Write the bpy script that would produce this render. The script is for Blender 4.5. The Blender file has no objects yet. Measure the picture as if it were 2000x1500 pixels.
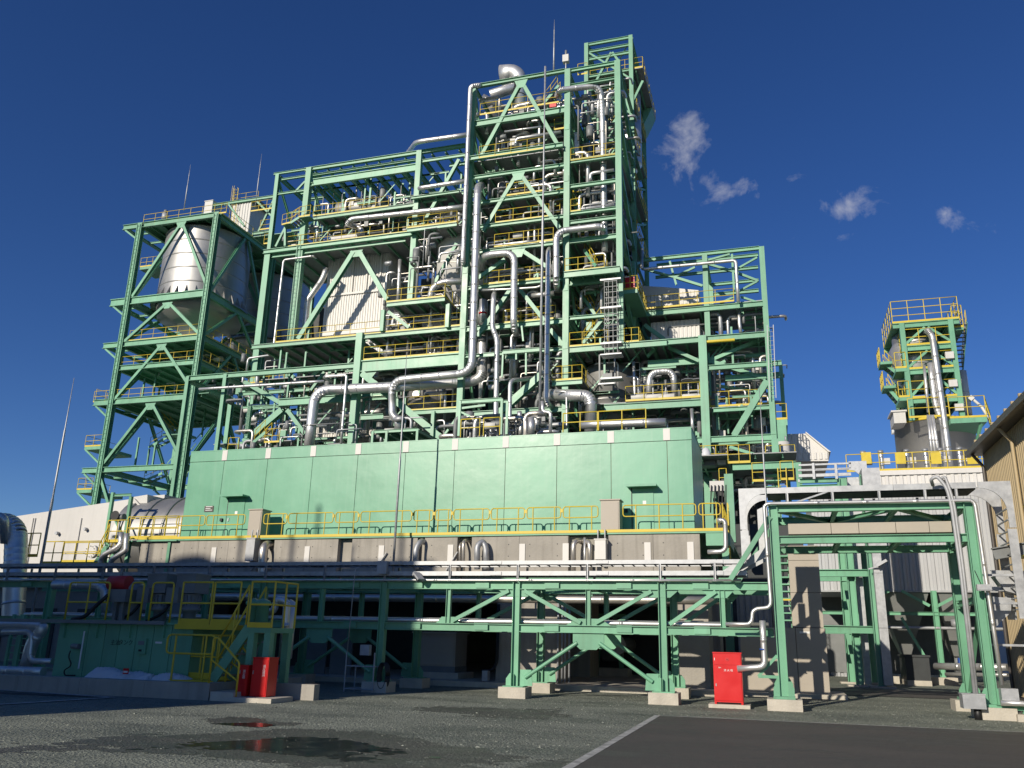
import bpy, bmesh, math, random
import numpy as np
from mathutils import Vector, Matrix
random.seed(7)
S = bpy.context.scene
COL = S.collection
# ------------------------------------------------------------ camera
F = 1623.0; PIT, YAW, ROL = [math.radians(v) for v in (15.98, 16.78, 1.198)]; PX, PY = 1028.0, 780.0; EYE = Vector((0, 0, 1.55))
_cy, _sy, _cp, _sp = math.cos(YAW), math.sin(YAW), math.cos(PIT), math.sin(PIT)
FW = Vector((-_sy*_cp, _cy*_cp, _sp)); _rt = Vector((_cy, _sy, 0)); _up = _rt.cross(FW)
RT = _rt*math.cos(ROL) + _up*math.sin(ROL); UP = _up*math.cos(ROL) - _rt*math.sin(ROL)
cam = bpy.data.cameras.new('camera'); camo = bpy.data.objects.new('camera', cam); COL.objects.link(camo)
cam.sensor_fit = 'HORIZONTAL'; cam.sensor_width = 36; cam.lens = F/2000*36
cam.shift_x = (1000-PX)/2000; cam.shift_y = (PY-750)/2000; cam.clip_end = 20000
camo.matrix_world = Matrix(((RT.x, UP.x, -FW.x, 0), (RT.y, UP.y, -FW.y, 0), (RT.z, UP.z, -FW.z, EYE.z), (0, 0, 0, 1)))
S.camera = camo
S.render.resolution_x, S.render.resolution_y = 1024, 768
# ------------------------------------------------------------ sky, sun, exposure
SUN = Vector((0.365, 1.0, -0.425)).normalized()          # direction the light travels
el = math.asin(-SUN.z); az = math.atan2(-SUN.x, -SUN.y)   # compass angle of the sun from +Y, clockwise
W = bpy.data.worlds.new('World'); S.world = W; W.use_nodes = True
N = W.node_tree.nodes; L = W.node_tree.links; N.clear()
wo = N.new('ShaderNodeOutputWorld'); bg = N.new('ShaderNodeBackground'); sk = N.new('ShaderNodeTexSky')
sk.sky_type = 'NISHITA'; sk.sun_disc = False; sk.sun_elevation = el; sk.sun_rotation = az
sk.altitude = 1500; sk.air_density = 1.0; sk.dust_density = 0.15; sk.ozone_density = 5.0
bg.inputs['Strength'].default_value = 0.085
tc = N.new('ShaderNodeTexCoord')
def wm(op, a, b=None, c=None):
    n = N.new('ShaderNodeMath'); n.operation = op
    for i, v in enumerate((a, b, c)):
        if v is None: continue
        if isinstance(v, (int, float)): n.inputs[i].default_value = v
        else: L.new(v, n.inputs[i])
    return n.outputs[0]
def ray(px, py): return RT*((px-PX)/F) - UP*((py-PY)/F) + FW
# small fair-weather clouds, as patches of the sky's own directions
wn = N.new('ShaderNodeTexNoise'); wn.inputs['Distortion'].default_value = .3; wn.inputs['Scale'].default_value = 22; wn.inputs['Detail'].default_value = 10; wn.inputs['Roughness'].default_value = .6
L.new(tc.outputs['Generated'], wn.inputs['Vector'])
tot = None
for (x, y, rx, ry, tilt, amp) in ((1325, 285, 78, 88, 0, .60), (1330, 240, 45, 60, 0, .35), (1405, 350, 95, 42, -35, .55), (1640, 408, 85, 42, 15, .58), (1880, 428, 55, 24, -30, .52), (1735, 382, 40, 16, 10, .2), (1545, 355, 45, 25, 0, .16)):
    c = ray(x, y).normalized(); u = (UP.cross(c)).normalized()*-1; v = c.cross(u).normalized()*-1
    a = math.radians(tilt); u, v = u*math.cos(a)+v*math.sin(a), v*math.cos(a)-u*math.sin(a)
    ds = []
    for ax, r in ((u, rx), (v, ry)):
        d = N.new('ShaderNodeVectorMath'); d.operation = 'DOT_PRODUCT'; L.new(tc.outputs['Generated'], d.inputs[0]); d.inputs[1].default_value = ax/(r/F*.88)
        ds.append(wm('MULTIPLY', d.outputs['Value'], d.outputs['Value']))
    f = N.new('ShaderNodeVectorMath'); f.operation = 'DOT_PRODUCT'; L.new(tc.outputs['Generated'], f.inputs[0]); f.inputs[1].default_value = c
    g = wm('MULTIPLY', wm('POWER', 2.718, wm('MULTIPLY', wm('ADD', ds[0], ds[1]), -1.1)), amp)
    g = wm('MULTIPLY', g, wm('GREATER_THAN', f.outputs['Value'], .5))
    tot = g if tot is None else wm('MAXIMUM', tot, g)
den = wm('SUBTRACT', wm('ADD', tot, wm('MULTIPLY', wm('SUBTRACT', wn.outputs['Fac'], .5), 2.0)), .30)
den = wm('MULTIPLY', wm('MINIMUM', wm('MAXIMUM', wm('MULTIPLY', wm('POWER', wm('MAXIMUM', den, 0), 1.15), 1.2), 0), .75), wm('MINIMUM', wm('MULTIPLY', tot, 9), 1))
mx = N.new('ShaderNodeMix'); mx.data_type = 'RGBA'; L.new(den, mx.inputs['Factor'])
hs = N.new('ShaderNodeHueSaturation'); hs.inputs['Hue'].default_value = .513; hs.inputs['Saturation'].default_value = 1.15; hs.inputs['Value'].default_value = 1.05; L.new(sk.outputs['Color'], hs.inputs['Color'])
L.new(hs.outputs['Color'], mx.inputs['A']); mx.inputs['B'].default_value = (7.6, 7.6, 8.0, 1)
L.new(mx.outputs['Result'], bg.inputs['Color']); L.new(bg.outputs[0], wo.inputs['Surface'])
sl = bpy.data.lights.new('sun', 'SUN'); sl.energy = 4.6; sl.angle = math.radians(.53); sl.color = (1, .91, .77)
so = bpy.data.objects.new('sun', sl); COL.objects.link(so); so.rotation_euler = SUN.to_track_quat('-Z', 'Y').to_euler(); so.location = (-20, -30, 40)
S.view_settings.view_transform = 'Standard'; S.view_settings.look = 'None'; S.view_settings.exposure = 0; S.view_settings.gamma = 1
S.render.engine = 'CYCLES'

# ------------------------------------------------------------ picking real points: a pixel's line of sight met with a plane of the place
def aY(px, py, Y): d = ray(px, py); return EYE + d*(Y/d.y)
def aZ(px, py, Z=0): d = ray(px, py); return EYE + d*((Z-EYE.z)/d.z)
def aX(px, py, X): d = ray(px, py); return EYE + d*(X/d.x)
def xx(px, py, Y): return aY(px, py, Y).x
def zz(px, py, Y): return aY(px, py, Y).z
def V(*a): return Vector(a)

# ------------------------------------------------------------ materials
MATS = {}
def mat(name, col, rough=.55, metal=0.0, var=.10, vs=1.3, bump=0.0, bs=30, streak=0.0, stain=None, spec=.5, coat=0, rnd=0):
    m = bpy.data.materials.new(name); m.use_nodes = True; n = m.node_tree.nodes; l = m.node_tree.links
    b = n['Principled BSDF']; b.inputs['Roughness'].default_value = rough; b.inputs['Metallic'].default_value = metal
    b.inputs['Specular IOR Level'].default_value = spec; b.inputs['Coat Weight'].default_value = coat
    geo = n.new('ShaderNodeNewGeometry'); no = n.new('ShaderNodeTexNoise'); no.inputs['Scale'].default_value = vs; no.inputs['Detail'].default_value = 6; no.inputs['Roughness'].default_value = .6
    l.new(geo.outputs['Position'], no.inputs['Vector'])
    rp = n.new('ShaderNodeValToRGB'); rp.color_ramp.elements[0].position = .3; rp.color_ramp.elements[1].position = .7
    k = 1-var; j = 1+var*.7
    rp.color_ramp.elements[0].color = (*[min(c*k, 1) for c in col], 1); rp.color_ramp.elements[1].color = (*[min(c*j, 1) for c in col], 1)
    l.new(no.outputs['Fac'], rp.inputs['Fac']); out = rp.outputs['Color']
    if streak:
        mp = n.new('ShaderNodeMapping'); mp.inputs['Scale'].default_value = (3.2, 3.2, .16); l.new(geo.outputs['Position'], mp.inputs['Vector'])
        s2 = n.new('ShaderNodeTexNoise'); s2.inputs['Scale'].default_value = 1.6; s2.inputs['Detail'].default_value = 5; l.new(mp.outputs[0], s2.inputs['Vector'])
        r2 = n.new('ShaderNodeValToRGB'); r2.color_ramp.elements[0].position = .5; r2.color_ramp.elements[1].position = .75
        r2.color_ramp.elements[0].color = (0, 0, 0, 1); r2.color_ramp.elements[1].color = (streak, streak, streak, 1); l.new(s2.outputs['Fac'], r2.inputs['Fac'])
        mm = n.new('ShaderNodeMix'); mm.data_type = 'RGBA'; l.new(r2.outputs['Color'], mm.inputs['Factor']); l.new(out, mm.inputs['A'])
        sc = stain or tuple(c*.45 for c in col); mm.inputs['B'].default_value = (*sc, 1); out = mm.outputs['Result']
    if rnd:
        oi = n.new('ShaderNodeObjectInfo'); mr = n.new('ShaderNodeMapRange'); mr.inputs['To Min'].default_value = 1-rnd; mr.inputs['To Max'].default_value = 1+rnd; l.new(oi.outputs['Random'], mr.inputs['Value'])
        hv = n.new('ShaderNodeHueSaturation'); l.new(mr.outputs[0], hv.inputs['Value']); l.new(out, hv.inputs['Color']); out = hv.outputs['Color']
    l.new(out, b.inputs['Base Color'])
    rr = n.new('ShaderNodeMapRange'); rr.inputs['To Min'].default_value = max(.03, rough-.12); rr.inputs['To Max'].default_value = min(1, rough+.15); l.new(no.outputs['Fac'], rr.inputs['Value']); l.new(rr.outputs[0], b.inputs['Roughness'])
    if bump:
        nb = n.new('ShaderNodeTexNoise'); nb.inputs['Scale'].default_value = bs; nb.inputs['Detail'].default_value = 5; l.new(geo.outputs['Position'], nb.inputs['Vector'])
        bp = n.new('ShaderNodeBump'); bp.inputs['Strength'].default_value = bump; bp.inputs['Distance'].default_value = .05; l.new(nb.outputs['Fac'], bp.inputs['Height']); l.new(bp.outputs[0], b.inputs['Normal'])
    MATS[name] = m; return m
GREEN = mat('green paint', (.152, .375, .232), .40, 0, .16, .7, .03, 8, .30, (.10, .16, .10), rnd=.10)
PANEL = mat('enclosure panel paint', (.148, .38, .245), .33, 0, .10, .45, .13, 1.3, .30, (.24, .43, .31), rnd=.025)
YEL = mat('yellow paint', (.62, .47, .035), .45, 0, .10, 2)
ALU = mat('aluminium cladding', (.64, .635, .62), .40, .72, .14, 1.2, .06, 2.0, rnd=.08)
TANK = mat('silo sheet metal', (.41, .405, .39), .48, .8, .12, .5, .05, .8, .25, (.30, .30, .31))
GALV = mat('galvanised steel', (.42, .43, .44), .5, .55, .22, 5, .02, 12)
GALVW = mat('weathered galvanised steel', (.40, .41, .42), .6, .35, .16, 4)
CONC = mat('concrete', (.36, .335, .29), .85, 0, .18, .9, .25, 14, .5, (.19, .175, .15))
PALE = mat('pale concrete', (.50, .46, .385), .85, 0, .14, 2.5, .3, 20, .25, (.3, .27, .22))
WHITE = mat('white cladding', (.66, .64, .60), .5, 0, .06, .4, 0, 1, .12, (.42, .40, .37))
DRUM = mat('polished drum sheet', (.56, .56, .57), .27, 1, .12, .6, .06, 1.0)
OFFW = mat('white duct sheet', (.60, .585, .55), .55, 0, .08, .3, .04, 3, .2, (.4, .39, .36))
RED = mat('red paint', (.60, .012, .012), .32, 0, .05, 3)
BEIGE = mat('beige cabinet paint', (.40, .355, .29), .5, 0, .06, 2)
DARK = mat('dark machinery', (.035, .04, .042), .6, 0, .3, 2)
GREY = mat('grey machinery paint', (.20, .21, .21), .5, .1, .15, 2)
BLACK = mat('black rubber', (.012, .012, .013), .5)
TAN = mat('tan cladding', (.43, .335, .19), .55, 0, .06, .5, 0, 1, .1)
BROWN = mat('dark roof trim', (.085, .075, .066), .4)
TARP = mat('white tarpaulin', (.58, .59, .62), .5, 0, .08, 2, .3, 5)
WLINE = mat('worn line paint', (.42, .42, .395), .8, 0, .5, 5, .2, 60)
BLUE = mat('blue paint', (.03, .10, .42), .4)
RUST = mat('brown primer', (.16, .07, .035), .7, 0, .2, 3)
BRZ = mat('stainless pipe', (.58, .54, .48), .35, .75, .12, 2)
GRAT = mat('galvanised grating', (.30, .31, .31), .6, .5, .2, 3)
TEXT = mat('black lettering', (.01, .012, .012), .5)
WTEXT = mat('white lettering', (.75, .75, .73), .5)
RTEXT = mat('red lettering', (.5, .03, .03), .5)
PLATE = mat('dark nameplate', (.07, .055, .05), .4)

# ------------------------------------------------------------ meshes
MC = {}
def mesh_from(name, vs, fs, m, smooth=False):
    me = bpy.data.meshes.new(name); me.from_pydata([tuple(v) for v in vs], [], fs); me.materials.append(m)
    if smooth: me.polygons.foreach_set('use_smooth', [True]*len(me.polygons))
    me.update(); return me
def prof_mesh(prof):
    n = len(prof); vs = [(x, y, -.5) for x, y in prof]+[(x, y, .5) for x, y in prof]
    fs = [(i, (i+1) % n, n+(i+1) % n, n+i) for i in range(n)]; fs += [tuple(range(n-1, -1, -1)), tuple(range(n, 2*n))]
    return vs, fs
def unit(kind, m):
    k = (kind, m.name)
    if k in MC: return MC[k]
    sm = False
    if kind == 'box': vs, fs = prof_mesh([(-.5, -.5), (.5, -.5), (.5, .5), (-.5, .5)])
    elif kind == 'h':
        t, w = .09, .06
        vs, fs = prof_mesh([(-.5, -.5), (.5, -.5), (.5, -.5+t), (w, -.5+t), (w, .5-t), (.5, .5-t), (.5, .5), (-.5, .5), (-.5, .5-t), (-w, .5-t), (-w, -.5+t), (-.5, -.5+t)])
    elif kind == 'chan': vs, fs = prof_mesh([(-.5, -.5), (.5, -.5), (.5, -.38), (-.3, -.38), (-.3, .38), (.5, .38), (.5, .5), (-.5, .5)])
    elif kind == 'angle': vs, fs = prof_mesh([(-.5, -.5), (.5, -.5), (.5, -.36), (-.36, -.36), (-.36, .5), (-.5, .5)])
    else:
        n = int(kind[3:]); vs, fs = prof_mesh([(.5*math.cos(2*math.pi*i/n), .5*math.sin(2*math.pi*i/n)) for i in range(n)]); sm = True
    me = mesh_from(kind, vs, fs, m)
    if sm:
        for p in me.polygons: p.use_smooth = len(p.vertices) == 4
    MC[k] = me; return me
WM = {}
def tag(o, label, cat, group=None, kind=None):
    if label: o['label'] = label
    if cat: o['category'] = cat
    if group: o['group'] = group
    if kind: o['kind'] = kind
    return o
def thing(name, label, cat, loc=(0, 0, 0), group=None):
    o = bpy.data.objects.new(name, None); COL.objects.link(o); o.empty_display_size = .3
    M = Matrix.Translation(loc); o.matrix_basis = M; WM[o.name] = M; return tag(o, label, cat, group)
def put(par, name, me, M):
    o = bpy.data.objects.new(name, me); COL.objects.link(o)
    if par is not None: o.parent = par; o.matrix_basis = WM[par.name].inverted_safe() @ M
    else: o.matrix_basis = M
    WM[o.name] = M; return o
def frameM(p, q, a, b, up=None, roll=0):
    p, q = Vector(p), Vector(q); z = q-p; ln = z.length; z = z/ln
    u = Vector(up) if up else (Vector((0, 0, 1)) if abs(z.z) < .95 else Vector((0, 1, 0)))
    y = (u - z*u.dot(z)).normalized(); x = y.cross(z)
    if roll: x, y = x*math.cos(roll)+y*math.sin(roll), y*math.cos(roll)-x*math.sin(roll)
    c = (p+q)/2
    return Matrix(((x.x*a, y.x*b, z.x*ln, c.x), (x.y*a, y.y*b, z.y*ln, c.y), (x.z*a, y.z*b, z.z*ln, c.z), (0, 0, 0, 1)))
def bar(par, name, p, q, a, b, m, kind='h', up=None):          # a member from p to q: a wide, b high
    return put(par, name, unit(kind, m), frameM(p, q, a, b, up))
def boxo(par, name, lo, hi, m):
    lo, hi = Vector(lo), Vector(hi); c = (lo+hi)/2; s = hi-lo
    return put(par, name, unit('box', m), Matrix(((s.x, 0, 0, c.x), (0, s.y, 0, c.y), (0, 0, s.z, c.z), (0, 0, 0, 1))))
class MB:                                                     # collects shapes into one mesh
    def __init__(s): s.v = []; s.f = []; s.sm = []
    def add(s, vs, fs, sm=False): o = len(s.v); s.v += [tuple(v) for v in vs]; s.f += [tuple(i+o for i in f) for f in fs]; s.sm += [sm]*len(fs)
    def box(s, lo, hi):
        (a, b, c), (d, e, f) = lo, hi
        s.add([(a, b, c), (d, b, c), (d, e, c), (a, e, c), (a, b, f), (d, b, f), (d, e, f), (a, e, f)], [(3, 2, 1, 0), (4, 5, 6, 7), (0, 1, 5, 4), (1, 2, 6, 5), (2, 3, 7, 6), (3, 0, 4, 7)])
    def bar(s, p, q, a, b, kind='box', up=None):
        me = unit(kind, GREEN); M = frameM(p, q, a, b, up); s.add([M @ v.co for v in me.vertices], [tuple(f.vertices) for f in me.polygons], kind[:3] == 'cyl')
    def tube(s, pts, r, n=10, caps=True):
        pts = [Vector(p) for p in pts]; rs = r if isinstance(r, (list, tuple)) else [r]*len(pts); o = len(s.v); x = None
        for i, p in enumerate(pts):
            t = (pts[min(i+1, len(pts)-1)]-pts[max(i-1, 0)])
            if t.length < 1e-9: t = Vector((0, 0, 1))
            t.normalize()
            if x is None: x = t.orthogonal().normalized()
            else: x = (x-t*x.dot(t)).normalized()
            y = t.cross(x)
            for k in range(n): a = 2*math.pi*k/n; s.v.append(tuple(p+(x*math.cos(a)+y*math.sin(a))*rs[i]))
        for i in range(len(pts)-1):
            for k in range(n): s.f.append((o+i*n+k, o+i*n+(k+1) % n, o+(i+1)*n+(k+1) % n, o+(i+1)*n+k)); s.sm.append(True)
        if caps:
            s.f.append(tuple(o+k for k in range(n-1, -1, -1))); s.sm.append(False); e = o+(len(pts)-1)*n
            s.f.append(tuple(e+k for k in range(n))); s.sm.append(False)
    def lathe(s, c, prof, n=32, a0=0, a1=2*math.pi):                # prof: (r, z) about a vertical axis
        c = Vector(c); o = len(s.v); full = abs(a1-a0-2*math.pi) < 1e-6; m = n if full else n+1
        for r, z in prof:
            for k in range(m): a = a0+(a1-a0)*k/n; s.v.append((c.x+r*math.cos(a), c.y+r*math.sin(a), c.z+z))
        for i in range(len(prof)-1):
            for k in range(n):
                k2 = (k+1) % m; s.f.append((o+i*m+k, o+i*m+k2, o+(i+1)*m+k2, o+(i+1)*m+k)); s.sm.append(True)
    def prism(s, poly, d):                                      # poly: list of points, pushed along d
        poly = [Vector(p) for p in poly]; d = Vector(d); n = len(poly)
        s.add(poly+[p+d for p in poly], [(i, (i+1) % n, n+(i+1) % n, n+i) for i in range(n)]+[tuple(range(n-1, -1, -1)), tuple(range(n, 2*n))])
    def build(s, name, m, par=None, loc=None):
        if loc is None:
            a = np.array(s.v); loc = Vector(((a[:, 0].min()+a[:, 0].max())/2, (a[:, 1].min()+a[:, 1].max())/2, a[:, 2].min()))
        loc = Vector(loc); me = bpy.data.meshes.new(name); me.from_pydata([tuple(Vector(v)-loc) for v in s.v], [], s.f); me.materials.append(m)
        me.polygons.foreach_set('use_smooth', s.sm)
        bm = bmesh.new(); bm.from_mesh(me); bmesh.ops.recalc_face_normals(bm, faces=bm.faces); bm.to_mesh(me); bm.free(); me.update()
        return put(par, name, me, Matrix.Translation(loc))

# ------------------------------------------------------------ plant pieces
def route(pts, bend):                                            # rounds the corners of a run of points
    pts = [Vector(p) for p in pts]; out = [pts[0]]
    for i in range(1, len(pts)-1):
        a, b, c = pts[i-1], pts[i], pts[i+1]; u = (a-b); v = (c-b); d = min(bend, u.length*.49, v.length*.49); u.normalize(); v.normalize()
        if (u+v).length < .02: out.append(b); continue
        p, q = b+u*d, b+v*d
        for t in np.linspace(0, 1, 7): out.append(p*(1-t)**2+b*2*t*(1-t)*1+q*t*t)
    out.append(pts[-1]); return out
def pipe(label, pts, r, m=None, bend=None, group=None, par=None, name='pipe', seam=1.6, n=14):
    """an insulated pipe with proud cladding seams; pts are world points"""
    m = m or ALU; P = route(pts, bend or r*3.2); mb = MB()
    Q = [P[0]]; R = [r]
    for a, b in zip(P, P[1:]):
        ln = (b-a).length
        if seam and ln > seam*1.3:
            k = int(ln/seam); t = (b-a)/ln
            for i in range(1, k+1):
                c = a+(b-a)*(i/(k+1)); w = .025
                Q += [c-t*w*3, c-t*w, c-t*w*.95, c+t*w*.95, c+t*w, c+t*w*3]; R += [r, r, r*1.03, r*1.03, r, r]
        Q.append(b); R.append(r)
        if seam and ln < r*2.5 and ln > .04 and b is not P[-1]: t = (b-a)/ln; Q += [b+t*.012, b+t*.03]; R[-1] = r*1.03; R += [r*1.03, r]
    mb.tube(Q, R, n); o = mb.build(name, m, par)
    if par is None: tag(o, label, 'pipe', group)
    return o
def pp(Y, *pix): return [aY(x, y, Y) if len(t) == 2 else aY(x, y, t[2]) for t in pix for x, y in [t[:2]]]
def col(par, a, b, Y, w=.42, m=None, kind='box', d=None, name='column', z0=None, z1=None):       # pixels a (top) to b (foot), a true vertical in plane Y
    p, q = aY(*a, Y), aY(*b, Y); x = (p.x+q.x)/2
    return bar(par, name, (x, Y, q.z if z0 is None else z0), (x, Y, p.z if z1 is None else z1), w, d or w, m or GREEN, kind, up=(0, 1, 0))
def beam(par, a, b, Y, h=.4, w=.22, m=None, kind='h', name='beam', dz=0, dy=0):                # pixels of its centre line, a true horizontal in plane Y
    p, q = aY(*a, Y), aY(*b, Y); z = (p.z+q.z)/2+dz
    return bar(par, name, (p.x, Y+dy, z), (q.x, Y+dy, z), w, h, m or GREEN, kind)
def brace(par, a, b, Y, w=.22, m=None, kind='h', name='brace', dy=0.04):
    p, q = aY(*a, Y), aY(*b, Y); p.y += dy; q.y += dy
    return bar(par, name, p, q, w, w, m or GREEN, kind, up=(0, 1, 0))
def ybeam(par, x, z, y0, y1, h=.35, w=.2, m=None, kind='h', name='beam'): return bar(par, name, (x, y0, z), (x, y1, z), w, h, m or GREEN, kind)
def rail(par, pts, h=1.1, sp=1.4, r=.026, toe=True, m=None, name='handrail', drop=True, mids=1, loop=False):
    """a handrail along world points at deck level: rails and toe board as the part, its posts as sub-parts"""
    m = m or YEL; pts = [Vector(p) for p in pts]; mb = MB(); posts = []
    for a, b in zip(pts, pts[1:]):
        n = max(1, round((b-a).length/sp))
        for i in range(n+1):
            p = a+(b-a)*(i/n)
            if not posts or min((p-q).length for q in posts) > .1: posts.append(p)
    mb.tube([p+Vector((0, 0, h)) for p in pts], r, 6); o = mb.build(name, m, par, loc=pts[0])
    for a, b in zip(pts, pts[1:]):
        for k in range(1, mids+1): z = Vector((0, 0, h*(mids+1-k)/(mids+1))); bar(o, 'mid_rail', a+z, b+z, r*2, r*2, m, 'cyl6')
        if toe: bar(o, 'toe_board', a+Vector((0, 0, .07)), b+Vector((0, 0, .07)), .02, .14, m, 'box')
    for p in posts: bar(o, 'post', p, p+Vector((0, 0, h)), r*2, r*2, m, 'cyl6')
    return o
def railp(par, a, b, Y, **k):                                       # along the front edge, between two pixels at deck level
    p, q = aY(*a, Y), aY(*b, Y); z = (p.z+q.z)/2; return rail(par, [(p.x, Y, z), (q.x, Y, z)], **k)
def deck(par, x0, x1, y0, y1, z, t=.06, m=None, joists=0, name='deck'):
    o = boxo(par, name, (x0, y0, z-t), (x1, y1, z), m or GRAT)
    for i in range(joists):
        x = x0+(x1-x0)*(i+.5)/joists; bar(par, 'joist', (x, y0+.12, z-t-.13), (x, y1-.12, z-t-.13), .12, .24, GREEN, 'h')
    return o
def ladder(par, p, q, w=.45, m=None, out=(0, -1, 0), side=(1, 0, 0), sp=.32, cage=False, name='ladder'):
    m = m or YEL; p, q, side, out = Vector(p), Vector(q), Vector(side), Vector(out); mb = MB(); d = q-p; n = int(d.length/sp)
    mb.bar(p-side*w*.5, q-side*w*.5, .05, .05); o = mb.build(name, m, par, loc=p); bar(o, 'stile', p+side*w*.5, q+side*w*.5, .05, .05, m, 'box'); mb = MB()
    if cage:
        for i in range(int(d.length/.8)):
            c = p+d*((i+.5)*.8/d.length)
            if (c-p).length < 2.0: continue
            arc = [c+side*(w*.62*math.cos(a))+out*(.68*math.sin(a)) for a in np.linspace(0, math.pi, 9)]
            for a, b in zip(arc, arc[1:]): mb.bar(a, b, .05, .012)
        for a in np.linspace(.3, math.pi-.3, 4):
            e = side*(w*.62*math.cos(a))+out*(.68*math.sin(a)); mb.bar(p+e+d.normalized()*2.0, q+e, .03, .012)
    if cage: mb.build('cage', m, o)['kind'] = 'stuff'
    for i in range(n):
        c = p+d*((i+.5)/n); bar(o, 'rung', c-side*w*.5, c+side*w*.5, .028, .028, m, 'cyl6')
    return o
def stair(par, p, q, w=.8, m=None, rm=None, across=(0, 1, 0), rails=True, name='staircase', n=None):
    """flight from foot p to head q, w wide along across; stringers are the part, treads and rails its sub-parts"""
    m = m or GREEN; p, q, ac = Vector(p), Vector(q), Vector(across); mb = MB()
    mb.bar(p, q, .05, .24); o = mb.build(name, m, par, loc=p); bar(o, 'stringer', p+ac*w, q+ac*w, .05, .24, m, 'box'); n = n or max(3, int((q.z-p.z)/.22)); h = (q-p); hh = Vector((h.x, h.y, 0)).normalized()
    for i in range(n):
        c = p+h*((i+.5)/n); bar(o, 'tread', c+ac*.02, c+ac*(w-.02), .26, .035, GRAT, 'box')
    if rails:
        for s in (0, 1):
            mb = MB(); a, b = p+ac*w*s+hh*.1, q+ac*w*s-hh*.1
            for z in (.5, 1.0): mb.bar(a+Vector((0, 0, z)), b+Vector((0, 0, z)), .05, .05, 'cyl6')
            k = max(2, int(h.length/1.2))
            for i in range(k+1): c = a+(b-a)*(i/k); mb.bar(c, c+Vector((0, 0, 1.0)), .045, .045, 'cyl6')
            mb.build('stair_rail', rm or YEL, o)
    return o
def corr(par, name, o, ux, w, h, m, pitch=.3, dep=.05, n=None, zdir=(0, 0, 1), group=None):
    """ribbed sheet: from corner o along ux for w, up by h; ribs stand out along n"""
    ux, n, zd, o = Vector(ux), Vector(n), Vector(zdir), Vector(o); k = max(1, int(w/pitch)); p = w/k; prof = []
    for i in range(k): prof += [(i*p, 0), (i*p+p*.38, 0), (i*p+p*.5, dep), (i*p+p*.88, dep)]
    prof.append((w, 0)); vs = [o+ux*a+n*b for a, b in prof]+[o+ux*a+n*b+zd*h for a, b in prof]; c = len(prof)
    mb = MB(); mb.add(vs, [(i, i+1, c+i+1, c+i) for i in range(c-1)])
    me = mesh_from(name, [v-o for v in mb.v and [Vector(x) for x in mb.v]], mb.f, m); return put(par, name, me, Matrix.Translation(o))
def vessel(label, c, prof, m=None, n=36, name='vessel', cat='vessel', group=None, par=None):
    mb = MB(); mb.lathe(c, prof, n); o = mb.build(name, m or TANK, par)
    if par is None: tag(o, label, cat, group)
    return o
# ============================================================ ground
def gravel_mat(name, c0, c1, rough, sc, bump):
    m = bpy.data.materials.new(name); m.use_nodes = True; n = m.node_tree.nodes; l = m.node_tree.links; b = n['Principled BSDF']
    g = n.new('ShaderNodeNewGeometry')
    vo = n.new('ShaderNodeTexVoronoi'); vo.inputs['Scale'].default_value = sc; l.new(g.outputs['Position'], vo.inputs['Vector'])
    big = n.new('ShaderNodeTexNoise'); big.inputs['Scale'].default_value = .8; big.inputs['Detail'].default_value = 8; big.inputs['Roughness'].default_value = .62; mpp = n.new('ShaderNodeMapping'); mpp.inputs['Scale'].default_value = (.42, 1, 1); mpp.inputs['Rotation'].default_value = (0, 0, .25); l.new(g.outputs['Position'], mpp.inputs['Vector']); l.new(mpp.outputs[0], big.inputs['Vector'])
    fine = n.new('ShaderNodeTexNoise'); fine.inputs['Scale'].default_value = sc*2.2; fine.inputs['Detail'].default_value = 3; l.new(g.outputs['Position'], fine.inputs['Vector'])
    a = n.new('ShaderNodeMath'); a.operation = 'MULTIPLY'; l.new(vo.outputs['Color'], a.inputs[0]); a.inputs[1].default_value = .45
    s = n.new('ShaderNodeMath'); s.operation = 'MULTIPLY_ADD'; l.new(big.outputs['Fac'], s.inputs[0]); s.inputs[1].default_value = 1.15; l.new(a.outputs[0], s.inputs[2])
    r = n.new('ShaderNodeValToRGB'); r.color_ramp.elements[0].position = .35; r.color_ramp.elements[1].position = .95
    r.color_ramp.elements[0].color = (*c0, 1); r.color_ramp.elements[1].color = (*c1, 1); l.new(s.outputs[0], r.inputs['Fac']); l.new(r.outputs['Color'], b.inputs['Base Color'])
    wet = n.new('ShaderNodeMapRange'); wet.inputs['From Min'].default_value = .38; wet.inputs['From Max'].default_value = .55; wet.inputs['To Min'].default_value = rough-.3; wet.inputs['To Max'].default_value = rough
    l.new(big.outputs['Fac'], wet.inputs['Value']); l.new(wet.outputs[0], b.inputs['Roughness'])
    bp = n.new('ShaderNodeBump'); bp.inputs['Strength'].default_value = bump; bp.inputs['Distance'].default_value = .03
    h = n.new('ShaderNodeMath'); h.operation = 'ADD'; l.new(vo.outputs['Distance'], h.inputs[0]); l.new(fine.outputs['Fac'], h.inputs[1]); l.new(h.outputs[0], bp.inputs['Height']); l.new(bp.outputs[0], b.inputs['Normal'])
    return m
GRAVEL = gravel_mat('gravel', (.040, .050, .040), (.245, .265, .215), .95, 22, 1.0)
ASPH = gravel_mat('asphalt', (.052, .048, .043), (.092, .085, .074), .85, 70, .35)
def sheet(name, poly, z, m, kind='structure'):
    me = mesh_from(name, [(x, y, 0) for x, y in poly], [tuple(range(len(poly)))], m); o = put(None, name, me, Matrix.Translation((0, 0, z))); o['kind'] = kind; return o
sheet('ground', [(-2500, -400), (2500, -400), (2500, 4000), (-2500, 4000)], 0, GRAVEL)
sheet('asphalt_pad', [(-2.58, -6), (30, -6), (30, 18.9), (-2.58, 18.8)], .012, ASPH)
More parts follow.
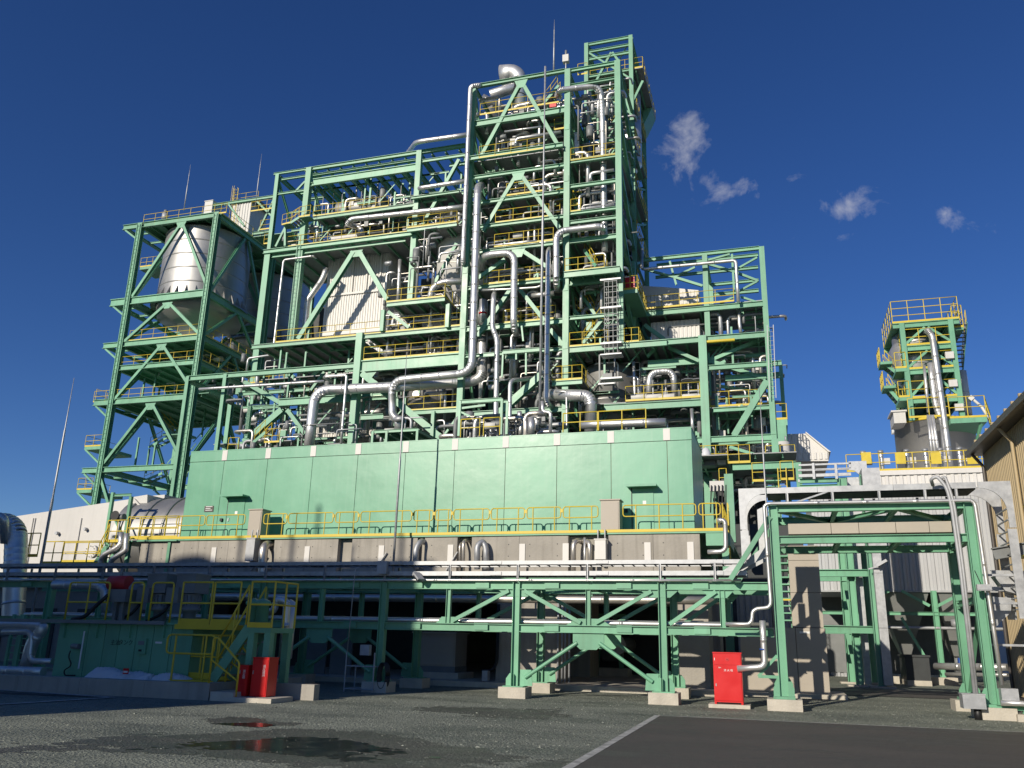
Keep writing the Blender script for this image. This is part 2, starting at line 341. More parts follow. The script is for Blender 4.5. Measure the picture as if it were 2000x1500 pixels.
tag(sheet('painted_line', [(-2.69, -6), (-2.56, -6), (-2.56, 18.86), (-2.69, 18.86)], .016, WLINE), None, None)
tag(sheet('painted_line', [(-2.54, 18.80), (30, 18.90), (30, 18.96), (-2.54, 18.86)], .016, WLINE), None, None)
sheet('road', [(1.5, 29.5), (40, 26.5), (40, 33), (-1, 34)], .012, ASPH)
sheet('road', [(-40, 14.2), (aZ(225, 1364).x, aZ(225, 1364).y), (-40, 17.4)], .012, ASPH)
a, b, c = aZ(0, 1349), aZ(222, 1363), aZ(0, 1377)
for p, q in ((a, b), (b, c)):
    d = (q-p).normalized(); n_ = Vector((-d.y, d.x, 0))*.10; p2, q2 = (p-d*14 if p is a else p), (q+d*14 if q is c else q)
    sheet('painted_line', [tuple((v)[:2]) for v in (p2-n_, q2-n_, q2+n_, p2+n_)], .016, WLINE)
# loose stones, clustered by size
rng = np.random.default_rng(3)
def stones(count, y0, y1, smin, smax, seed):
    r = np.random.default_rng(seed); t = r.random(count); y = y0+(y1-y0)*t**.8; x = -y*1.12+r.random(count)*y*1.12*1.55+r.normal(0, .3, count)
    keep = ~((x > -2.8) & (y < 19.1)) & ~((x < -12.2) & (y > 17.2)); x, y = x[keep], y[keep]; n = len(x)
    s = smin+(smax-smin)*r.random(n)**3
    base = np.array([(1, 0, 0), (-.5, .86, 0), (-.5, -.86, 0), (.3, .2, .62), (-.35, -.1, .5)])
    fc = np.array([(0, 1, 3), (1, 4, 3), (1, 2, 4), (2, 0, 3), (2, 3, 4)])
    an = r.random(n)*6.28; ca, sa = np.cos(an), np.sin(an); v = base[None]*(s[:, None, None])*(.7+.6*r.random((n, 5, 3)))
    vx = v[..., 0]*ca[:, None]-v[..., 1]*sa[:, None]+x[:, None]; vy = v[..., 0]*sa[:, None]+v[..., 1]*ca[:, None]+y[:, None]
    vv = np.stack([vx, vy, v[..., 2]*.8], -1).reshape(-1, 3); ff = (fc[None]+np.arange(n)[:, None, None]*5).reshape(-1, 3)
    return vv, ff
STONE = gravel_mat('loose stone', (.07, .08, .066), (.27, .285, .24), .9, 3, .3)
vv, ff = stones(24000, 7.5, 27, .006, .022, 5); v2, f2 = stones(260, 8, 26, .018, .042, 8)
me = bpy.data.meshes.new('gravel'); me.from_pydata(np.vstack([vv, v2]).tolist(), [], np.vstack([ff, f2+len(vv)]).tolist()); me.materials.append(STONE)
tag(put(None, 'gravel', me, Matrix.Identity(4)), 'loose grey stones strewn over the wet gravel yard', 'gravel', None, 'stuff')
# puddles
WATER = mat('puddle water', (.030, .028, .022), .12, 0, .25, 3, .012, 6, 0, None, .5)
DAMP = gravel_mat('damp gravel', (.028, .030, .024), (.10, .10, .082), .6, 22, .8)
def pool(name, cx, cy, rx, ry, thr, m, z, seed, cell=.03):
    r = np.random.default_rng(seed); nx, ny = int(3.2*rx/cell), int(3.2*ry/cell); gx = (np.arange(nx)+.5)/nx*3.2-1.6; gy = (np.arange(ny)+.5)/ny*3.2-1.6; X, Y = np.meshgrid(gx, gy)
    f = 1-(X**2+Y**2)**.5
    for k_ in range(26):
        w = 1.2*1.16**k_; a = r.random()*6.28; f = f+.36/(1+.28*k_)*np.sin(w*(X*math.cos(a)*rx/ry*.8+Y*math.sin(a))+r.random()*6.28)
    on = f > thr; vs, fs, ix = [], [], {}
    def vid(i, j):
        if (i, j) not in ix: ix[(i, j)] = len(vs); vs.append((cx+(i/nx*3.2-1.6)*rx, cy+(j/ny*3.2-1.6)*ry, 0))
        return ix[(i, j)]
    for j, i in zip(*np.nonzero(on)): fs.append((vid(i, j), vid(i+1, j), vid(i+1, j+1), vid(i, j+1)))
    o = put(None, name, mesh_from(name, vs, fs, m), Matrix.Translation((0, 0, z))); o['kind'] = 'structure'
p = aZ(585, 1462)
pool('damp_ground', p.x, p.y, 2.7, 1.5, -.1, DAMP, .003, 4, .05); pool('puddle', p.x, p.y, 1.55, .85, .22, WATER, .007, 4, .025)
pool('damp_ground', aZ(480, 1412).x, aZ(480, 1412).y, .8, .6, .2, DAMP, .003, 12, .05); pool('puddle', aZ(480, 1414).x, aZ(480, 1414).y, .4, .3, .25, WATER, .007, 17, .025)
pool('damp_ground', aZ(1180, 1400).x-1.5, aZ(1180, 1400).y, 2.0, 1.0, .1, DAMP, .003, 21, .06)
# ============================================================ the building outside the frame whose shade lies on the left of the yard
hall = thing('process_hall', 'large plain hall beside the yard, its shade darkening the ground by the oil unit', 'building', (-30, -6, 0))
k = SUN.x/SUN.y; kz = -SUN.z/SUN.y
def cast(X, Z, Y): return X-k*(22.4-Y), Z+kz*(22.4-Y)                  # a point of the shade on the rack's plane, traced back to plane Y
xr, _ = cast(-9.85, 0, 0); xb, zb = cast(-18.9, 9.9, -2); xa, za = cast(-12, 8.0, 0)
mb = MB(); mb.prism([(-75, 0, 0), (xr, 0, 0), (xr-k*14-.5, -14, 0), (-75, -14, 0)], (0, 0, za)); mb.build('wall', OFFW, hall)
mb = MB(); mb.prism([(-80, -2, za+.01), (xb, -2, za+.01), (xb-k*9-.5, -11, za+.01), (-80, -11, za+.01)], (0, 0, zb-za)); mb.build('upper_wall', OFFW, hall)
X_, Z_ = cast(-31.2, 11.3, -3); mb = MB(); mb.lathe((X_-k*3, -6, zb-1), [(2.2, 0), (2.2, .8+Z_-zb-.9), (1.7, .5+Z_-zb), (.6, 1+Z_-zb), (0, 1.1+Z_-zb)], 24); mb.build('roof_ventilator', GALVW, hall)
for X, h in ((-34.2, 1.6), (-29.0, 2.2), (-26.2, 3.8), (-23.1, 1.2), (-20.6, 1.8)):
    x, z = cast(X, 10, -3); bar(hall, 'vent_pipe', (x, -3, zb-.5), (x, -3, zb+h), .2, .2, GALVW, 'cyl10')
# ============================================================ pipe rack
YF, YB = 22.4, 24.9
RX = [-22.9, -18.9, -14.9, -10.9, -6.9, -2.93]; IX = [-20.9, -16.9, -12.9, -8.9, -4.9, -1.4]
rack = thing('pipe_rack', 'long low green steel pipe rack carrying cable trays across the yard', 'pipe rack', (-12, 23.6, 0))
def footing(x, y, w=.75, d=.62, h=.28): 
    mb = MB(); mb.prism([(x-w/2, y-d/2, 0), (x+w/2, y-d/2, 0), (x+w/2, y+d/2, 0), (x-w/2, y+d/2, 0)], (0, 0, h)); return mb
foot_i = 0
for yy in (YF, YB):
    for i, x in enumerate(RX):
        bar(rack, 'column', (x, yy, .3), (x, yy, 3.0), .20, .20, GREEN, 'h', up=(1, 0, 0))
        footing(x, yy).build('footing', PALE, rack)
        for s in (-1, 1):
            mb = MB(); mb.prism([(x+s*.11, yy-.012, .3), (x+s*.26, yy-.012, .3), (x+s*.26, yy-.012, .48), (x+s*.16, yy-.012, .62), (x+s*.11, yy-.012, .62)], (0, .024, 0)); mb.build('gusset', GREEN, rack)
        bar(rack, 'gusset', (x-.06, yy-.22, .46), (x-.06, yy-.10, .46), .02, .34, GREEN, 'box'); boxo(rack, 'base_plate', (x-.28, yy-.24, .28), (x+.28, yy+.24, .305), GREEN)
    for z, h in ((2.915, .20), (1.79, .20)):
        ends = [-26]+RX+[-.1]
        for p, q in zip(ends, ends[1:]): bar(rack, 'beam', (p+.103, yy, z), (q-.103, yy, z), .16, h, GREEN, 'h')
    for x in IX: bar(rack, 'post', (x, yy, 1.89), (x, yy, 2.81), .13, .13, GREEN, 'h', up=(1, 0, 0))
    def rb(p, q, w=.10, kind='angle'): bar(rack, 'brace', p, q, w, w, GREEN, kind, up=(0, 1, 0))
    rb((-7.12, yy-.05, 2.78), (-8.75, yy-.05, 1.95)); rb((-6.68, yy-.05, 2.78), (-5.1, yy-.05, 1.95)); rb((-3.2, yy-.05, 2.78), (-4.7, yy-.05, 1.95)); rb((-1.55, yy-.05, 2.78), (-2.75, yy-.05, 1.95))
    for x, w in ((-6.9, .55), (-3.0, .5), (-4.9, .6), (-1.5, .4), (-8.9, .35)):
        up_ = x in (-6.9, -3.0, -1.5); z0, z1 = ((2.62, 2.81) if up_ else (1.89, 2.06)); mb = MB()
        mb.prism([(x-w, yy-.02, z1 if up_ else z0), (x+w, yy-.02, z1 if up_ else z0), (x+w*.55, yy-.02, z0 if up_ else z1), (x-w*.55, yy-.02, z0 if up_ else z1)], (0, .02, 0)); mb.build('gusset', GREEN, rack)
    for xc, xs in ((-4.9, (-6.72, -3.12)), (-12.9, (-14.72, -11.08))):
        mb = MB(); mb.prism([(xc-.42, yy-.02, 1.69), (xc+.42, yy-.02, 1.69), (xc+.42, yy-.02, 1.45), (xc+.22, yy-.02, 1.27), (xc-.22, yy-.02, 1.27), (xc-.42, yy-.02, 1.45)], (0, .03, 0)); mb.build('gusset', GREEN, rack)
        for x in xs:
            s = 1 if x > xc else -1; p, q = V(xc+s*.3, yy-.03, 1.44), V(x-s*.1, yy-.03, .52)
            bar(rack, 'brace', p, q, .105, .105, GREEN, 'cyl10'); d = (q-p).normalized()
            mb = MB(); mb.prism([(x-s*.30, yy-.01, .31), (x+s*.05, yy-.01, .31), (x+s*.05, yy-.01, .72), (x-s*.26, yy-.01, .72)], (0, .02, 0)); mb.build('gusset', GREEN, rack)
for x in [v+s for v in RX for s in (-1.0, 1.0)]:
    for z in (2.915, 1.79): boxo(rack, 'splice_plate', (x-.2, YF-.085, z-.07), (x+.2, YF-.012, z+.07), GREEN)
    for z in (3.02, 1.895): boxo(rack, 'splice_plate', (x-.2, YF-.075, z), (x+.2, YF+.075, z+.012), GREEN)
for x in RX+IX:
    for z in (2.915, 1.79): bar(rack, 'cross_beam', (x, YF+.09, z), (x, YB-.09, z), .12, .16, GREEN, 'h')
for i in range(len(RX)-1):
    for s in (0, 1): bar(rack, 'plan_brace', (RX[i]+.1, YF+.1 if s else YB-.1, 2.86), (RX[i+1]-.1, YB-.1 if s else YF+.1, 2.86), .07, .07, GREEN, 'angle')
# trays on the rack: two tiers of galvanised side rails with rungs and posts
tray = thing('cable_tray', 'two tier galvanised cable tray running along the top of the long pipe rack', 'cable tray', (-12, 22.6, 3.1))
for y in (YF-.10, YF+.72):
    for z0, z1 in ((3.48, 3.585), (3.18, 3.30)):
        ends = [-26]+[x for x in np.arange(-25.5, -.8, 3.0)]+[-.75]
        for p, q in zip(ends, ends[1:]): bar(tray, 'side_rail', (p+.006, y, (z0+z1)/2), (q-.006, y, (z0+z1)/2), .05, z1-z0, GALV, 'chan')
        for x in ends[1:-1]: boxo(tray, 'splice_plate', (x-.17, y-.045, z0+.015), (x+.17, y-.03, z1-.015), GALV)
for x in [-24.7, -22.7, -20.8, -18.85, -16.8, -14.8, -12.8, -10.85, -8.85, -6.85, -4.9, -2.95, -1.55]: bar(tray, 'support', (x, YF-.16, 3.02), (x, YF-.16, 3.48), .055, .055, GALV, 'chan', up=(1, 0, 0)); bar(tray, 'support', (x, YF+.78, 3.02), (x, YF+.78, 3.48), .055, .055, GALV, 'chan', up=(1, 0, 0))
mb = MB()
for z in (3.50, 3.21):
    for i in range(84): x = -26+i*.3; mb.box((x, YF-.08, z), (x+.03, YF+.70, z+.025))
mb.build('rungs', GALVW, tray)
mb = MB()
for z, n_ in ((3.53, 6), (3.24, 7)):
    for i in range(n_):
        y = YF+.02+i*.095; pts = [(x, y+.015*math.sin(x*1.7+i), z+.012*math.sin(x*2.3+i*2)) for x in np.arange(-26, -.6, .9)]; mb.tube(pts, .03, 6)
mb.build('cables', BLACK, tray)
pipe('slim aluminium pipe on the front edge of the long rack under the cable tray', [(-26, YF-.14, 3.055), (-.9, YF-.14, 3.055)], .035, seam=3, n=10)
pipe('upper of two slim silver pipes on the lower beams of the long rack', [(-24, YF+.42, 1.99), (-.3, YF+.42, 1.99)], .05, seam=3, n=10)
pipe('lower front silver pipe lying on the lower beams of the long rack', [(-24, YF+.16, 1.955), (-1.2, YF+.16, 1.955), (-.75, YF+.16, 1.955)], .06, seam=3, n=10)
pipe('dull stainless pipe running behind the long rack under the podium', [(-22, 26.1, 2.72), (-1.5, 26.1, 2.72)], .12, BRZ, seam=2)
for x in np.arange(-20, -2, 2.4): bar(rack, 'pipe_hanger', (x, 26.1, 2.82), (x, 26.1, 3.3), .05, .05, GREEN, 'box')
bar(rack, 'pipe_hanger_beam', (-22, 26.1, 3.35), (-1.5, 26.1, 3.35), .1, .14, GREEN, 'h')
o = tag(boxo(None, 'junction_box', (-11.05, YF-.30, 3.22), (-10.75, YF-.17, 3.58), GALVW), 'grey junction box fixed to the cable tray above a conduit', 'junction box')
tag(pipe('x', [aY(702, 1108, 22.15), aY(694, 1110, 22.15), aY(678, 1275, 22.15)], .014, GALVW, seam=0, n=8, bend=.15, par=None, name='conduit'), 'thin bent conduit dropping from the tray to the switch post', 'conduit')
fl = thing('floodlight', 'grey floodlight clamped to the tray beside the bent duct', 'floodlight', aY(825, 1120, 22.2)); p = aY(812, 1120, 22.15)
bar(fl, 'housing', p, p+V(.22, -.12, -.2), .22, .1, GALVW, 'box'); bar(fl, 'bracket', p+V(.15, -.05, -.14), p+V(.3, .15, -.16), .04, .04, GALV, 'box'); bar(fl, 'lamp_glass', p+V(.03, -.06, -.07), p+V(.2, -.14, -.22), .2, .03, BLACK, 'box')
# ============================================================ portal over the access way
port = thing('pipe_portal', 'tall green steel portal carrying trays over the access way', 'portal', (2.2, 23.2, 0))
for x in (-.02, 4.46):
    for y in (22.0, 24.5):
        bar(port, 'column', (x, y, .32), (x, y, 4.94), .19, .22, GREEN, 'h', up=(1, 0, 0)); footing(x, y, .8, .7, .26).build('footing', PALE, port); boxo(port, 'base_plate', (x-.25, y-.25, .26), (x+.25, y+.25, .32), GREEN)
        for s in (-1, 1):
            mb = MB(); mb.prism([(x+s*.1, y-.10, .3), (x+s*.24, y-.10, .3), (x+s*.24, y-.10, .5), (x+s*.15, y-.10, .66), (x+s*.1, y-.10, .66)], (0, .024, 0)); mb.build('gusset', GREEN, port)
for y in (22.0, 24.5):
    for z, h in ((4.83, .21), (4.03, .19)): bar(port, 'beam', (.08, y, z), (4.36, y, z), .16, h, GREEN, 'h')
for x in (-.02, 4.46):
    for z in (4.83, 4.03, 2.6): bar(port, 'cross_beam', (x, 22.11, z), (x, 24.39, z), .14, .16, GREEN, 'h')
    bar(port, 'brace', (x, 22.15, 2.5), (x, 24.35, .5), .1, .1, GREEN, 'angle')
for p, q in (((.1, 22.1), (1.5, 24.4)), ((1.5, 24.4), (2.9, 22.1)), ((2.9, 22.1), (4.3, 24.4))): bar(port, 'plan_brace', (*p, 4.78), (*q, 4.78), .12, .1, GREEN, 'h')
for x in (1.5, 2.9):
    for z in (4.8, 4.0): bar(port, 'cross_beam', (x, 22.09, z), (x, 24.41, z), .1, .12, GREEN, 'h')
bar(port, 'knee_brace', (-1.15, 22.0, 3.06), (-.1, 22.0, 4.62), .12, .12, GREEN, 'h', up=(0, 1, 0)); bar(port, 'knee_brace', (-1.15, 24.5, 3.06), (-.1, 24.5, 4.62), .12, .12, GREEN, 'h', up=(0, 1, 0))
bar(port, 'brace', (-.6, 22.05, .75), (-.13, 22.05, 1.25), .07, .07, GREEN, 'angle'); bar(port, 'arm', (-.6, 22.05, .75), (-.12, 22.05, .75), .07, .07, GREEN, 'angle')
bd = thing('beige_duct', 'long beige boxed duct hung between the two beams of the portal', 'duct', (2.2, 23, 4.2))
ex = [.32, 1.35, 2.0, 2.85, 3.6, 4.1]
for p, q in zip(ex, ex[1:]): boxo(bd, 'duct_section', (p+.006, 22.2, 4.2), (q-.006, 22.8, 4.46), BEIGE)
# arched tray on the portal
at_ = thing('arched_cable_tray', 'galvanised cable tray arching up and over the portal with curved corners', 'cable tray', (2.2, 22.6, 3.5))
def bendplate(y, x0, z0, sgn, R, w):
    mb = MB(); out = []; inn = []
    for a in np.linspace(0, math.pi/2, 10): out.append((x0-sgn*0, 0)); inn.append(0)
    cx, cz = x0+sgn*(w+R), z0; pts_i = [(cx-sgn*R*math.cos(a), cz+R*math.sin(a)) for a in np.linspace(0, math.pi/2, 10)]
    poly = [(x0, z0-.4)]+[(x0, z0+R+w), (cx, z0+R+w)]+pts_i[::-1]+[(x0+sgn*w, z0-.4)]
    mb.prism([(a, y, b) for a, b in poly], (0, .03, 0)); return mb
TOPZ = 5.42
for y in (22.32, 23.42):
    bendplate(y, -.86, TOPZ-.52-.15, 1, .52, .15).build('bend_plate', GALV, at_); bendplate(y, 5.52, TOPZ-.57-.15, -1, .57, .15).build('bend_plate', GALV, at_)
    for p, q in ((-.15, 1.1), (1.1, 2.9), (2.9, 4.77)): boxo(at_, 'side_rail', (p+.004, y, TOPZ-.15), (q-.004, y+.04, TOPZ-.003), GALV); boxo(at_, 'side_rail', (p+.004, y, TOPZ-.50), (q-.004, y+.04, TOPZ-.42), GALV)
    boxo(at_, 'side_rail', (-.86, y+.002, 3.62), (-.66, y+.032, TOPZ-1.1), GALV); boxo(at_, 'side_rail', (5.32, y+.002, 2.2), (5.52, y+.032, TOPZ-1.15), GALV)
    mb = MB(); mb.prism([(-.86, y, 3.62), (-.66, y, 3.62), (-1.1, y, 3.3), (-1.35, y, 3.3)], (0, .03, 0)); mb.build('bend_plate', GALV, at_)
    mb = MB(); mb.prism([(-.2, y+.3, 4.4), (-.2, y+.3, 3.7), (-1.0, y+.3, 3.3), (-1.2, y+.3, 3.3), (-.42, y+.3, 3.85), (-.42, y+.3, 4.9), (-.2, y+.3, 5.0)], (0, .03, 0)); mb.build('bend_plate', GALV, at_)
for x in (.35, 1.45, 2.55, 3.6, 4.3): bar(at_, 'support', (x, 22.28, 4.94), (x, 22.28, TOPZ-.16), .06, .06, GALV, 'chan', up=(1, 0, 0)); bar(at_, 'support', (x, 23.5, 4.94), (x, 23.5, TOPZ-.16), .06, .06, GALV, 'chan', up=(1, 0, 0))
bar(at_, 'strut', (.5, 22.3, 5.0), (1.4, 22.36, 5.3), .04, .04, GALV, 'angle')
mb = MB()
for i in range(16): x = -.1+i*.3; mb.box((x, 22.36, TOPZ-.1), (x+.03, 23.42, TOPZ-.075))
mb.build('rungs', GALVW, at_); mb = MB()
for i in range(10): z = 2.4+i*.26; mb.box((5.36, 22.36, z), (5.39, 23.42, z+.03))
mb.build('rungs', GALVW, at_)
mb = MB(); mb.box((-.14, 22.40, TOPZ-.17), (4.76, 23.38, TOPZ-.13)); mb.build('cables', BLACK, at_)
for z in (1.6, 2.55, 3.2): bar(at_, 'support', (4.6, 22.5, z), (5.5, 22.5, z), .07, .05, GALV, 'box')
g = 'silver pipes on the portal'
YP = 21.82
pipe('slim silver pipe running along the top of the portal and down both legs', pp(YP, (1417, 1219), (1468, 1219), (1470, 1190), (1506, 1186), (1492, 984), (1903, 977), (1957, 1338)), .045, seam=1.4)
pipe('silver pipe elbow feeding the red hydrant cabinet', [aY(1489, 1212, 21.9), aY(1494, 1302, 21.9), aY(1440, 1306, 21.9)], .075, seam=.7, bend=.16)
bar(port, 'blue_band', aY(1490, 1267, 21.9), aY(1490, 1270, 21.9), .165, .165, BLUE, 'cyl14')
for i, dx in enumerate((0, 17)):
    t = [aY(1822+dx*1.7, 948-dx*.3, 22.2), aY(1818+dx, 936, 21.95), aY(1830+dx*.9, 930, 21.9), aY(1848+dx*.3, 950, 21.85), aY(1858+dx*.35, 985, 21.8), aY(1876+dx*.3, 1110, 21.75), aY(1904+dx*.25, 1356, 21.7)]
    mb = MB(); P = route(t, .25); mb.tube(P, .042 if i == 0 else .034, 10); tag(mb.build('flexible_conduit', GALVW), ('thicker' if i == 0 else 'thinner')+' looped grey flexible conduit hanging down the right portal leg', 'conduit')
eb = thing('terminal_box', 'grey galvanised box at the foot of the two flexible conduits', 'junction box', aZ(1900, 1395)); p = aY(1880, 1383, 21.6); q = aY(1921, 1357, 21.6)
boxo(eb, 'case', (p.x, 21.45, p.z), (q.x, 21.85, q.z), GALV); boxo(eb, 'lid', (p.x-.015, 21.44, q.z), (q.x+.015, 21.86, q.z+.02), GALVW); bar(eb, 'outlet', ((p.x+q.x)/2+.08, 21.65, 0), ((p.x+q.x)/2+.08, 21.65, p.z), .16, .16, BLACK, 'cyl12')
vb = thing('valve_station', 'small grey instrument box on a low green stand by the portal leg', 'instrument', aZ(1975, 1400)); p = aY(1955, 1372, 21.75); q = aY(1985, 1345, 21.75)
boxo(vb, 'case', (p.x, 21.6, p.z), (q.x, 21.85, q.z), GALV); bar(vb, 'stand_beam', p+V(-.1, 0, -.1), V(q.x+.25, p.y, p.z-.1), .12, .1, GREEN, 'h'); bar(vb, 'leg', (q.x+.12, 21.75, 0.15), (q.x+.12, 21.75, p.z-.15), .1, .1, GREEN, 'h'); boxo(vb, 'footing', (q.x-.1, 21.5, 0), (q.x+.3, 21.95, .15), PALE)
pipe('short silver drain pipe bending down beside the instrument box', [(p.x-.05, 21.55, .38), (q.x+.2, 21.55, .38), (q.x+.26, 21.5, .02)], .06, seam=0)
wl = thing('floodlight', 'wide floodlight bracketed to the right leg of the portal', 'floodlight', aY(1915, 1147, 21.8)); p = aY(1906, 1148, 21.7)
boxo(wl, 'housing', (p.x, 21.55, p.z-.07), (p.x+.3, 21.68, p.z+.07), GALVW); boxo(wl, 'lamp_glass', (p.x+.02, 21.54, p.z-.05), (p.x+.28, 21.552, p.z+.05), GALV); bar(wl, 'bracket', (p.x+.15, 21.68, p.z), (p.x+.15, 21.9, p.z), .04, .04, GALV, 'box'); bar(wl, 'cable', (p.x+.12, 21.7, p.z+.07), (p.x+.05, 21.85, p.z+.4), .02, .02, BLACK, 'cyl6')
# red hydrant cabinet
rc = thing('hydrant_cabinet', 'bright red steel fire hydrant cabinet on a concrete slab in front of the rack', 'fire cabinet', (-1.31, 22.2, 0))
x0, x1, y0, y1 = -1.66, -.98, 21.95, 22.4
boxo(rc, 'plinth', (x0-.14, y0-.12, 0), (x1+.16, y1+.15, .085), PALE)
boxo(rc, 'body', (x0, y0, .13), (x1, y1, 1.27), RED); boxo(rc, 'top_cover', (x0-.012, y0-.02, 1.27), (x1+.012, y1+.012, 1.295), RED)
for x in (x0, x1-.05): boxo(rc, 'foot', (x, y0, .085), (x+.05, y1, .13), RED)
boxo(rc, 'door', (x0+.02, y0-.018, .17), (x1-.02, y0-.001, .985), RED); boxo(rc, 'panel', (x0+.02, y0-.018, 1.0), (x1-.02, y0-.001, 1.255), RED)
bar(rc, 'lamp_ring', ((x0+x1)/2, y0-.03, 1.13), ((x0+x1)/2, y0-.017, 1.13), .085, .085, RTEXT, 'cyl20'); bar(rc, 'button', ((x0+x1)/2, y0-.036, 1.13), ((x0+x1)/2, y0-.03, 1.13), .05, .05, RED, 'cyl16'); bar(rc, 'button_mark', ((x0+x1)/2, y0-.042, 1.13), ((x0+x1)/2, y0-.037, 1.13), .022, .022, TEXT, 'cyl12')
boxo(rc, 'handle', (x0+.045, y0-.035, .50), (x0+.065, y0-.018, .56), GALV); boxo(rc, 'marker', (x0+.03, y0-.022, 1.1), (x0+.045, y0-.018, 1.16), WTEXT)
def text(par, s, loc, size, m, rot=(math.pi/2, 0, 0), name='lettering', ext=.002, vert=False):
    cu = bpy.data.curves.new(name, 'FONT'); cu.body = '\n'.join(s) if vert else s; cu.size = size; cu.extrude = ext; cu.align_x = 'CENTER'; cu.align_y = 'CENTER'; cu.resolution_u = 2
    if vert: cu.space_line = .85
    o = bpy.data.objects.new(name, cu); COL.objects.link(o); me = bpy.data.meshes.new_from_object(o); bpy.data.objects.remove(o); me.materials.clear(); me.materials.append(m)
    from mathutils import Euler
    return put(par, name, me, Matrix.Translation(loc) @ Euler(rot).to_matrix().to_4x4())
text(rc, '消 火 栓', ((x0+x1)/2+.02, y0-.021, .87), .062, WTEXT); text(rc, '屋外', (x0+.16, y0-.021, .93), .035, WTEXT)
# ============================================================ turbine podium and green enclosure
YW, YE = 34.6, 35.9
PT = 5.86
pod = thing('turbine_podium', 'raised concrete turbine podium behind the pipe rack', 'podium', (-16, 38, 0))
XL, XR = -30.3, -2.95
def X_(px, y=1070): return xx(px, y, YW)
cuts = [(505, 535), (660, 687), (815, 829), (893, 921), (1110, 1187)]
ends = [XL]
for a, b in cuts: ends += [X_(a), X_(b)]
ends.append(XR)
for i in range(0, len(ends), 2):
    x0, x1 = ends[i], ends[i+1]; n_ = max(1, round((x1-x0)/1.85))
    for j in range(n_):
        a, b = x0+(x1-x0)*j/n_, x0+(x1-x0)*(j+1)/n_; o = boxo(pod, 'wall_panel', (a+.006, YW, 3.0), (b-.006, YW+.5, PT-.10), CONC)
        for zt in (3.9, 4.9, 5.4):
            for f in (.22, .78): bar(o, 'tie_hole', (a+(b-a)*f, YW-.004, zt), (a+(b-a)*f, YW+.01, zt), .05, .05, DARK, 'cyl8')
boxo(pod, 'wall_core', (XL+.1, YW+.3, 2.9), (XR-.1, YW+1.3, PT-.12), CONC)
boxo(pod, 'slab', (XL-.1, YW-.08, PT-.09), (XR+1.1, YW+14, PT), GREEN)
boxo(pod, 'slab_edge', (XL-.1, YW-.10, PT-.02), (XR+1.0, YW-.081, PT+.10), YEL)
boxo(pod, 'floor_slab', (XL, YW+1.3, 3.0), (XR, YW+14, 3.4), CONC)
for px in (418, 487, 600, 745, 880, 1020, 1105, 1265, 1349):
    x = X_(px, 1080); boxo(pod, 'bracket_plate', (x-.13, YW-.035, 4.5), (x+.13, YW-.002, 5.42), WHITE)
for px in (500, 742, 880): x = X_(px, 1085); bar(pod, 'stay', (x+.35, YW-.1, 5.1), (x-.15, YW-.1, 4.3), .06, .06, GALVW, 'angle')
# piers under the podium and the slab they stand on
boxo(pod, 'base_slab', (-24, 26.2, 0), (-1.9, 46, .16), PALE)
def pierx(px, Y=27.0): return xx(px, 1250, Y)
for a, b in ((970, 1088), (1312, 1385)):
    for k_ in (0, 1): boxo(pod, 'pier', (pierx(a)+.0, 27.0+k_*5, .16), (pierx(b), 28.6+k_*5, 3.0), CONC)
boxo(pod, 'pier_head', (-24, 27.3, 3.0), (-2, 28.5, 3.38), CONC)
boxo(pod, 'added_dark_wall', (-23.5, 33.5, .16), (-13, 33.8, 3.0), DARK); boxo(pod, 'added_dark_wall', (-10.2, 36, .16), (-2.2, 36.3, 3.0), DARK); boxo(pod, 'added_shade_roof', (-24, 26.8, 3.39), (-2.2, 36, 3.46), CONC)  # added walls and roof, shutting out sky light to darken the undercroft
boxo(pod, 'back_wall', (-30, 45, 0), (-2.5, 45.4, 5.7), CONC); boxo(pod, 'end_wall', (-30.2, 36, 0), (-29.8, 45, 3), CONC)
# pipes in the openings of the podium wall
def pw(*pix, Y=34.5): return [aY(x, y, Y) for x, y in pix]
g = 'pipes looping out of the podium wall'
pipe('stubby steel pipe looping out of the podium wall below the left beige cabinet', [aY(532, 1064, 35.0), aY(515, 1064, 34.2), aY(512, 1105, 34.2), aY(512, 1150, 34.2)], .2, BRZ, bend=.45, seam=0)
pipe('flattened galvanised duct hoop standing out of the podium wall', [aY(812, 1112, 34.1), aY(812, 1072, 34.1), aY(822, 1056, 34.3), aY(832, 1060, 34.9)], .13, GALV, bend=.35, seam=0, name='duct_hoop')
pipe('second galvanised duct hoop, on the sunlit part of the podium wall', [aY(932, 1112, 34.1), aY(932, 1066, 34.1), aY(943, 1056, 34.3), aY(949, 1070, 34.3), aY(950, 1112, 34.3)], .13, GALV, bend=.4, seam=0, name='duct_hoop')
pipe('left of the pipes bending into the widest opening of the podium wall', [aY(1120, 1115, 34.2), aY(1120, 1056, 34.2), aY(1145, 1056, 34.9)], .11, BRZ, bend=.3, seam=0)
pipe('right of the pipes bending into the widest opening of the podium wall', [aY(1152, 1115, 34.2), aY(1152, 1057, 34.2), aY(1130, 1056, 34.9)], .10, BRZ, bend=.3, seam=0)
pipe('pair end pipe bending into the narrow podium opening', [aY(905, 1115, 34.2), aY(905, 1056, 34.2), aY(918, 1056, 34.9)], .08, BRZ, bend=.25, seam=0)
pipe('thin pipe beside the narrow podium opening', [aY(898, 1115, 34.25), aY(898, 1062, 34.25), aY(912, 1058, 34.9)], .05, BRZ, bend=.2, seam=0)
pipe('thin pipe rising in the widest podium opening', [aY(1142, 1115, 34.3), aY(1142, 1050, 34.3)], .05, ALU, seam=0)
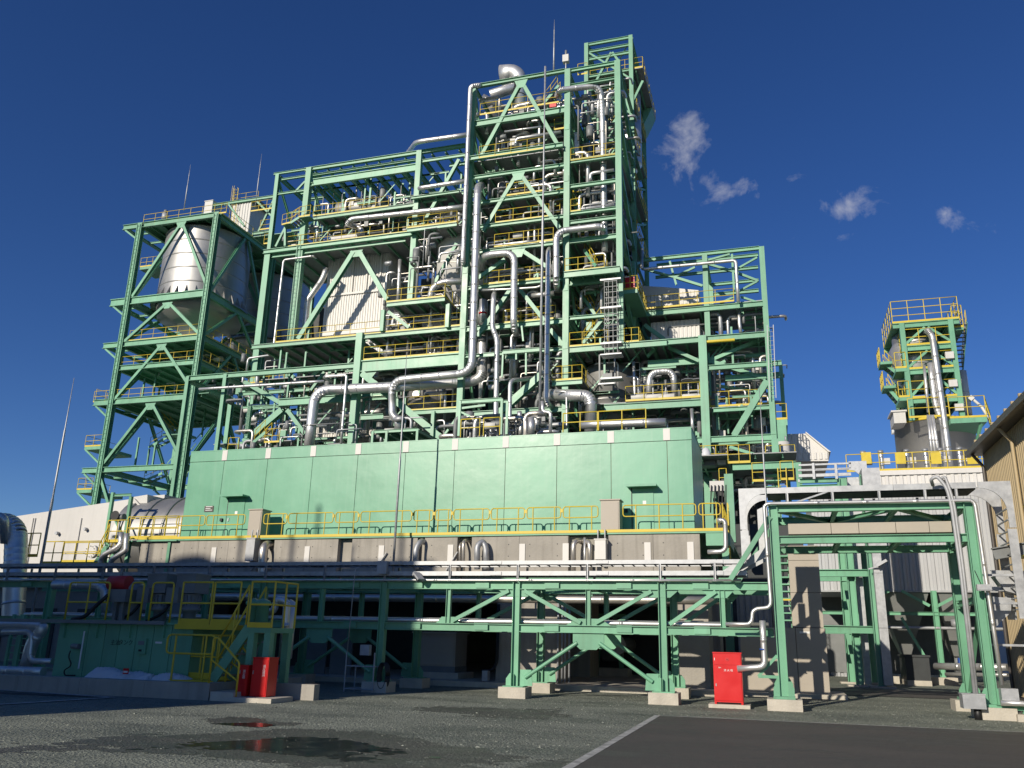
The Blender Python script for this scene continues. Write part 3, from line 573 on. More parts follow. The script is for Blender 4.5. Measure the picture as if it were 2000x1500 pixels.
for k_, (a, b, t, w_) in enumerate(((1163, 1184, 1055, 1093), (481, 502, 1053, 1096))):
    bx = thing('wall_box', ('white' if k_ == 0 else 'pale grey')+' steel pull box on the podium wall with conduits'+('' if k_ == 0 else ' in the shade'), 'electrical box', aY(a, w_, 34.3)); p, q = aY(a, w_, 34.3), aY(b, t, 34.3)
    boxo(bx, 'case', (p.x, 34.15, p.z), (q.x, 34.55, q.z), WHITE if k_ == 0 else GALVW); boxo(bx, 'lid', (p.x-.03, 34.12, q.z), (q.x+.03, 34.58, q.z+.05), WHITE if k_ == 0 else GALVW)
    for f in (.2, .85): bar(bx, 'conduit', (p.x+(q.x-p.x)*f, 34.4, q.z+.05), (p.x+(q.x-p.x)*f, 34.4, q.z+.45), .07, .07, GALV, 'cyl8')
# railing along the podium edge
def loop_rail(par, x0, x1, Y, z, h=1.12):
    mb = MB(); r = .026; c = .10; zt, zm = z+h, z+h*.58
    pts = [(x0+c, Y, zt), (x1-c, Y, zt), (x1-.03, Y, zt-.03), (x1, Y, zt-c), (x1, Y, zm+c), (x1-.03, Y, zm+.03), (x1-c, Y, zm), (x0+c, Y, zm), (x0+.03, Y, zm+.03), (x0, Y, zm+c), (x0, Y, zt-c), (x0+.03, Y, zt-.03), (x0+c, Y, zt)]
    mb.tube(pts, r, 6); o = mb.build('handrail', YEL, par, loc=(x0, Y, z)); w = x1-x0; n_ = 2 if w < 2.6 else (3 if w < 4.6 else 4)
    for i in range(n_): x = x0+w*(.18+.64*i/(n_-1)); bar(o, 'post', (x, Y, z), (x, Y, zt), .052, .052, YEL, 'cyl6')
    return o
segs = [(345, 400), (403, 478), (515, 560), (563, 650), (655, 699), (704, 803), (808, 845), (850, 881), (886, 955), (959, 1024), (1029, 1095), (1100, 1168), (1217, 1360), (1366, 1408)]
for a, b in segs: loop_rail(pod, xx(a, 1020, YW+.02), xx(b, 1020, YW+.02), YW+.02, PT)
for px in (561, 652, 701, 806, 848, 883, 957, 1027, 1097): x = xx(px, 1000, YW); boxo(pod, 'rail_clamp', (x-.05, YW-.01, PT+.88), (x+.05, YW+.05, PT+1.03), YEL)
rail(pod, [(XR+.95, YW+.02, PT), (XR+.95, YW+5, PT)], sp=.5)
ladder(pod, (XR+1.15, YW+.4, PT-1.5), (XR+1.15, YW+.4, PT+1.15), m=YEL, out=(1, 0, 0), side=(0, 1, 0))
boxo(pod, 'landing', (XR+.25, YW-.05, PT-.6), (XR+1.2, YW+3, PT-.1), GREEN); bar(pod, 'post', (XR+1.0, YW+.3, .2), (XR+1.0, YW+.3, PT-.6), .3, .3, GREEN, 'h'); bar(pod, 'post', (XR+.4, YW+2.4, .2), (XR+.4, YW+2.4, PT-.6), .3, .3, GREEN, 'h')
pipe('silver pipe hooking round the end of the podium beside the yellow gate rail', pp(34.2, (1401, 1016), (1416, 1016), (1418, 1077), (1382, 1078)), .09, seam=1.2)
for k_, (a, b, t, bt, lab) in enumerate(((483, 514, 996, 1050, 'tall beige cabinet on the podium beside the door under the shadowed wall'), (1174, 1210, 977, 1038, 'tall beige cabinet on the podium between the long railing and the right door'))):
    p, q = aY(a, bt, YW+.1), aY(b, t, YW+.1); cb = thing('podium_cabinet', lab, 'cabinet', (p.x, YW+.3, PT)); boxo(cb, 'case', (p.x, YW+.05, PT+.01), (q.x, YW+.75, q.z), BEIGE); boxo(cb, 'roof', (p.x-.05, YW-.0, q.z), (q.x+.05, YW+.8, q.z+.05), BEIGE)
    boxo(cb, 'base', (p.x-.02, YW+.03, PT), (q.x+.02, YW+.77, PT+.08), GALVW); boxo(cb, 'door', (p.x+.05, YW+.03, PT+.12), (q.x-.05, YW+.049, q.z-.08), BEIGE)
# green enclosure: panels with open joints on a darker core
enc = thing('turbine_enclosure', 'big mint green turbine enclosure with panelled walls on the podium', 'building', (-16, 40, PT))
EXL, EXR = xx(353, 1040, YE), xx(1356, 1000, YE); ET = 10.52; EB = YE+5.2
boxo(enc, 'core', (EXL+.03, YE+.03, PT), (EXR-.03, EB-.03, ET-.03), RUST)
jx = [EXL]+[xx(px, y, YE) for px, y in ((439, 895), (524, 890), (612, 886), (700, 882), (793, 877), (889, 872), (988, 866), (1088, 861), (1193, 855), (1302, 850))]+[EXR]
zj = zz(793, 884, YE)
for a, b in zip(jx, jx[1:]):
    boxo(enc, 'panel', (a+.012, YE, PT+.02), (b-.012, YE+.03, zj-.012), PANEL); boxo(enc, 'parapet_panel', (a+.004, YE-.012, zj+.012), (b-.004, YE+.03, ET), PANEL)
for x in jx[1:-1]: boxo(enc, 'joint_strap', (x-.15, YE-.03, zj+.02), (x+.15, YE-.013, ET+.02), WHITE)
boxo(enc, 'roof', (EXL-.02, YE-.02, ET), (EXR+.02, EB+.02, ET+.05), PANEL)
for i in range(3): boxo(enc, 'side_panel', (EXR-.03, YE+.05+i*1.7, PT+.02), (EXR, YE+1.73+i*1.7, ET-.01), PANEL)
for i in range(3): boxo(enc, 'side_panel', (EXL, YE+.05+i*1.7, PT+.02), (EXL+.03, YE+1.73+i*1.7, ET-.01), PANEL)
for a, b, t in ((448, 480, 972), (1235, 1276, 953)):
    p, q = aY(a, t, YE), aY(b, t, YE); d = boxo(enc, 'door', (p.x, YE-.03, PT+.06), (q.x, YE-.001, p.z-.06), PANEL)
    boxo(d, 'frame', (p.x-.05, YE-.018, PT+.06), (p.x-.004, YE-.002, p.z), DARK); boxo(d, 'handle', (p.x+.1, YE-.07, PT+1.0), (p.x+.15, YE-.031, PT+1.16), GALV); boxo(d, 'notice', (p.x+.45, YE-.034, PT+1.35), (p.x+.6, YE-.031, PT+1.5), WTEXT)
    cn = boxo(enc, 'door_canopy', (p.x-.2, YE-.55, p.z), (q.x+.2, YE-.002, p.z+.06), PANEL); boxo(enc, 'canopy_lip', (p.x-.2, YE-.56, p.z-.03), (q.x+.2, YE-.54, p.z+.075), PANEL)
    boxo(enc, 'push_box', (p.x-.35, YE-.1, PT+1.0), (p.x-.22, YE-.002, PT+1.15), BLACK)
p, q = aY(399, 1000, YE), aY(418, 988, YE); npl = boxo(enc, 'nameplate', (p.x, YE-.025, p.z), (q.x, YE-.002, q.z), PLATE)
for i in range(3): boxo(npl, 'lettering', (p.x+.07, YE-.028, p.z+.07+i*.09), (q.x-.07-(i % 2)*.1, YE-.026, p.z+.10+i*.09), WTEXT)
# turbine exhaust cylinder and white duct to the left
tc_ = thing('exhaust_casing', 'ribbed silver turbine exhaust casing beside the left end of the enclosure', 'casing', (-32, 39.5, PT)); mb = MB()
cx, cy_, cz, r = EXL-.02, 39.3, PT+.55, zz(330, 975, 39.3)-PT-.55
ring = lambda x, rr: [(x, cy_+rr*math.cos(a), cz+rr*math.sin(a)) for a in np.linspace(0, 2*math.pi, 41)[:-1]]
def xcyl(xs, rs): 
    mb = MB(); n_ = 40
    for x, rr in zip(xs, rs): mb.v += ring(x, rr)
    for i in range(len(xs)-1):
        for k_ in range(n_): mb.f.append((i*n_+k_, i*n_+(k_+1) % n_, (i+1)*n_+(k_+1) % n_, (i+1)*n_+k_)); mb.sm.append(True)
    return mb
x0 = xx(283, 1000, 39.3)
xcyl([cx, x0], [r, r]).build('shell', TANK, tc_)
for f in (.15, .4, .65, .9): x = cx+(x0-cx)*f; xcyl([x-.05, x-.05, x+.05, x+.05], [r-.02, r+.07, r+.07, r-.02]).build('rib', TANK, tc_)
dw = thing('white_duct', 'long white steel duct tapering away on the left below the silo frame', 'duct', (-48, 46, 0)); mb = MB(); YD = 44.0
P = [aY(-60, 1022, YD), aY(60, 1004, YD), aY(300, 968, YD), aY(322, 966, YD), aY(300, 1120, YD), aY(-60, 1130, YD)]
mb.prism(P, (0, 6, 0)); mb.build('body', OFFW, dw)
for px in (66, 70, 160, 240): p, q = aY(px, 1012, YD), aY(px, 1108, YD); bar(dw, 'stiffener', (p.x, YD-.04, p.z), (p.x, YD-.04, q.z), .07, .08, OFFW, 'box')
for px, py in ((115, 1042), (170, 1034)): p = aY(px, py, YD); bar(dw, 'nozzle', (p.x, YD-.25, p.z), (p.x, YD, p.z), .22, .22, GALV, 'cyl12')
mb = MB(); P = [aY(t[0], t[1], 38.0) for t in ((252, 972), (288, 966), (283, 1075), (246, 1080))]; mb.prism(P, (0, 4, 0)); mb.build('end_box', OFFW, dw); bar(dw, 'stay', aY(262, 975, 37.9), aY(284, 1000, 37.9), .1, .1, OFFW, 'box')
pipe('fat aluminium pipe elbow rising behind the left end of the rack', [aY(24, 1240, 30), aY(30, 1110, 30), aY(32, 1035, 30), aY(8, 1018, 30), aY(-35, 1040, 30), aY(-45, 1200, 30)], .46, bend=1.0, seam=.8, n=28)
pipe('slimmer silver pipe lying over the fat elbow at the left edge', [aY(-30, 1020, 29.2), aY(-5, 1008, 29.2), aY(8, 1012, 29.2), aY(10, 1060, 29.6)], .2, bend=.4, seam=0)
for pts in (((30, 1085), (75, 1090)), ((80, 1075), (115, 1080)), ((115, 1070), (185, 1078))): pass
lp = thing('left_platform', 'small green steel platform with yellow rails beside the exhaust casing', 'platform', aY(230, 1100, 36))
for a, b, Y, zp in (((35, 1088), (72, 1088), 31, 0), ((82, 1102), (118, 1102), 33, 0), ((118, 1102), (192, 1104), 34, 0), ((120, 1098), (192, 1100), 35.2, 0), ((205, 1062), (245, 1056), 34.4, 0), ((245, 1052), (345, 1052), 34.6, 0), ((250, 1054), (345, 1052), 36.5, 0)):
    railp(lp, a, b, Y, h=1.1, sp=.7)
p, q = aY(118, 1102, 34), aY(192, 1104, 34); deck(lp, p.x, q.x, 34, 35.3, p.z-.02, m=GREEN); p, q = aY(205, 1060, 34.4), aY(345, 1053, 34.4); deck(lp, p.x, q.x, 34.4, 36.6, q.z-.03, m=GREEN)
for px in (207, 250, 330): x = xx(px, 1060, 34.5); bar(lp, 'leg', (x, 34.6, 0), (x, 34.6, 5.8), .16, .16, GREEN, 'h')
stair(lp, aY(185, 1102, 34.3), aY(212, 1062, 34.3), w=.8)
for a, b in (((222, 962), (205, 1062)), ((256, 970), (246, 1045))): col(lp, a, b, 36.0, .16, name='post')
beam(lp, (222, 964), (256, 970), 36, .14, .12); brace(lp, (222, 1010), (240, 1050), 36, .1, kind='angle')
for i, (a, b, c, d) in enumerate((((237, 1040), (236, 1062), (228, 1070), (198, 1086)), ((248, 1042), (246, 1066), (246, 1075), (215, 1095)))):
    pipe('%s of two crooked silver pipes stepping down behind the rack near the exhaust casing' % ('upper' if i == 0 else 'lower'), pp(34.0, a, b, c, d, (195-i*-20, 1120)), .13, bend=.3, seam=.6)
fl_ = thing('flanged_manhole', 'white round bolted manhole cover on the duct behind the yellow rails', 'manhole', aY(176, 1090, YD-.5)); p = aY(176, 1077, 40)
bar(fl_, 'cover', p, p+V(0, .3, 0), .75, .75, WHITE, 'cyl24')
for a in np.linspace(0, 6.28, 13)[:-1]: bar(fl_, 'bolt', p+V(.31*math.cos(a), -.04, .31*math.sin(a)), p+V(.31*math.cos(a), 0, .31*math.sin(a)), .06, .06, GREY, 'cyl6')
va = thing('actuator_valve', 'dark motor actuator with handwheel on the small platform by the casing', 'valve', aY(227, 1010, 35)); p = aY(227, 1012, 35)
bar(va, 'body', p, p+V(.5, 0, .05), .35, .35, GREY, 'cyl14'); bar(va, 'wheel', p+V(.1, -.25, .1), p+V(.1, -.2, .1), .5, .5, BLACK, 'cyl16'); bar(va, 'stem', p+V(.25, 0, -.9), p+V(.25, 0, -.1), .12, .12, GALV, 'cyl8'); bar(va, 'flange', p+V(.25, 0, -1.0), p+V(.25, 0, -.9), .5, .5, GALVW, 'cyl16')
# thin lightning poles standing behind the rack
def rod(label, a, b, Y, r0=.05, r1=.012, name='lightning_rod', foot=None):
    p, q = aY(*a, Y), aY(*b, Y); z0 = q.z if foot is None else foot; mb = MB(); x = (p.x+q.x)/2; h = p.z-z0
    mb.tube([(x, Y, z0), (x, Y, z0+h*.55), (x, Y, z0+h*.56), (x, Y, z0+h*.8), (x, Y, z0+h*.81), (x, Y, p.z)], [r0, r0, r0*.7, r0*.7, r0*.45, r1], 8); o = mb.build(name, GALV); return tag(o, label, 'lightning rod')
rod('tall slender lightning pole standing by itself left of the silo frame', (146, 738), (80, 1095), 30, .06, foot=0)
rod('slender pole rising in front of the middle of the enclosure', (797, 690), (769, 1050), 33.6, .055, foot=3)
rod('slender pole rising past the right block of frames above the arched tray', (1481, 755), (1497, 960), 44, .06, foot=0)
eh = thing('dark_stand_in', 'added low dark block hiding the sky behind the left end of the pipe rack', 'building', (-33, 32, 0)); boxo(eh, 'wall', (-48, 32.0, 0), (-24.5, 34.2, 3.3), GREY); boxo(eh, 'roof', (-48.2, 31.8, 3.3), (-24.3, 34.4, 3.42), BROWN)  # added dark block: stands for dim clutter and covers the sky under the rack
for i in range(7): boxo(eh, 'door', (-46+i*3.0, 31.96, .1), (-44.2+i*3.0, 31.999, 2.4), DARK)
# ============================================================ things under the podium
bc = thing('switchgear_cabinet', 'big beige switchgear panel on a stepped plinth under the podium', 'cabinet', (-11.2, 28, .16)); p, q = aY(808, 1316, 27.6), aY(893, 1238, 27.6)
boxo(bc, 'case', (p.x, 27.5, .55), (q.x, 28.6, q.z), BEIGE); boxo(bc, 'door', (p.x+.05, 27.48, .6), (q.x-.05, 27.499, q.z-.06), BEIGE); boxo(bc, 'roof', (p.x-.06, 27.4, q.z), (q.x+.06, 28.7, q.z+.05), BEIGE); boxo(bc, 'plinth', (p.x-.12, 27.3, .16), (q.x+.2, 28.8, .36), PALE); boxo(bc, 'skirt', (p.x-.02, 27.45, .36), (q.x+.02, 28.6, .55), GREY)
pc = thing('plain_partition', 'pair of flat grey partition panels under the podium behind the stair', 'partition', aZ(660, 1330))
for a, b in ((592, 640), (642, 690)): p, q = aY(a, 1320, 27.5), aY(b, 1245, 27.5); boxo(pc, 'panel', (p.x, 27.5, .16), (q.x-.02, 27.56, q.z+.4), GREY)
hb = thing('hose_stand', 'small pipe stand with grey switch box and coiled black hose by the rack column', 'stand', aZ(700, 1352))
p = aZ(700, 1352); bx_ = p.x; by_ = p.y
for dx, dy in ((-.45, 0), (.42, 0), (-.45, .6), (.42, .6)): bar(hb, 'leg', (bx_+dx, by_+dy, 0), (bx_+dx, by_+dy, 1.05 if dy == 0 else .7), .04, .04, GALVW, 'cyl8')
for z in (.08, .68): 
    for dy in (0, .6): bar(hb, 'rail', (bx_-.45, by_+dy, z), (bx_+.42, by_+dy, z), .035, .035, GALVW, 'cyl8')
    for dx in (-.45, .42): bar(hb, 'rail', (bx_+dx, by_, z), (bx_+dx, by_+.6, z), .035, .035, GALVW, 'cyl8')
boxo(hb, 'switch_box', (bx_-.02, by_-.05, .98), (bx_+.26, by_+.1, 1.26), GALVW)
mb = MB()
for i in range(5): mb.tube([(bx_+.62+.13*math.cos(a)+.02*i, by_+.1+.02*i, .45+.34*math.sin(a)) for a in np.linspace(0, 6.28, 18)], .018, 6)
mb.build('hose_coil', BLACK, hb)
for i, (px, y) in enumerate(((1105, 33), (1190, 34))):
    x = xx(px, 1330, y); pb = thing('pump_skid', ('left' if i == 0 else 'right')+'hand green pump frame on a concrete block deep under the podium', 'pump', (x, y, .16)); boxo(pb, 'block', (x-.8, y-.4, .16), (x+.8, y+.6, .45), PALE)
    for s in (-1, 1): bar(pb, 'leg', (x+s*.5, y, .45), (x+s*.25, y, 2.4), .16, .16, GREEN, 'h')
    bar(pb, 'beam', (x-.7, y, 2.45), (x+.7, y, 2.45), .16, .16, GREEN, 'h'); bar(pb, 'motor', (x-.3, y+.2, 1.0), (x+.5, y+.2, 1.0), .6, .6, GREY, 'cyl16')
tg = thing('round_gauge_plate', 'white round cover plate in the dark opening under the rack', 'cover plate', aY(1200, 1260, 33)); p = aY(1203, 1260, 33); bar(tg, 'plate', p, p+V(0, .1, 0), .75, .75, WHITE, 'cyl24'); bar(tg, 'stub', p+V(0, .1, 0), p+V(0, 3, 0), .6, .6, GREY, 'cyl20')
for i, (px, h0) in enumerate(((1098, 2.6), (1104, 2.7), (1112, 2.5), (1090, 2.65))): pipe('%s thin conduit of four rising beside the pier under the podium' % ('first', 'second', 'third', 'fourth')[i], [(xx(px, 1250, 26.9), 26.9, .2), (xx(px, 1250, 26.9), 26.9, h0)], .035, GALVW, seam=0, n=8, name='conduit')
for i in range(3):
    p = aY(972+i*2, 1180, 26.93-.05*i); pipe('%s black cable of three looping down the pier face' % ('outer', 'middle', 'inner')[i], [p, V(p.x, p.y, .75), V(p.x-.15, p.y, .5), V(p.x-.5, p.y, .5)], .02, BLACK, seam=0, n=6, bend=.2, name='cable')
ib = thing('isolator_box', 'small white isolator box on the pier above the slab', 'electrical box', aY(951, 1320, 26.7)); p = aY(950, 1320, 26.8); boxo(ib, 'case', (p.x-.1, 26.65, p.z-.16), (p.x+.1, 26.85, p.z+.16), GALVW); boxo(ib, 'lid', (p.x-.09, 26.63, p.z-.14), (p.x+.09, 26.649, p.z+.14), GALVW); bar(ib, 'stalk', (p.x, 26.8, .16), (p.x, 26.8, p.z-.16), .05, .05, GALVW, 'cyl8')
# ============================================================ lubricating oil unit in the shade
YT = 18.7
def q4(x, y): return (x/3.41, 960+y/3.41)
def A4(x, y, Y): return aY(*q4(x, y), Y)
kb = thing('kerb_wall', 'low concrete kerb wall round the oil unit', 'kerb', (-17, 17.6, 0)); KZ = zz(205, 1326, 17.5); KX = xx(411, 1350, 17.5)
ke = list(np.arange(-26, KX-1, 1.9))+[KX]
for a, b in zip(ke, ke[1:]): boxo(kb, 'kerb_block', (a+.004, 17.45, 0), (b-.004, 17.75, KZ), CONC)
boxo(kb, 'kerb_block', (KX-.3, 17.751, 0), (KX, 21.5, KZ), CONC)
p, q = aZ(527, 1363), aZ(614, 1350); boxo(kb, 'kerb_block', (KX+.02, 18.7, 0), (xx(614, 1340, 18.7), 18.95, .36), CONC)
boxo(kb, 'floor', (-26, 17.751, 0), (KX-.31, 21.5, KZ-.12), CONC)
for i, (a, b) in enumerate(((412, 458), (458, 535))): boxo(kb, 'step', (xx(a, 1360, 17.5)+.01, 17.45-.05*i, 0), (xx(b, 1360, 17.5), 18.3, (.20, .10)[i]), PALE)
oil = thing('oil_tank', 'dark green lubricating oil tank with black lettering behind the kerb', 'tank', (-16, 19.5, KZ)); TX0, TX1 = xx(104, 1300, YT), xx(372, 1280, YT); TZ = zz(240, 1217, YT); TB = KZ-.12
js = [TX0]+[A4(x, 1050, YT).x for x in (570, 685, 780, 895, 1010, 1130)]+[TX1]
boxo(oil, 'body', (TX0+.03, YT+.025, TB), (TX1-.03, YT+2.4, TZ-.02), GREEN)
for a, b in zip(js, js[1:]): boxo(oil, 'wall_panel', (a+.008, YT, TB+.01), (b-.008, YT+.024, TZ-.03), GREEN)
boxo(oil, 'top_plate', (TX0-.05, YT-.06, TZ-.02), (TX1+.4, YT+2.5, TZ+.03), GREEN)
p = A4(750, 1008, YT); text(oil, '主油', (A4(768, 1008, YT).x, YT-.004, A4(768, 1008, YT).z), .15, TEXT); text(oil, 'タンク', (A4(838, 1008, YT).x, YT-.004, A4(838, 1008, YT).z), .15, TEXT)
p, q = A4(915, 1080, YT), A4(990, 980, YT); cp_ = boxo(oil, 'control_panel', (p.x, YT-.08, p.z), (q.x, YT-.001, q.z), GREEN); boxo(cp_, 'screen', (p.x+.05, YT-.09, p.z+.22), (q.x-.05, YT-.081, q.z-.06), GREY); boxo(cp_, 'switch', (p.x+.1, YT-.1, p.z+.06), (p.x+.18, YT-.081, p.z+.11), BLACK)
p, q = A4(1035, 1012, YT), A4(1080, 1000, YT); boxo(oil, 'nameplate', (p.x, YT-.01, p.z), (q.x, YT-.001, q.z), WTEXT)
for x in (430, 645, 865, 1090): p, q = A4(x, 975, YT), A4(x+20, 880, YT); boxo(oil, 'stiffener', (p.x, YT-.08, p.z), (q.x, YT-.001, q.z), GREEN)
p, q = A4(545, 1180, YT), A4(580, 930, YT); bar(oil, 'level_gauge', V((p.x+q.x)/2, YT-.1, p.z), V((p.x+q.x)/2, YT-.1, q.z), .04, .04, WTEXT, 'cyl8')
p = A4(505, 1030, YT); bar(oil, 'level_switch', p+V(0, -.12, 0), p+V(.22, -.12, 0), .14, .14, GREY, 'cyl10')
mb = MB(); P = route([A4(470, 1060, YT-.15), A4(455, 1100, YT-.15), A4(480, 1160, YT-.15), A4(425, 1190, YT-.15), A4(430, 1225, YT-.15), A4(500, 1225, YT-.15)], .15); mb.tube(P, .018, 6); mb.build('hose', BLACK, oil)
bar(oil, 'cable_ladder', (TX0-3.6, YT-.16, TZ+.02), (A4(1130, 860, YT).x, YT-.16, TZ+.02), .10, .09, GREY, 'chan')
for a, b in ((430, 700), (850, 930), (990, 1130)):
    x0, x1 = A4(a, 850, YT+.1).x, A4(b, 850, YT+.1).x; loop = MB(); z0 = TZ+.03; loop.tube(route([(x0, YT+.1, z0), (x0, YT+.1, z0+1.02), (x1, YT+.1, z0+1.02), (x1, YT+.1, z0)], .1), .026, 6); o = loop.build('handrail', YEL, oil); bar(o, 'mid_rail', (x0, YT+.1, z0+.5), (x1, YT+.1, z0+.5), .05, .05, YEL, 'cyl6')
    if x1-x0 > 1.2: bar(o, 'post', ((x0+x1)/2, YT+.1, z0), ((x0+x1)/2, YT+.1, z0+1.02), .05, .05, YEL, 'cyl6')
for a, b in ((1190, 1390), (1405, 1580)):
    rail(oil, [(A4(a, 880, YT-.1).x, YT-.1, TZ), (A4(b, 880, YT-.1).x, YT-.1, TZ)], h=1.05, sp=.6)
boxo(oil, 'side_deck', (A4(1185, 880, YT).x, YT-.12, TZ-.12), (A4(1585, 880, YT).x, YT+1.2, TZ-.0), YEL)
for i, (a, b) in enumerate(((985, 1112), (1180, 1307))):
    x0, x1 = A4(a, 700, YT+.7).x, A4(b, 700, YT+.7).x; xc = (x0+x1)/2; w = (x1-x0)/2; y = YT+.9; zt = A4(a, 552, YT+.7).z
    mo = thing('pump_motor', 'dark grey vertical pump motor on the oil tank, %s' % ('beside the cone' if i == 0 else 'by the stair rails'), 'motor', (xc, y, TZ))
    mb = MB(); mb.lathe((xc, y, TZ+.03), [(w*.55, 0), (w*.55, .3), (w*.9, .32), (w*.9, .4), (w*.78, .42), (w*.78, zt-TZ-.55)], 20); mb.build('stator', GREY, mo)
    mb = MB(); mb.box((xc-w, y-w, zt-.5), (xc+w, y+w, zt-.02)); mb.build('fan_cowl', GREY, mo); boxo(mo, 'cap', (xc-w-.02, y-w-.02, zt-.02), (xc+w+.02, y+w+.02, zt+.02), GREY)
    for k_ in range(14):
        t = 2*math.pi*k_/14; bar(mo, 'fin', (xc+w*.8*math.cos(t), y+w*.8*math.sin(t), TZ+.5), (xc+w*.8*math.cos(t), y+w*.8*math.sin(t), zt-.56), .02, .06, GREY, 'box')
    boxo(mo, 'terminal_box', (xc-w-.2, y-w-.1, TZ+.55), (xc-w*.4, y-w*.3, TZ+.95), GREY)
    mb = MB(); mb.tube(route([(xc-w-.1, y-w, TZ+.55), (xc-w-.25, y-w-.1, TZ+.25), (xc-w-.8, y-w-.1, TZ+.02)], .3), .04, 8); mb.build('cable', BLACK, mo)
ub = thing('oil_mist_unit', 'dark box unit with a dark red blower and a cone on the oil tank', 'machine', A4(790, 870, YT)); p, q = A4(720, 735, YT+.3), A4(860, 652, YT+.3); boxo(ub, 'case', (p.x, YT+.2, p.z), (q.x, YT+.7, q.z), GREY)
c = A4(800, 610, YT+.5); bar(ub, 'blower', c+V(-.3, 0, 0), c+V(.3, 0, 0), .4, .4, RTEXT, 'cyl18'); bar(ub, 'fan_stub', c+V(0, 0, .1), c+V(0, 0, .4), .08, .08, GREY, 'cyl8')
c = A4(885, 640, YT+.8); mb = MB(); mb.lathe(c, [(.32, -.9), (.32, 0), (.18, .18), (.08, .22), (0, .22)], 20); mb.build('cone', GREY, ub); bar(ub, 'leg', (p.x+.2, YT+.4, TZ), (p.x+.2, YT+.4, p.z), .1, .1, GREY, 'box'); bar(ub, 'leg', (q.x-.2, YT+.4, TZ), (q.x-.2, YT+.4, p.z), .1, .1, GREY, 'box')
mb = MB(); mb.tube(route([A4(720, 690, YT+.1), A4(640, 760, YT+.05), A4(560, 840, YT-.05), A4(480, 850, YT-.1)], .4), .055, 8); tag(mb.build('cable_bundle', BLACK), 'thick black cable bundle sagging from the dark box to the cable ladder', 'cable')
pipe('fat silver pipe with a green valve over the oil tank', [A4(360, 622, 20.5), A4(640, 622, 20.5), A4(700, 650, 20.5), A4(705, 800, 20.5)], .13, seam=.5)
pipe('grey pipe elbow group dropping left of the oil tank', [A4(-80, 890, 19), A4(150, 890, 19), A4(300, 900, 19), A4(215, 1000, 19), A4(165, 1200, 19)], .16, bend=.3, seam=.6)
pipe('slimmer bent pipe beside the oil tank', [A4(20, 935, 18.9), A4(190, 935, 18.9), A4(215, 960, 18.9), A4(195, 1130, 18.9), A4(350, 1130, 18.9)], .08, seam=.7)
pipe('fat horizontal pipe low behind the kerb left of the oil tank', [A4(-60, 1190, 18.6), A4(290, 1200, 18.6)], .12, seam=.6)
for i, px in enumerate((30, 85)): 
    o = thing('cable_riser', 'green slatted cable riser, %s of two at the left of the oil tank' % ('outer' if i == 0 else 'inner'), 'cable riser', A4(px, 1180, 20)); p = A4(px, 1190, 20)
    for s in (0, .38): bar(o, 'rail', (p.x+s, 20, KZ-.1), (p.x+s, 20, 1.9), .08, .08, GREEN, 'box')
    for k_ in range(7): bar(o, 'rung', (p.x, 20, KZ+.05+k_*.2), (p.x+.38, 20, KZ+.05+k_*.2), .03, .03, GREEN, 'box')
# tarpaulin heap with a red notice
rg = np.random.default_rng(11); mb = MB(); p0, p1 = A4(565, 1240, 18.2), A4(1300, 1250, 18.2); nx, ny = 120, 22; vs = []
for j in range(ny+1):
    for i in range(nx+1):
        u, v = i/nx, j/ny; x = p0.x+(p1.x-p0.x)*u; y = 17.95+.6*v; h = .34*(math.sin(math.pi*v)**.6)*(min(1, u*9)*min(1, (1-u)*7))**.7
        h *= .72+.22*math.sin(u*5.3+1.4)+.13*math.sin(u*17+v*4)*math.cos(u*7.7)+.10*abs(math.sin(u*41-v*9+3*math.sin(u*13)))+.07*abs(math.sin(u*90+v*17))+.05*rg.random()+(-.35 if abs(u-.63) < .015 else 0); vs.append((x, y+.03*math.sin(u*31), KZ-.115+max(h, .0)))
fs = [(j*(nx+1)+i, j*(nx+1)+i+1, (j+1)*(nx+1)+i+1, (j+1)*(nx+1)+i) for j in range(ny) for i in range(nx)]; mb.add(vs, fs, True)
tp = thing('tarpaulin', 'crumpled white tarpaulin heaped along the foot of the oil tank', 'tarpaulin', (p0.x, 18.2, KZ-.12)); mb.build('sheet', TARP, tp)
p, q = A4(818, 1215, 17.93), A4(860, 1178, 17.93); n_ = boxo(tp, 'notice', (p.x, 17.92, p.z), (q.x, 17.932, q.z), RED); boxo(n_, 'notice_face', (p.x+.02, 17.912, p.z+.03), (q.x-.02, 17.919, q.z-.06), WTEXT)
# stair and platform beside the oil unit
st = thing('access_stair', 'yellow railed green access stair climbing to the oil tank deck', 'stair', aZ(440, 1350)); YS = 18.0
lz = zz(360, 1328, YS); pz = zz(515, 1226, YS); xA, xB = xx(318, 1328, YS), xx(412, 1328, YS); xC, xD = xx(484, 1226, YS), xx(530, 1226, YS)
boxo(st, 'landing', (xA, YS, lz-.07), (xB+.05, YS+.75, lz), YEL)
stair(st, (xB+.0, YS+.05, lz), (xC, YS+.05, pz), w=.7)
boxo(st, 'platform', (xC, YS, pz-.12), (xD, YS+1.0, pz), GREEN); boxo(st, 'kick_plate', (xC, YS-.02, pz), (xD, YS-.002, pz+.12), YEL)
for x in (xC+.1, xD-.1):
    for y in (YS+.1, YS+.9): bar(st, 'leg', (x, y, .3), (x, y, pz-.12), .17, .17, GREEN, 'box')
rail(st, [(xC, YS, pz), (xD, YS, pz), (xD, YS+1.0, pz)], h=1.08, sp=.45, toe=False); loop_rail(st, xA, xB, YS-.02, lz, 1.05)
rail(st, [(xA, YS+.75, lz), (xB, YS+.75, lz)], h=1.05, sp=.5)
xs0, xs1 = xx(416, 1330, 17.7), xx(464, 1350, 17.6)
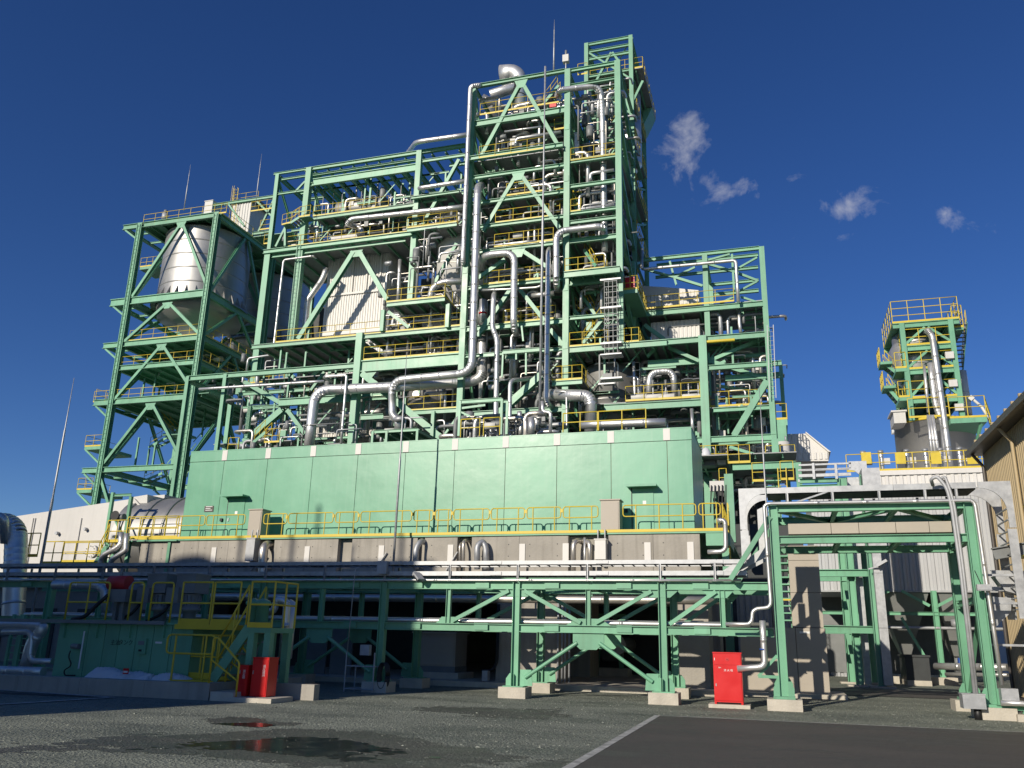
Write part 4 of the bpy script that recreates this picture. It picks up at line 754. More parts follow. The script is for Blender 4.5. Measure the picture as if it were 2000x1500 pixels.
for s in (0, .62):
    mb = MB(); mb.tube(route([(xs0, 17.55+s, .2), (xs0, 17.55+s, lz+1.0), (xs0+.12, 17.55+s, lz+1.0), (xs1, 17.55+s, .85), (xs1, 17.55+s, .1)], .06), .026, 6); o = mb.build('stair_rail', YEL, st); bar(o, 'mid_rail', (xs0, 17.55+s, lz+.5), (xs1, 17.55+s, .45), .045, .045, YEL, 'cyl6')
# silver column pipe, green filters
pipe('tall silver vertical pipe beside the access stair with elbows at its head', [aY(553, 1290, 19.2), aY(562, 1176, 19.2), aY(540, 1170, 19.2), aY(535, 1195, 19.2), aY(515, 1196, 19.2)], .09, bend=.15, seam=.6)
sp_ = thing('silencer', 'polished vertical silencer drum right of the access stair', 'silencer', aY(560, 1300, 19.4)); p, q = aY(553, 1290, 19.4), aY(570, 1178, 19.4); mb = MB(); mb.lathe(((p.x+q.x)/2, 19.4, 0), [(.05, p.z-.35), (.06, p.z), (.17, p.z+.05), (.17, q.z), (.1, q.z+.05), (.0, q.z+.1)], 20); mb.build('drum', ALU, sp_); bar(sp_, 'drain_valve', ((p.x+q.x)/2, 19.4, .2), ((p.x+q.x)/2, 19.4, p.z-.3), .1, .1, GREY, 'cyl8')
for i, px in enumerate((492, 510)):
    p = aY(px, 1216, 18.6); f = thing('oil_filter', ('left' if i == 0 else 'right')+' one of two green oil filter pots on the stair platform', 'filter', p); mb = MB(); mb.lathe((p.x, 18.6, pz), [(.12, 0), (.12, .1), (.16, .12), (.16, .55), (.2, .56), (.2, .62), (.14, .66), (.0, .72)], 16); mb.build('pot', GREEN, f); bar(f, 'base', (p.x, 18.6, pz), (p.x, 18.6, pz+.1), .3, .3, RED, 'cyl14')
fr = thing('pipe_support', 'bare galvanised lattice support standing by the silencer', 'support', aZ(595, 1345)); p = aZ(590, 1345)
for dx in (0, .22, .45): bar(fr, 'post', (p.x+dx-.25, 19.6, .36), (p.x+dx, 19.6, 2.1), .05, .05, GALVW, 'angle')
for z in (.6, 1.3, 2.05): bar(fr, 'tie', (p.x-.22, 19.6, z), (p.x+.5, 19.6, z), .05, .05, GALVW, 'angle')
for i, (a, b, t, lab) in enumerate(((462, 486, 1301, 'short dark red fire extinguisher box with white lettering'), (488, 526, 1286, 'taller dark red hose box with white lettering next to the short one'))):
    Y = 17.75; p, q = aY(a, 1352, Y), aY(b, t, Y); hx = thing('fire_box', lab, 'fire cabinet', (p.x, Y, .1)); boxo(hx, 'case', (p.x, Y, .11), (q.x, Y+.4, q.z), RED); boxo(hx, 'lid', (p.x-.01, Y-.012, q.z), (q.x+.01, Y+.41, q.z+.02), RED); boxo(hx, 'door', (p.x+.02, Y-.012, .15), (q.x-.02, Y-.001, q.z-.03), RED)
    text(hx, '消火器' if i == 0 else '消火用具', (q.x-.10, Y-.014, (q.z+.1)/2+.15), .075, WTEXT, vert=True); boxo(hx, 'handle', (p.x+.04, Y-.03, .6), (p.x+.055, Y-.012, .68), GALV)
# ============================================================ right side: beige equipment stack
bs = thing('beige_stack', 'stack of beige equipment cabinets with a louvred top seen through the portal', 'cabinet', aZ(1580, 1365)); Y = 27.2
def b3(x, y): return (1400+x/2.885, 880+y/2.885)
def A3(x, y, Y): return aY(*b3(x, y), Y)
x0, x1, x2 = A3(350, 1200, Y).x, A3(455, 1200, Y).x, A3(628, 1200, Y).x; z1 = A3(500, 1000, Y).z
for a, b in ((x0-1.1, x0), (x0, x1), (x1, x2)): boxo(bs, 'lower_cabinet', (a+.008, Y, .12), (b-.008, Y+1.6, z1), BEIGE)
boxo(bs, 'plinth', (x0-1.3, Y-.25, 0), (x2+.45, Y+1.9, .12), PALE)
u0, u1 = A3(415, 800, Y).x, A3(588, 800, Y).x; zs = [z1+.01]+[A3(500, y, Y).z for y in (800, 618, 534)]
for a, b in zip(zs, zs[1:]): boxo(bs, 'upper_cabinet', (u0, Y+.05, a+.008), (u1, Y+1.4, b-.004), BEIGE)
p, q = A3(430, 580, Y), A3(550, 540, Y); lv = boxo(bs, 'louvre', (p.x, Y+.02, p.z), (q.x, Y+.049, q.z), DARK)
for k_ in range(6): z = p.z+(q.z-p.z)*(k_+.5)/6; boxo(lv, 'blade', (p.x, Y+.0, z-.02), (q.x, Y+.03, z+.01), BEIGE)
boxo(bs, 'nameplate', (x2-.75, Y-.008, z1-.16), (x2-.45, Y-.001, z1-.1), WTEXT)
bst = thing('service_stair', 'dark green open service stair beside the beige cabinets', 'stair', A3(380, 960, 28.5))
for k_ in range(12): z = A3(390, 960, 28).z+k_*.22; boxo(bst, 'tread', (A3(345, 700, 28).x, 28, z), (A3(425, 700, 28).x, 28.6, z+.04), GREEN)
for a in (345, 425): bar(bst, 'stringer', (A3(a, 960, 28).x, 28.3, 1.6), (A3(a, 960, 28).x, 28.3, 4.6), .06, .2, GREEN, 'box')
bar(bst, 'kick_plate', (A3(345, 840, 27.9).x, 27.9, A3(345, 840, 27.9).z), (A3(425, 840, 27.9).x, 27.9, A3(345, 840, 27.9).z), .02, .05, YEL, 'box')
# filter house with hoppers
COOL = mat('cool white cladding', (.46, .47, .48), .5, 0, .06, .4, 0, 1, .12)
fh = thing('filter_house', 'white ribbed filter house on green legs with grey hoppers beyond the portal', 'building', (6, 44, 0)); YH = 40.0
hx0, hx1 = A3(560, 700, YH).x, A3(1420, 700, YH).x; hz0, hz1 = A3(1100, 790, YH).z, A3(1100, 215, YH).z
boxo(fh, 'core', (hx0, YH+.06, hz0), (hx1+2.5, YH+8, hz1), COOL); corr(fh, 'cladding', (hx0, YH+.055, hz0), (1, 0, 0), hx1+2.5-hx0, hz1-hz0, COOL, .28, .05, n=(0, -1, 0)); boxo(fh, 'base_flashing', (hx0, YH-.02, hz0-.06), (hx1+2.5, YH+.1, hz0+.02), GALVW)
HOP = mat('hopper sheet', (.33, .34, .33), .5, .3, .1, 1)
for (a, b, c, d) in ((915, 1195, 1050, 1095), (1225, 1440, 1340, 1400)):
    xa, xb, xc, xd = A3(a, 795, YH).x, A3(b, 795, YH).x, A3(c, 1160, YH+1.5).x, A3(d, 1160, YH+1.5).x; zt, zb_ = hz0-.07, A3(c, 1160, YH+1.5).z; y0, y1 = YH+.1, YH+4
    vs = [(xa, y0, zt), (xb, y0, zt), (xb, y1, zt), (xa, y1, zt), (xc, YH+1.6, zb_), (xd, YH+1.6, zb_), (xd, YH+2.3, zb_), (xc, YH+2.3, zb_)]
    mb = MB(); mb.add(vs, [(0, 1, 5, 4), (1, 2, 6, 5), (2, 3, 7, 6), (3, 0, 4, 7), (4, 5, 6, 7), (3, 2, 1, 0)]); mb.build('hopper', HOP, fh)
    bar(fh, 'hopper_outlet', ((xc+xd)/2, YH+1.95, zb_-.5), ((xc+xd)/2, YH+1.95, zb_), .5, .5, GREY, 'cyl14')
for a, b in ((1210, 1290), (905, 960)):
    x = A3((a+b)/2-10, 1000, YH).x; bar(fh, 'leg', (x, YH-.1, .3), (x, YH-.1, hz0), .22, .22, GREEN, 'h', up=(1, 0, 0)); boxo(fh, 'footing', (x-.5, YH-.5, 0), (x+.5, YH+.5, .3), PALE)
for y, sl in ((920, 0), (1000, 0)): z = A3(1200, y, YH).z; bar(fh, 'tie_beam', (hx0, YH-.1, z), (hx1+1, YH-.1, z), .12, .14, GREEN if y == 920 else GALV, 'h' if y == 920 else 'cyl8')
for a, b in (((1040, 790), (1200, 875)), ((1340, 825), (1235, 880)), ((930, 810), (970, 790)), ((1040, 940), (1170, 1160))): brace(fh, b3(*a), b3(*b), YH-.15, .12, kind='angle')
boxo(fh, 'back_panel', (hx0, YH+6, .2), (hx1+2, YH+6.2, hz0), GREY)
mc = thing('dark_skip', 'dark blue-black steel bin standing among the hopper legs', 'bin', A3(1140, 1320, 38.5)); p, q = A3(1075, 1315, 38.2), A3(1195, 1165, 38.2); boxo(mc, 'body', (p.x, 38.2, .2), (q.x, 40, q.z), DARK); boxo(mc, 'rim', (p.x-.05, 38.15, q.z), (q.x+.05, 40.05, q.z+.08), DARK); boxo(mc, 'base', (p.x, 38.1, 0), (q.x, 40, .2), PALE)
pipe('pair of silver pipes running low behind the portal legs, upper one', [A3(1230, 1215, 38), A3(1640, 1222, 36)], .13, seam=1)
pipe('pair of silver pipes running low behind the portal legs, lower one', [A3(1290, 1260, 38), A3(1640, 1265, 36)], .07, seam=1)
vv_ = thing('blue_valve', 'small valve with a blue actuator on the low silver pipe', 'valve', A3(1365, 1200, 37.5)); p = A3(1360, 1190, 37.5); bar(vv_, 'actuator', p, p+V(.35, 0, 0), .3, .3, BLUE, 'cyl12'); bar(vv_, 'stem', p+V(.1, 0, -.5), p+V(.1, 0, 1.3), .09, .09, GALV, 'cyl8'); bar(vv_, 'head', p+V(.1, 0, 1.3), p+V(.1, 0, 1.6), .4, .4, GALVW, 'cyl12')
# duct tower legs
dt = thing('duct_support', 'pair of tall green steel legs tied together beyond the portal', 'support frame', (4, 36.4, 0))
for (a, b, Y) in (((740, 560), (810, 1315), 36), ((850, 560), (945, 1320), 35.4), ((700, 560), (760, 1290), 38.4), ((820, 560), (900, 1290), 38.4)):
    p, q = A3(*a, Y), A3(*b, Y); x = (p.x+q.x)/2; bar(dt, 'column', (x, Y, .05), (x, Y, 8.1), .28, .28, GREEN, 'h', up=(1, 0, 0)); boxo(dt, 'footing', (x-.45, Y-.4, 0), (x+.45, Y+.4, .06), PALE)
for y in (690, 1008): z = A3(740, y, 35.7).z; bar(dt, 'beam', (A3(570, y, 35.7).x, 35.7, z), (A3(885, y, 35.7).x, 35.7, z), .2, .28, GREEN, 'h'); bar(dt, 'beam', (A3(570, y, 38.4).x, 38.4, z), (A3(885, y, 38.4).x, 38.4, z), .2, .28, GREEN, 'h')
for a, b in (((720, 740), (770, 980)), ((860, 740), (790, 990)), ((735, 1030), (790, 1280))): brace(dt, b3(*a), b3(*b), 37.5, .14)
gd = thing('vertical_tray', 'wide pale galvanised vertical cable duct clipped to the green legs', 'cable duct', A3(930, 1320, 35.2)); 
for a, b in ((560, 690), (690, 1000), (1000, 1325)): p, q = A3(870+(a-560)*.1, a, 35.0), A3(905+(b-560)*.1, b, 35.0); boxo(gd, 'duct_section', (A3(905, 900, 35).x, 35.0, q.z+.006), (A3(955, 900, 35).x, 35.35, p.z-.006), GALV)
boxo(gd, 'duct_section', (A3(905, 900, 35).x-.1, 35.0, A3(905, 560, 35).z+.006), (A3(955, 900, 35).x+.25, 36.3, 8.3), GALV)
gd2 = thing('vertical_tray', 'narrow galvanised vertical cable duct between the green legs', 'cable duct', A3(830, 1320, 36.5))
for a, b in ((560, 1000), (1000, 1325)): p, q = A3(800, a, 36.4), A3(800, b, 36.4); boxo(gd2, 'duct_section', (A3(800, 900, 36.4).x, 36.4, q.z+.006), (A3(838, 900, 36.4).x, 36.6, p.z-.006), GALV)
boxo(gd2, 'duct_section', (A3(800, 900, 36.4).x, 36.4, A3(800, 560, 36.4).z+.006), (A3(838, 900, 36.4).x+.2, 37.2, 8.2), GALV)
f2 = thing('floodlight', 'small floodlight on a bracket beside the white ribbed wall', 'floodlight', A3(910, 650, 34.8)); p = A3(905, 650, 34.8); bar(f2, 'housing', p, p+V(.35, -.1, .2), .25, .1, GALVW, 'box'); bar(f2, 'bracket', p+V(-.3, .2, -.1), p+V(.1, 0, 0), .05, .05, GALV, 'box')
bw = thing('blue_shutter_wall', 'narrow grey ribbed wall with a blue door edge beyond the beige cabinets', 'wall', A3(640, 980, 46)); p, q = A3(575, 985, 46), A3(695, 745, 46); boxo(bw, 'core', (p.x-4, 46.1, 0), (q.x, 46.6, q.z), GREY); corr(bw, 'cladding', (p.x-4, 46.09, 0), (1, 0, 0), q.x-p.x+4, q.z, GALVW, .3, .06, n=(0, -1, 0)); boxo(bw, 'door_edge', (q.x+.05, 46, 0), (q.x+.6, 46.1, q.z-1), BLUE)
# ============================================================ tan building at the right
tb = thing('tan_building', 'tan ribbed metal building with a dark eave and downpipes at the right edge', 'building', (12, 28, 0)); TXW, EZ = 7.35, 8.25
boxo(tb, 'core', (TXW+.06, 14, 0), (22, 33, EZ), TAN); corr(tb, 'cladding', (TXW+.055, 33, 0), (0, -1, 0), 19, EZ-.02, TAN, .2, .035, n=(-1, 0, 0)); corr(tb, 'cladding', (TXW+.05, 33.005, 0), (1, 0, 0), 14, EZ-.02, TAN, .2, .035, n=(0, 1, 0))
mb = MB(); mb.prism([(TXW-.35, 13.6, EZ), (TXW-.35, 13.6, EZ+.22), (TXW+7, 13.6, EZ+2.2), (TXW+7, 13.6, EZ)], (0, 19.6, 0)); mb.build('roof', BROWN, tb)
boxo(tb, 'gutter', (TXW-.5, 13.6, EZ-.05), (TXW-.33, 33.2, EZ+.15), BROWN)
for i in range(22): y = 14+i*.85; boxo(tb, 'roof_clip', (TXW-.42, y, EZ+.22), (TXW-.2, y+.1, EZ+.32), TAN)
for y, m_ in ((32.6, BROWN), (25.5, BROWN), (28.6, TAN)): bar(tb, 'downpipe', (TXW-.08, y, .0), (TXW-.08, y, EZ-.5), .11, .11, m_, 'cyl10'); bar(tb, 'downpipe_head', (TXW-.08, y, EZ-.5), (TXW-.4, y, EZ-.04), .11, .11, m_, 'cyl10')
boxo(tb, 'back_block', (TXW+1.2, 33.3, 0), (14, 38, EZ+1.6), TAN); corr(tb, 'cladding', (TXW+1.2, 33.29, EZ-.5), (1, 0, 0), 5, 2.1, TAN, .22, .04, n=(0, -1, 0)); boxo(tb, 'coping', (TXW+1.1, 33.2, EZ+1.6), (14, 38, EZ+1.7), WHITE)
ol = thing('caged_ladder', 'yellow caged ladder on the wall of the tan building', 'ladder', (7.0, 24.6, 3.4)); ladder(ol, (7.05, 24.9, 4.05), (7.05, 24.9, 6.2), m=YEL, out=(-1, 0, 0), side=(0, 1, 0)); rail(ol, [(6.6, 24.3, 4.05), (6.6, 25.6, 4.05)], h=1.25, sp=.45, mids=2); boxo(ol, 'deck', (6.55, 24.2, 3.98), (7.3, 27, 4.05), YEL)
bb = thing('canopy_bracket', 'grey steel beams bracketed from the tan building towards the tray', 'bracket', (6.4, 24, 3.2))
p, q = aY(1940, 1082, 22.9), aY(2030, 1048, 22.9); bar(bb, 'beam', p, V(7.3, 22.9, q.z), .15, .28, GREY, 'h')
for y, z in ((1118, 0), (1150, 0), (1180, 0)): a_ = aY(1935, y, 23.2); bar(bb, 'bracket', a_, V(7.3, 23.2, a_.z-.05), .1, .1, GALV, 'chan')
mb = MB(); a_ = aY(1942, 1125, 23.0); mb.prism([a_, a_+V(.7, 0, .05), a_+V(.7, 0, -.5), a_+V(.2, 0, -.35)], (0, .4, 0)); mb.build('duct_elbow', GALV, bb)
mb = MB(); mb.prism([aY(1938, 1165, 22.95), aY(1975, 1168, 22.95), aY(1975, 1195, 22.95), aY(1940, 1230, 22.95)], (0, .5, 0)); mb.build('duct_elbow', GALV, bb)
wb = thing('wooden_hoarding', 'row of weathered brown boards standing by the tan building', 'fence', (6.8, 24.5, 0))
for i in range(5): boxo(wb, 'board', (5.75+i*.26, 23.5, 0), (5.98+i*.26, 23.56, 1.35-.02*(i % 2)), TAN)
for z in (.4, 1.1): boxo(wb, 'batten', (5.7, 23.561, z), (7.1, 23.6, z+.09), BROWN)
# ============================================================ steelwork: helpers for points read off enlarged views
def zf(s, ox, oy): return lambda x, y: (ox+x/s, oy+y/s)
z1, z2, z3, z4 = zf(3.948, 140, 300), zf(3.948, 140, 660), zf(4.285, 500, 260), zf(4.167, 480, 580)
z5, z6, z7, z8, b1, b2 = zf(4.688, 880, 30), zf(4.688, 880, 330), zf(4.688, 880, 600), zf(4.688, 1180, 460), zf(4.167, 1180, 700), zf(3.75, 1600, 560)
def gus(par, p, Y, w=.9, h=.7, m=None):
    w *= .6; h *= .72
    # gusset plate hanging at a brace apex
    p = aY(*p, Y) if len(p) == 2 else Vector(p); mb = MB(); mb.prism([(p.x-w, Y-.12, p.z), (p.x+w, Y-.12, p.z), (p.x+w*.5, Y-.12, p.z-h), (p.x-w*.5, Y-.12, p.z-h)], (0, .05, 0)); mb.build('gusset', m or GREEN, par)
# ------------------------------------------------------------ silo frame
SX0, SX1, SY0, SY1 = -60.0, -50.9, 62.0, 71.6
sf = thing('silo_tower', 'tall open green steel frame carrying the silver silo at the left', 'steel frame', (-55.5, 66, 0))
SL = [zz(*p, 62) for p in (z1(535, 555), z1(440, 1140), z2(350, 55), z2(370, 235), z2(290, 495), z2(200, 1020))]      # 41.1 32.7 28.2 25.8 22.4 15.8
for x in (SX0, SX1):
    for y in (SY0, SY1):
        bar(sf, 'column', (x, y, 0), (x, y, SL[0]+.2), .5, .5, GREEN, 'h', up=(0, 1, 0))
for x in (SX0, SX1): ladder(sf, (x-.05, SY0-.32, 8), (x-.05, SY0-.32, SL[0]), w=.34, m=GREEN, sp=.42, name='climbing_rungs')
hs_ = [.55, .75, .55, .5, .6, .5]
for z, h in zip(SL, hs_):
    for y in (SY0, SY1): bar(sf, 'beam', (SX0-(2.2 if h != .5 or z < 20 else 0), y, z), (SX1-.25, y, z), .3, h, GREEN, 'h')
    for x in (SX0, SX1): bar(sf, 'beam', (x, SY0+.25, z), (x, SY1-.25, z), .3, h, GREEN, 'h')
    if h != .5 or z < 20:
        bar(sf, 'edge_beam', (SX0-2.1, SY0+.15, z), (SX0-2.1, SY1, z), .2, h*.6, GREEN, 'h')
        for y in (SY0, SY1): bar(sf, 'knee_brace', (SX0-1.9, y, z-.3), (SX0-.3, y, z-1.5), .16, .16, GREEN, 'h', up=(0, 1, 0))
        for k_ in range(4): y = SY0+1.6+k_*2; bar(sf, 'cross_beam', (SX0-2.0, y, z), (SX0-.25, y, z), .14, .22, GREEN, 'h')
for y in (SY0, SY1):
    for a, b in ((z1(845, 545), z1(470, 1105)), (z1(862, 545), z1(1055, 1050)), (z1(730, 1165), z1(410, 1450)), (z1(765, 1165), z1(995, 1400)), (z2(690, 65), z2(330, 480)), (z2(712, 65), z2(930, 400)), (z2(600, 520), z2(235, 990)), (z2(632, 520), z2(820, 880)), (z2(215, 1040), z2(285, 1270))):
        p, q = aY(*a, SY0), aY(*b, SY0); bar(sf, 'brace', (p.x, y, p.z), (q.x, y, q.z), .27, .27, GREEN, 'h', up=(0, 1, 0))
for a in (z1(852, 530), z1(745, 1150), z2(700, 50), z2(615, 505)): gus(sf, a, SY0, 1.0, .9)
for x in (SX0, SX1):                                             # side bracing, same pattern turned
    for z_t, z_b in ((SL[0], SL[1]), (SL[1], SL[2]), (SL[2], SL[4]), (SL[4], SL[5])):
        ym = (SY0+SY1)/2
        for s in (-1, 1): bar(sf, 'brace', (x, ym+s*.3, z_t-.4), (x, ym+s*4.4, z_b+.4), .25, .25, GREEN, 'h', up=(1, 0, 0))
for z, x1 in ((SL[2]+.3, SX1), (SL[3]+.28, SX1), (SL[4]+.32, SX1+1.5)): deck(sf, SX0, x1, SY0+.2, SY1, z, m=GREEN, joists=6)
deck(sf, SX0-2.1, SX0, SY0, SY1, SL[4]+.32, m=GREEN); deck(sf, SX0, SX1, SY0+.2, SY1+10, SL[0]+.33, m=GREEN, joists=7)
R = lambda a, b, Y, **k: railp(sf, a, b, Y, r=.025, **k)
R(z1(550, 542), z1(1190, 462), 62); R(z1(440, 1450), z1(1000, 1392), 62); R(z2(375, 228), z2(985, 180), 62); R(z2(165, 500), z2(900, 440), 62)
for z in (SL[2]+.3, SL[3]+.28, SL[0]+.33): rail(sf, [(SX1+.05, SY0+.3, z), (SX1+.05, SY1, z)], r=.025)
rail(sf, [(SX0-2.1, SY0, SL[4]+.32), (SX0-2.1, SY1, SL[4]+.32)], r=.025)
for a, b in ((z2(100, 840), z2(230, 825)), (z2(40, 1172), z2(155, 1160))):
    p, q = aY(*a, 62), aY(*b, 62); deck(sf, p.x, q.x, 62, 66, p.z, t=.3, m=GREEN); rail(sf, [(p.x, 66, p.z), (p.x, 62, p.z), (q.x, 62, p.z)], r=.025, sp=.9); bar(sf, 'knee_brace', (p.x+.2, 62, p.z-.3), (SX0-.2, 62, p.z-1.8), .16, .16, GREEN, 'h', up=(0, 1, 0))
for (xa, za, xb, zb_) in ((-59.5, aY(*z2(290, 840), 66).z, -56.8, aY(*z2(370, 745), 66).z), (-56.8, aY(*z2(370, 745), 66).z, -59.5, SL[4]), (-59.6, aY(*z2(280, 1100), 66).z, -57.4, aY(*z2(350, 1040), 66).z)): stair(sf, (xa, 67, za), (xb, 67, zb_), w=.9)
deck(sf, -57.6, -55.2, 66.5, 68.5, aY(*z2(370, 745), 66).z, t=.2, m=GREEN)
p = aY(*z1(575, 905), 70); deck(sf, p.x, p.x+2.4, 69, 71.5, p.z, t=.3, m=GREEN); rail(sf, [(p.x, 69, p.z), (p.x+2.4, 69, p.z)], r=.025, sp=.8); bar(sf, 'hanger', (p.x+.3, 70, p.z), (p.x+.3, 70, SL[0]), .12, .12, GREEN, 'box')
# silos
for i, cy2 in enumerate((66.8, 78.6)):
    so_ = thing('silo', ('silver sheet metal silo with a ring of gussets held in the green frame' if i == 0 else 'second dark silver silo standing behind the first in the frame'), 'silo', (-55.35, cy2, SL[2])); r = 4.28; zt, zs_ = SL[0]-.35, SL[1]+.45
    mb = MB(); zs2 = [zs_-.2]+[zs_+(zt-zs_)*f for f in (.2, .4, .6, .8, 1)]; prof = [(r, zs2[0])]
    for z in zs2[1:]: prof += [(r, z-.09), (r, z-.03), (r+.015, z-.028), (r+.015, z+.028), (r, z+.03), (r, z+.09)]
    mb.lathe((-55.35, cy2, 0), prof, 64); mb.build('shell', TANK, so_)
    mb = MB(); mb.lathe((-55.35, cy2, 0), [(r+.5, zs_-.25), (r+.5, zs_-.1), (r, zs_-.1)], 64); mb.build('ring_girder', TANK, so_)
    mb = MB(); zc = aY(*z1(760, 1400), 66.8).z; mb.lathe((-55.35, cy2, 0), [(r-.05, zs_-.25), (r-.25, SL[1]-.9), (2.6, (SL[1]+zc)/2-.3), (1.2, zc-.6), (1.0, zc-2.2), (0, zc-2.2)], 48); mb.build('cone', TANK, so_)
    for k_ in range(30):
        a = 2*math.pi*k_/30; c, s = math.cos(a), math.sin(a); n_ = Vector((-s, c, 0))*.03; b0 = Vector((-55.35+r*c, cy2+r*s, zs_-.1)); mb = MB(); mb.prism([b0-n_, b0-n_+Vector((.48*c, .48*s, 0)), b0-n_+Vector((0, 0, 1.15))], n_*2); mb.build('gusset', TANK, so_)
rd = thing('roof_duct', 'grey box duct standing on the silo roof', 'duct', aY(*z1(1050, 470), 66)); p, q = aY(*z1(1015, 470), 66), aY(*z1(1090, 362), 66); boxo(rd, 'body', (p.x, 66, SL[0]+.34), (q.x, 67.5, q.z), OFFW); boxo(rd, 'cap', (p.x-.05, 65.95, q.z), (q.x+.05, 67.55, q.z+.08), OFFW)
rv = thing('roof_vent', 'small grey relief vent with a white pot on the silo roof', 'vent', aY(*z1(715, 500), 65)); p = aY(*z1(718, 500), 65); bar(rv, 'stem', (p.x, 65, SL[0]+.3), (p.x, 65, SL[0]+2.2), .3, .3, GALVW, 'cyl12'); bar(rv, 'pot', (p.x, 65, SL[0]+2.2), (p.x, 65, SL[0]+2.9), .65, .65, GALVW, 'cyl14'); bar(rv, 'cap', (p.x, 65, SL[0]+3.0), (p.x, 65, SL[0]+3.3), .4, .4, GREY, 'cyl12'); boxo(rv, 'box', (p.x+.2, 64.6, SL[0]+.34), (p.x+.8, 65.2, SL[0]+1.4), OFFW)
rod('thin lightning rod on the silo roof beside the relief vent', z1(920, 85), z1(862, 440), 63, .05); rod('thin lightning rod above the link bridge between silo and boiler', z1(1468, 0), z1(1412, 420), 66, .05)
dc = thing('dust_collector', 'ribbed white dust collector box with a yellow caged ladder behind the silo roof', 'dust collector', aY(*z1(1290, 600), 70)); p, q = aY(*z1(1225, 560), 72), aY(*z1(1320, 385), 72)
boxo(dc, 'body', (p.x, 72, p.z-1), (q.x+1.2, 75, q.z), OFFW); corr(dc, 'cladding', (p.x, 71.99, p.z-1), (1, 0, 0), q.x+1.2-p.x, q.z-p.z+1, OFFW, .35, .06, n=(0, -1, 0)); boxo(dc, 'roof', (p.x-.2, 71.8, q.z), (q.x+2.2, 75.2, q.z+.15), GREY)
ladder(dc, (p.x+.5, 71.6, q.z-2.5), (p.x+.5, 71.6, aY(*z1(1240, 290), 72).z), cage=True); rail(dc, [(p.x, 71.9, q.z+.15), (q.x+2, 71.9, q.z+.15)], r=.025)
# link bridge between silo and boiler
lb = thing('link_bridge', 'green lattice link bridge joining the silo roof to the boiler frame', 'bridge', (-47, 66, 36))
for a, b in ((z1(1090, 400), z1(1570, 328)), (z1(1395, 620), z1(1540, 600))): beam(lb, a, b, 66, .3, .2)
for a, b in ((z1(1570, 330), z1(1440, 600)), (z1(1430, 370), z1(1540, 480)), (z1(1210, 390), z1(1330, 560))): brace(lb, a, b, 66, .18)
for a, b in ((z1(1380, 440), z1(1560, 430)), (z1(1450, 590), z1(1530, 580)), (z1(1480, 700), z1(1540, 690))): railp(lb, a, b, 65.5, r=.025, sp=.9)
p = aY(*z1(1400, 640), 66); deck(lb, p.x, p.x+5, 66, 69, p.z, m=GREEN)
# ------------------------------------------------------------ boiler frame
bo = thing('boiler_structure', 'wide green steel frame round the boiler between silo and tower', 'steel frame', (-36, 62, 0)); YU, YL = 62.0, 56.0
BX = [-44.5, -41.0, -29.5, -22.05]
tz = zz(*z3(430, 300), YU); dz = zz(*z3(400, 945), YU)
for y in (YU, 70.0):
    bar(bo, 'column', (BX[0], y, 0), (BX[0], y, zz(*z3(200, 345), YU)), .38, .38, GREEN, 'h', up=(0, 1, 0)); bar(bo, 'column', (BX[1], y, 0), (BX[1], y, tz), .55, .55, GREEN, 'box'); bar(bo, 'column', (BX[2], y, 0), (BX[2], y, tz), .5, .5, GREEN, 'box')
bar(bo, 'column', (BX[0]+.0, YU-.02, 12), (BX[0], YU-.02, dz-.4), .6, .55, GREEN, 'h', up=(0, 1, 0))
ladder(bo, (BX[1]-.1, YU-.4, 12), (BX[1]-.1, YU-.4, dz), w=.34, m=GREEN, sp=.42, name='climbing_rungs')
for y in (YU, 70.0):
    for a, b, h in ((z3(412, 300), z3(1750, 112), .36), (z3(480, 345), z3(1340, 235), .2), (z3(480, 405), z3(1340, 298), .75), (z3(420, 440), z3(480, 432), .4)):
        p, q = aY(*a, YU), aY(*b, YU); z = (p.z+q.z)/2; bar(bo, 'beam', (p.x, y, z), (q.x, y, z), .28, h, GREEN, 'h')
    for a, b, h in ((z3(150, 345), z3(415, 303), .22), (z3(215, 388), z3(425, 360), .2)): beam(bo, a, b, y if y == YU else YU, h, .2, dy=0 if y == YU else 4)
zg = (zz(*z3(480, 405), YU)+zz(*z3(1340, 298), YU))/2
for k_ in range(9): x = -40.3+k_*1.32; bar(bo, 'cross_beam', (x, YU+.2, zg-.1-(.0 if k_ % 2 else .15)), (x, 69.8, zg-.1-(.0 if k_ % 2 else .15)), .25, .5, GREEN, 'h')
for k_ in range(14): x = -40.5+k_*1.35; bar(bo, 'purlin', (x, YU+.1, tz-.35), (x, 70, tz-.35), .14, .25, GREEN, 'h')
for x in BX[:3]:
    for z in (tz-.3, dz): bar(bo, 'cross_beam', (x, YU+.25, z), (x, 69.7, z), .25, .45, GREEN, 'h')
for x in (BX[0], BX[1]): bar(bo, 'brace', (x, YU+.2, tz-.8), (x, 66, dz+3.2), .2, .2, GREEN, 'h', up=(1, 0, 0)); bar(bo, 'brace', (x, 69.8, tz-.8), (x, 66, dz+3.2), .2, .2, GREEN, 'h', up=(1, 0, 0))
bar(bo, 'beam', (BX[0], YU, zz(*z3(330, 490), YU)), (BX[1], YU, zz(*z3(330, 490), YU)), .2, .22, GREEN, 'h'); brace(bo, z3(410, 405), z3(330, 490), YU, .18); 
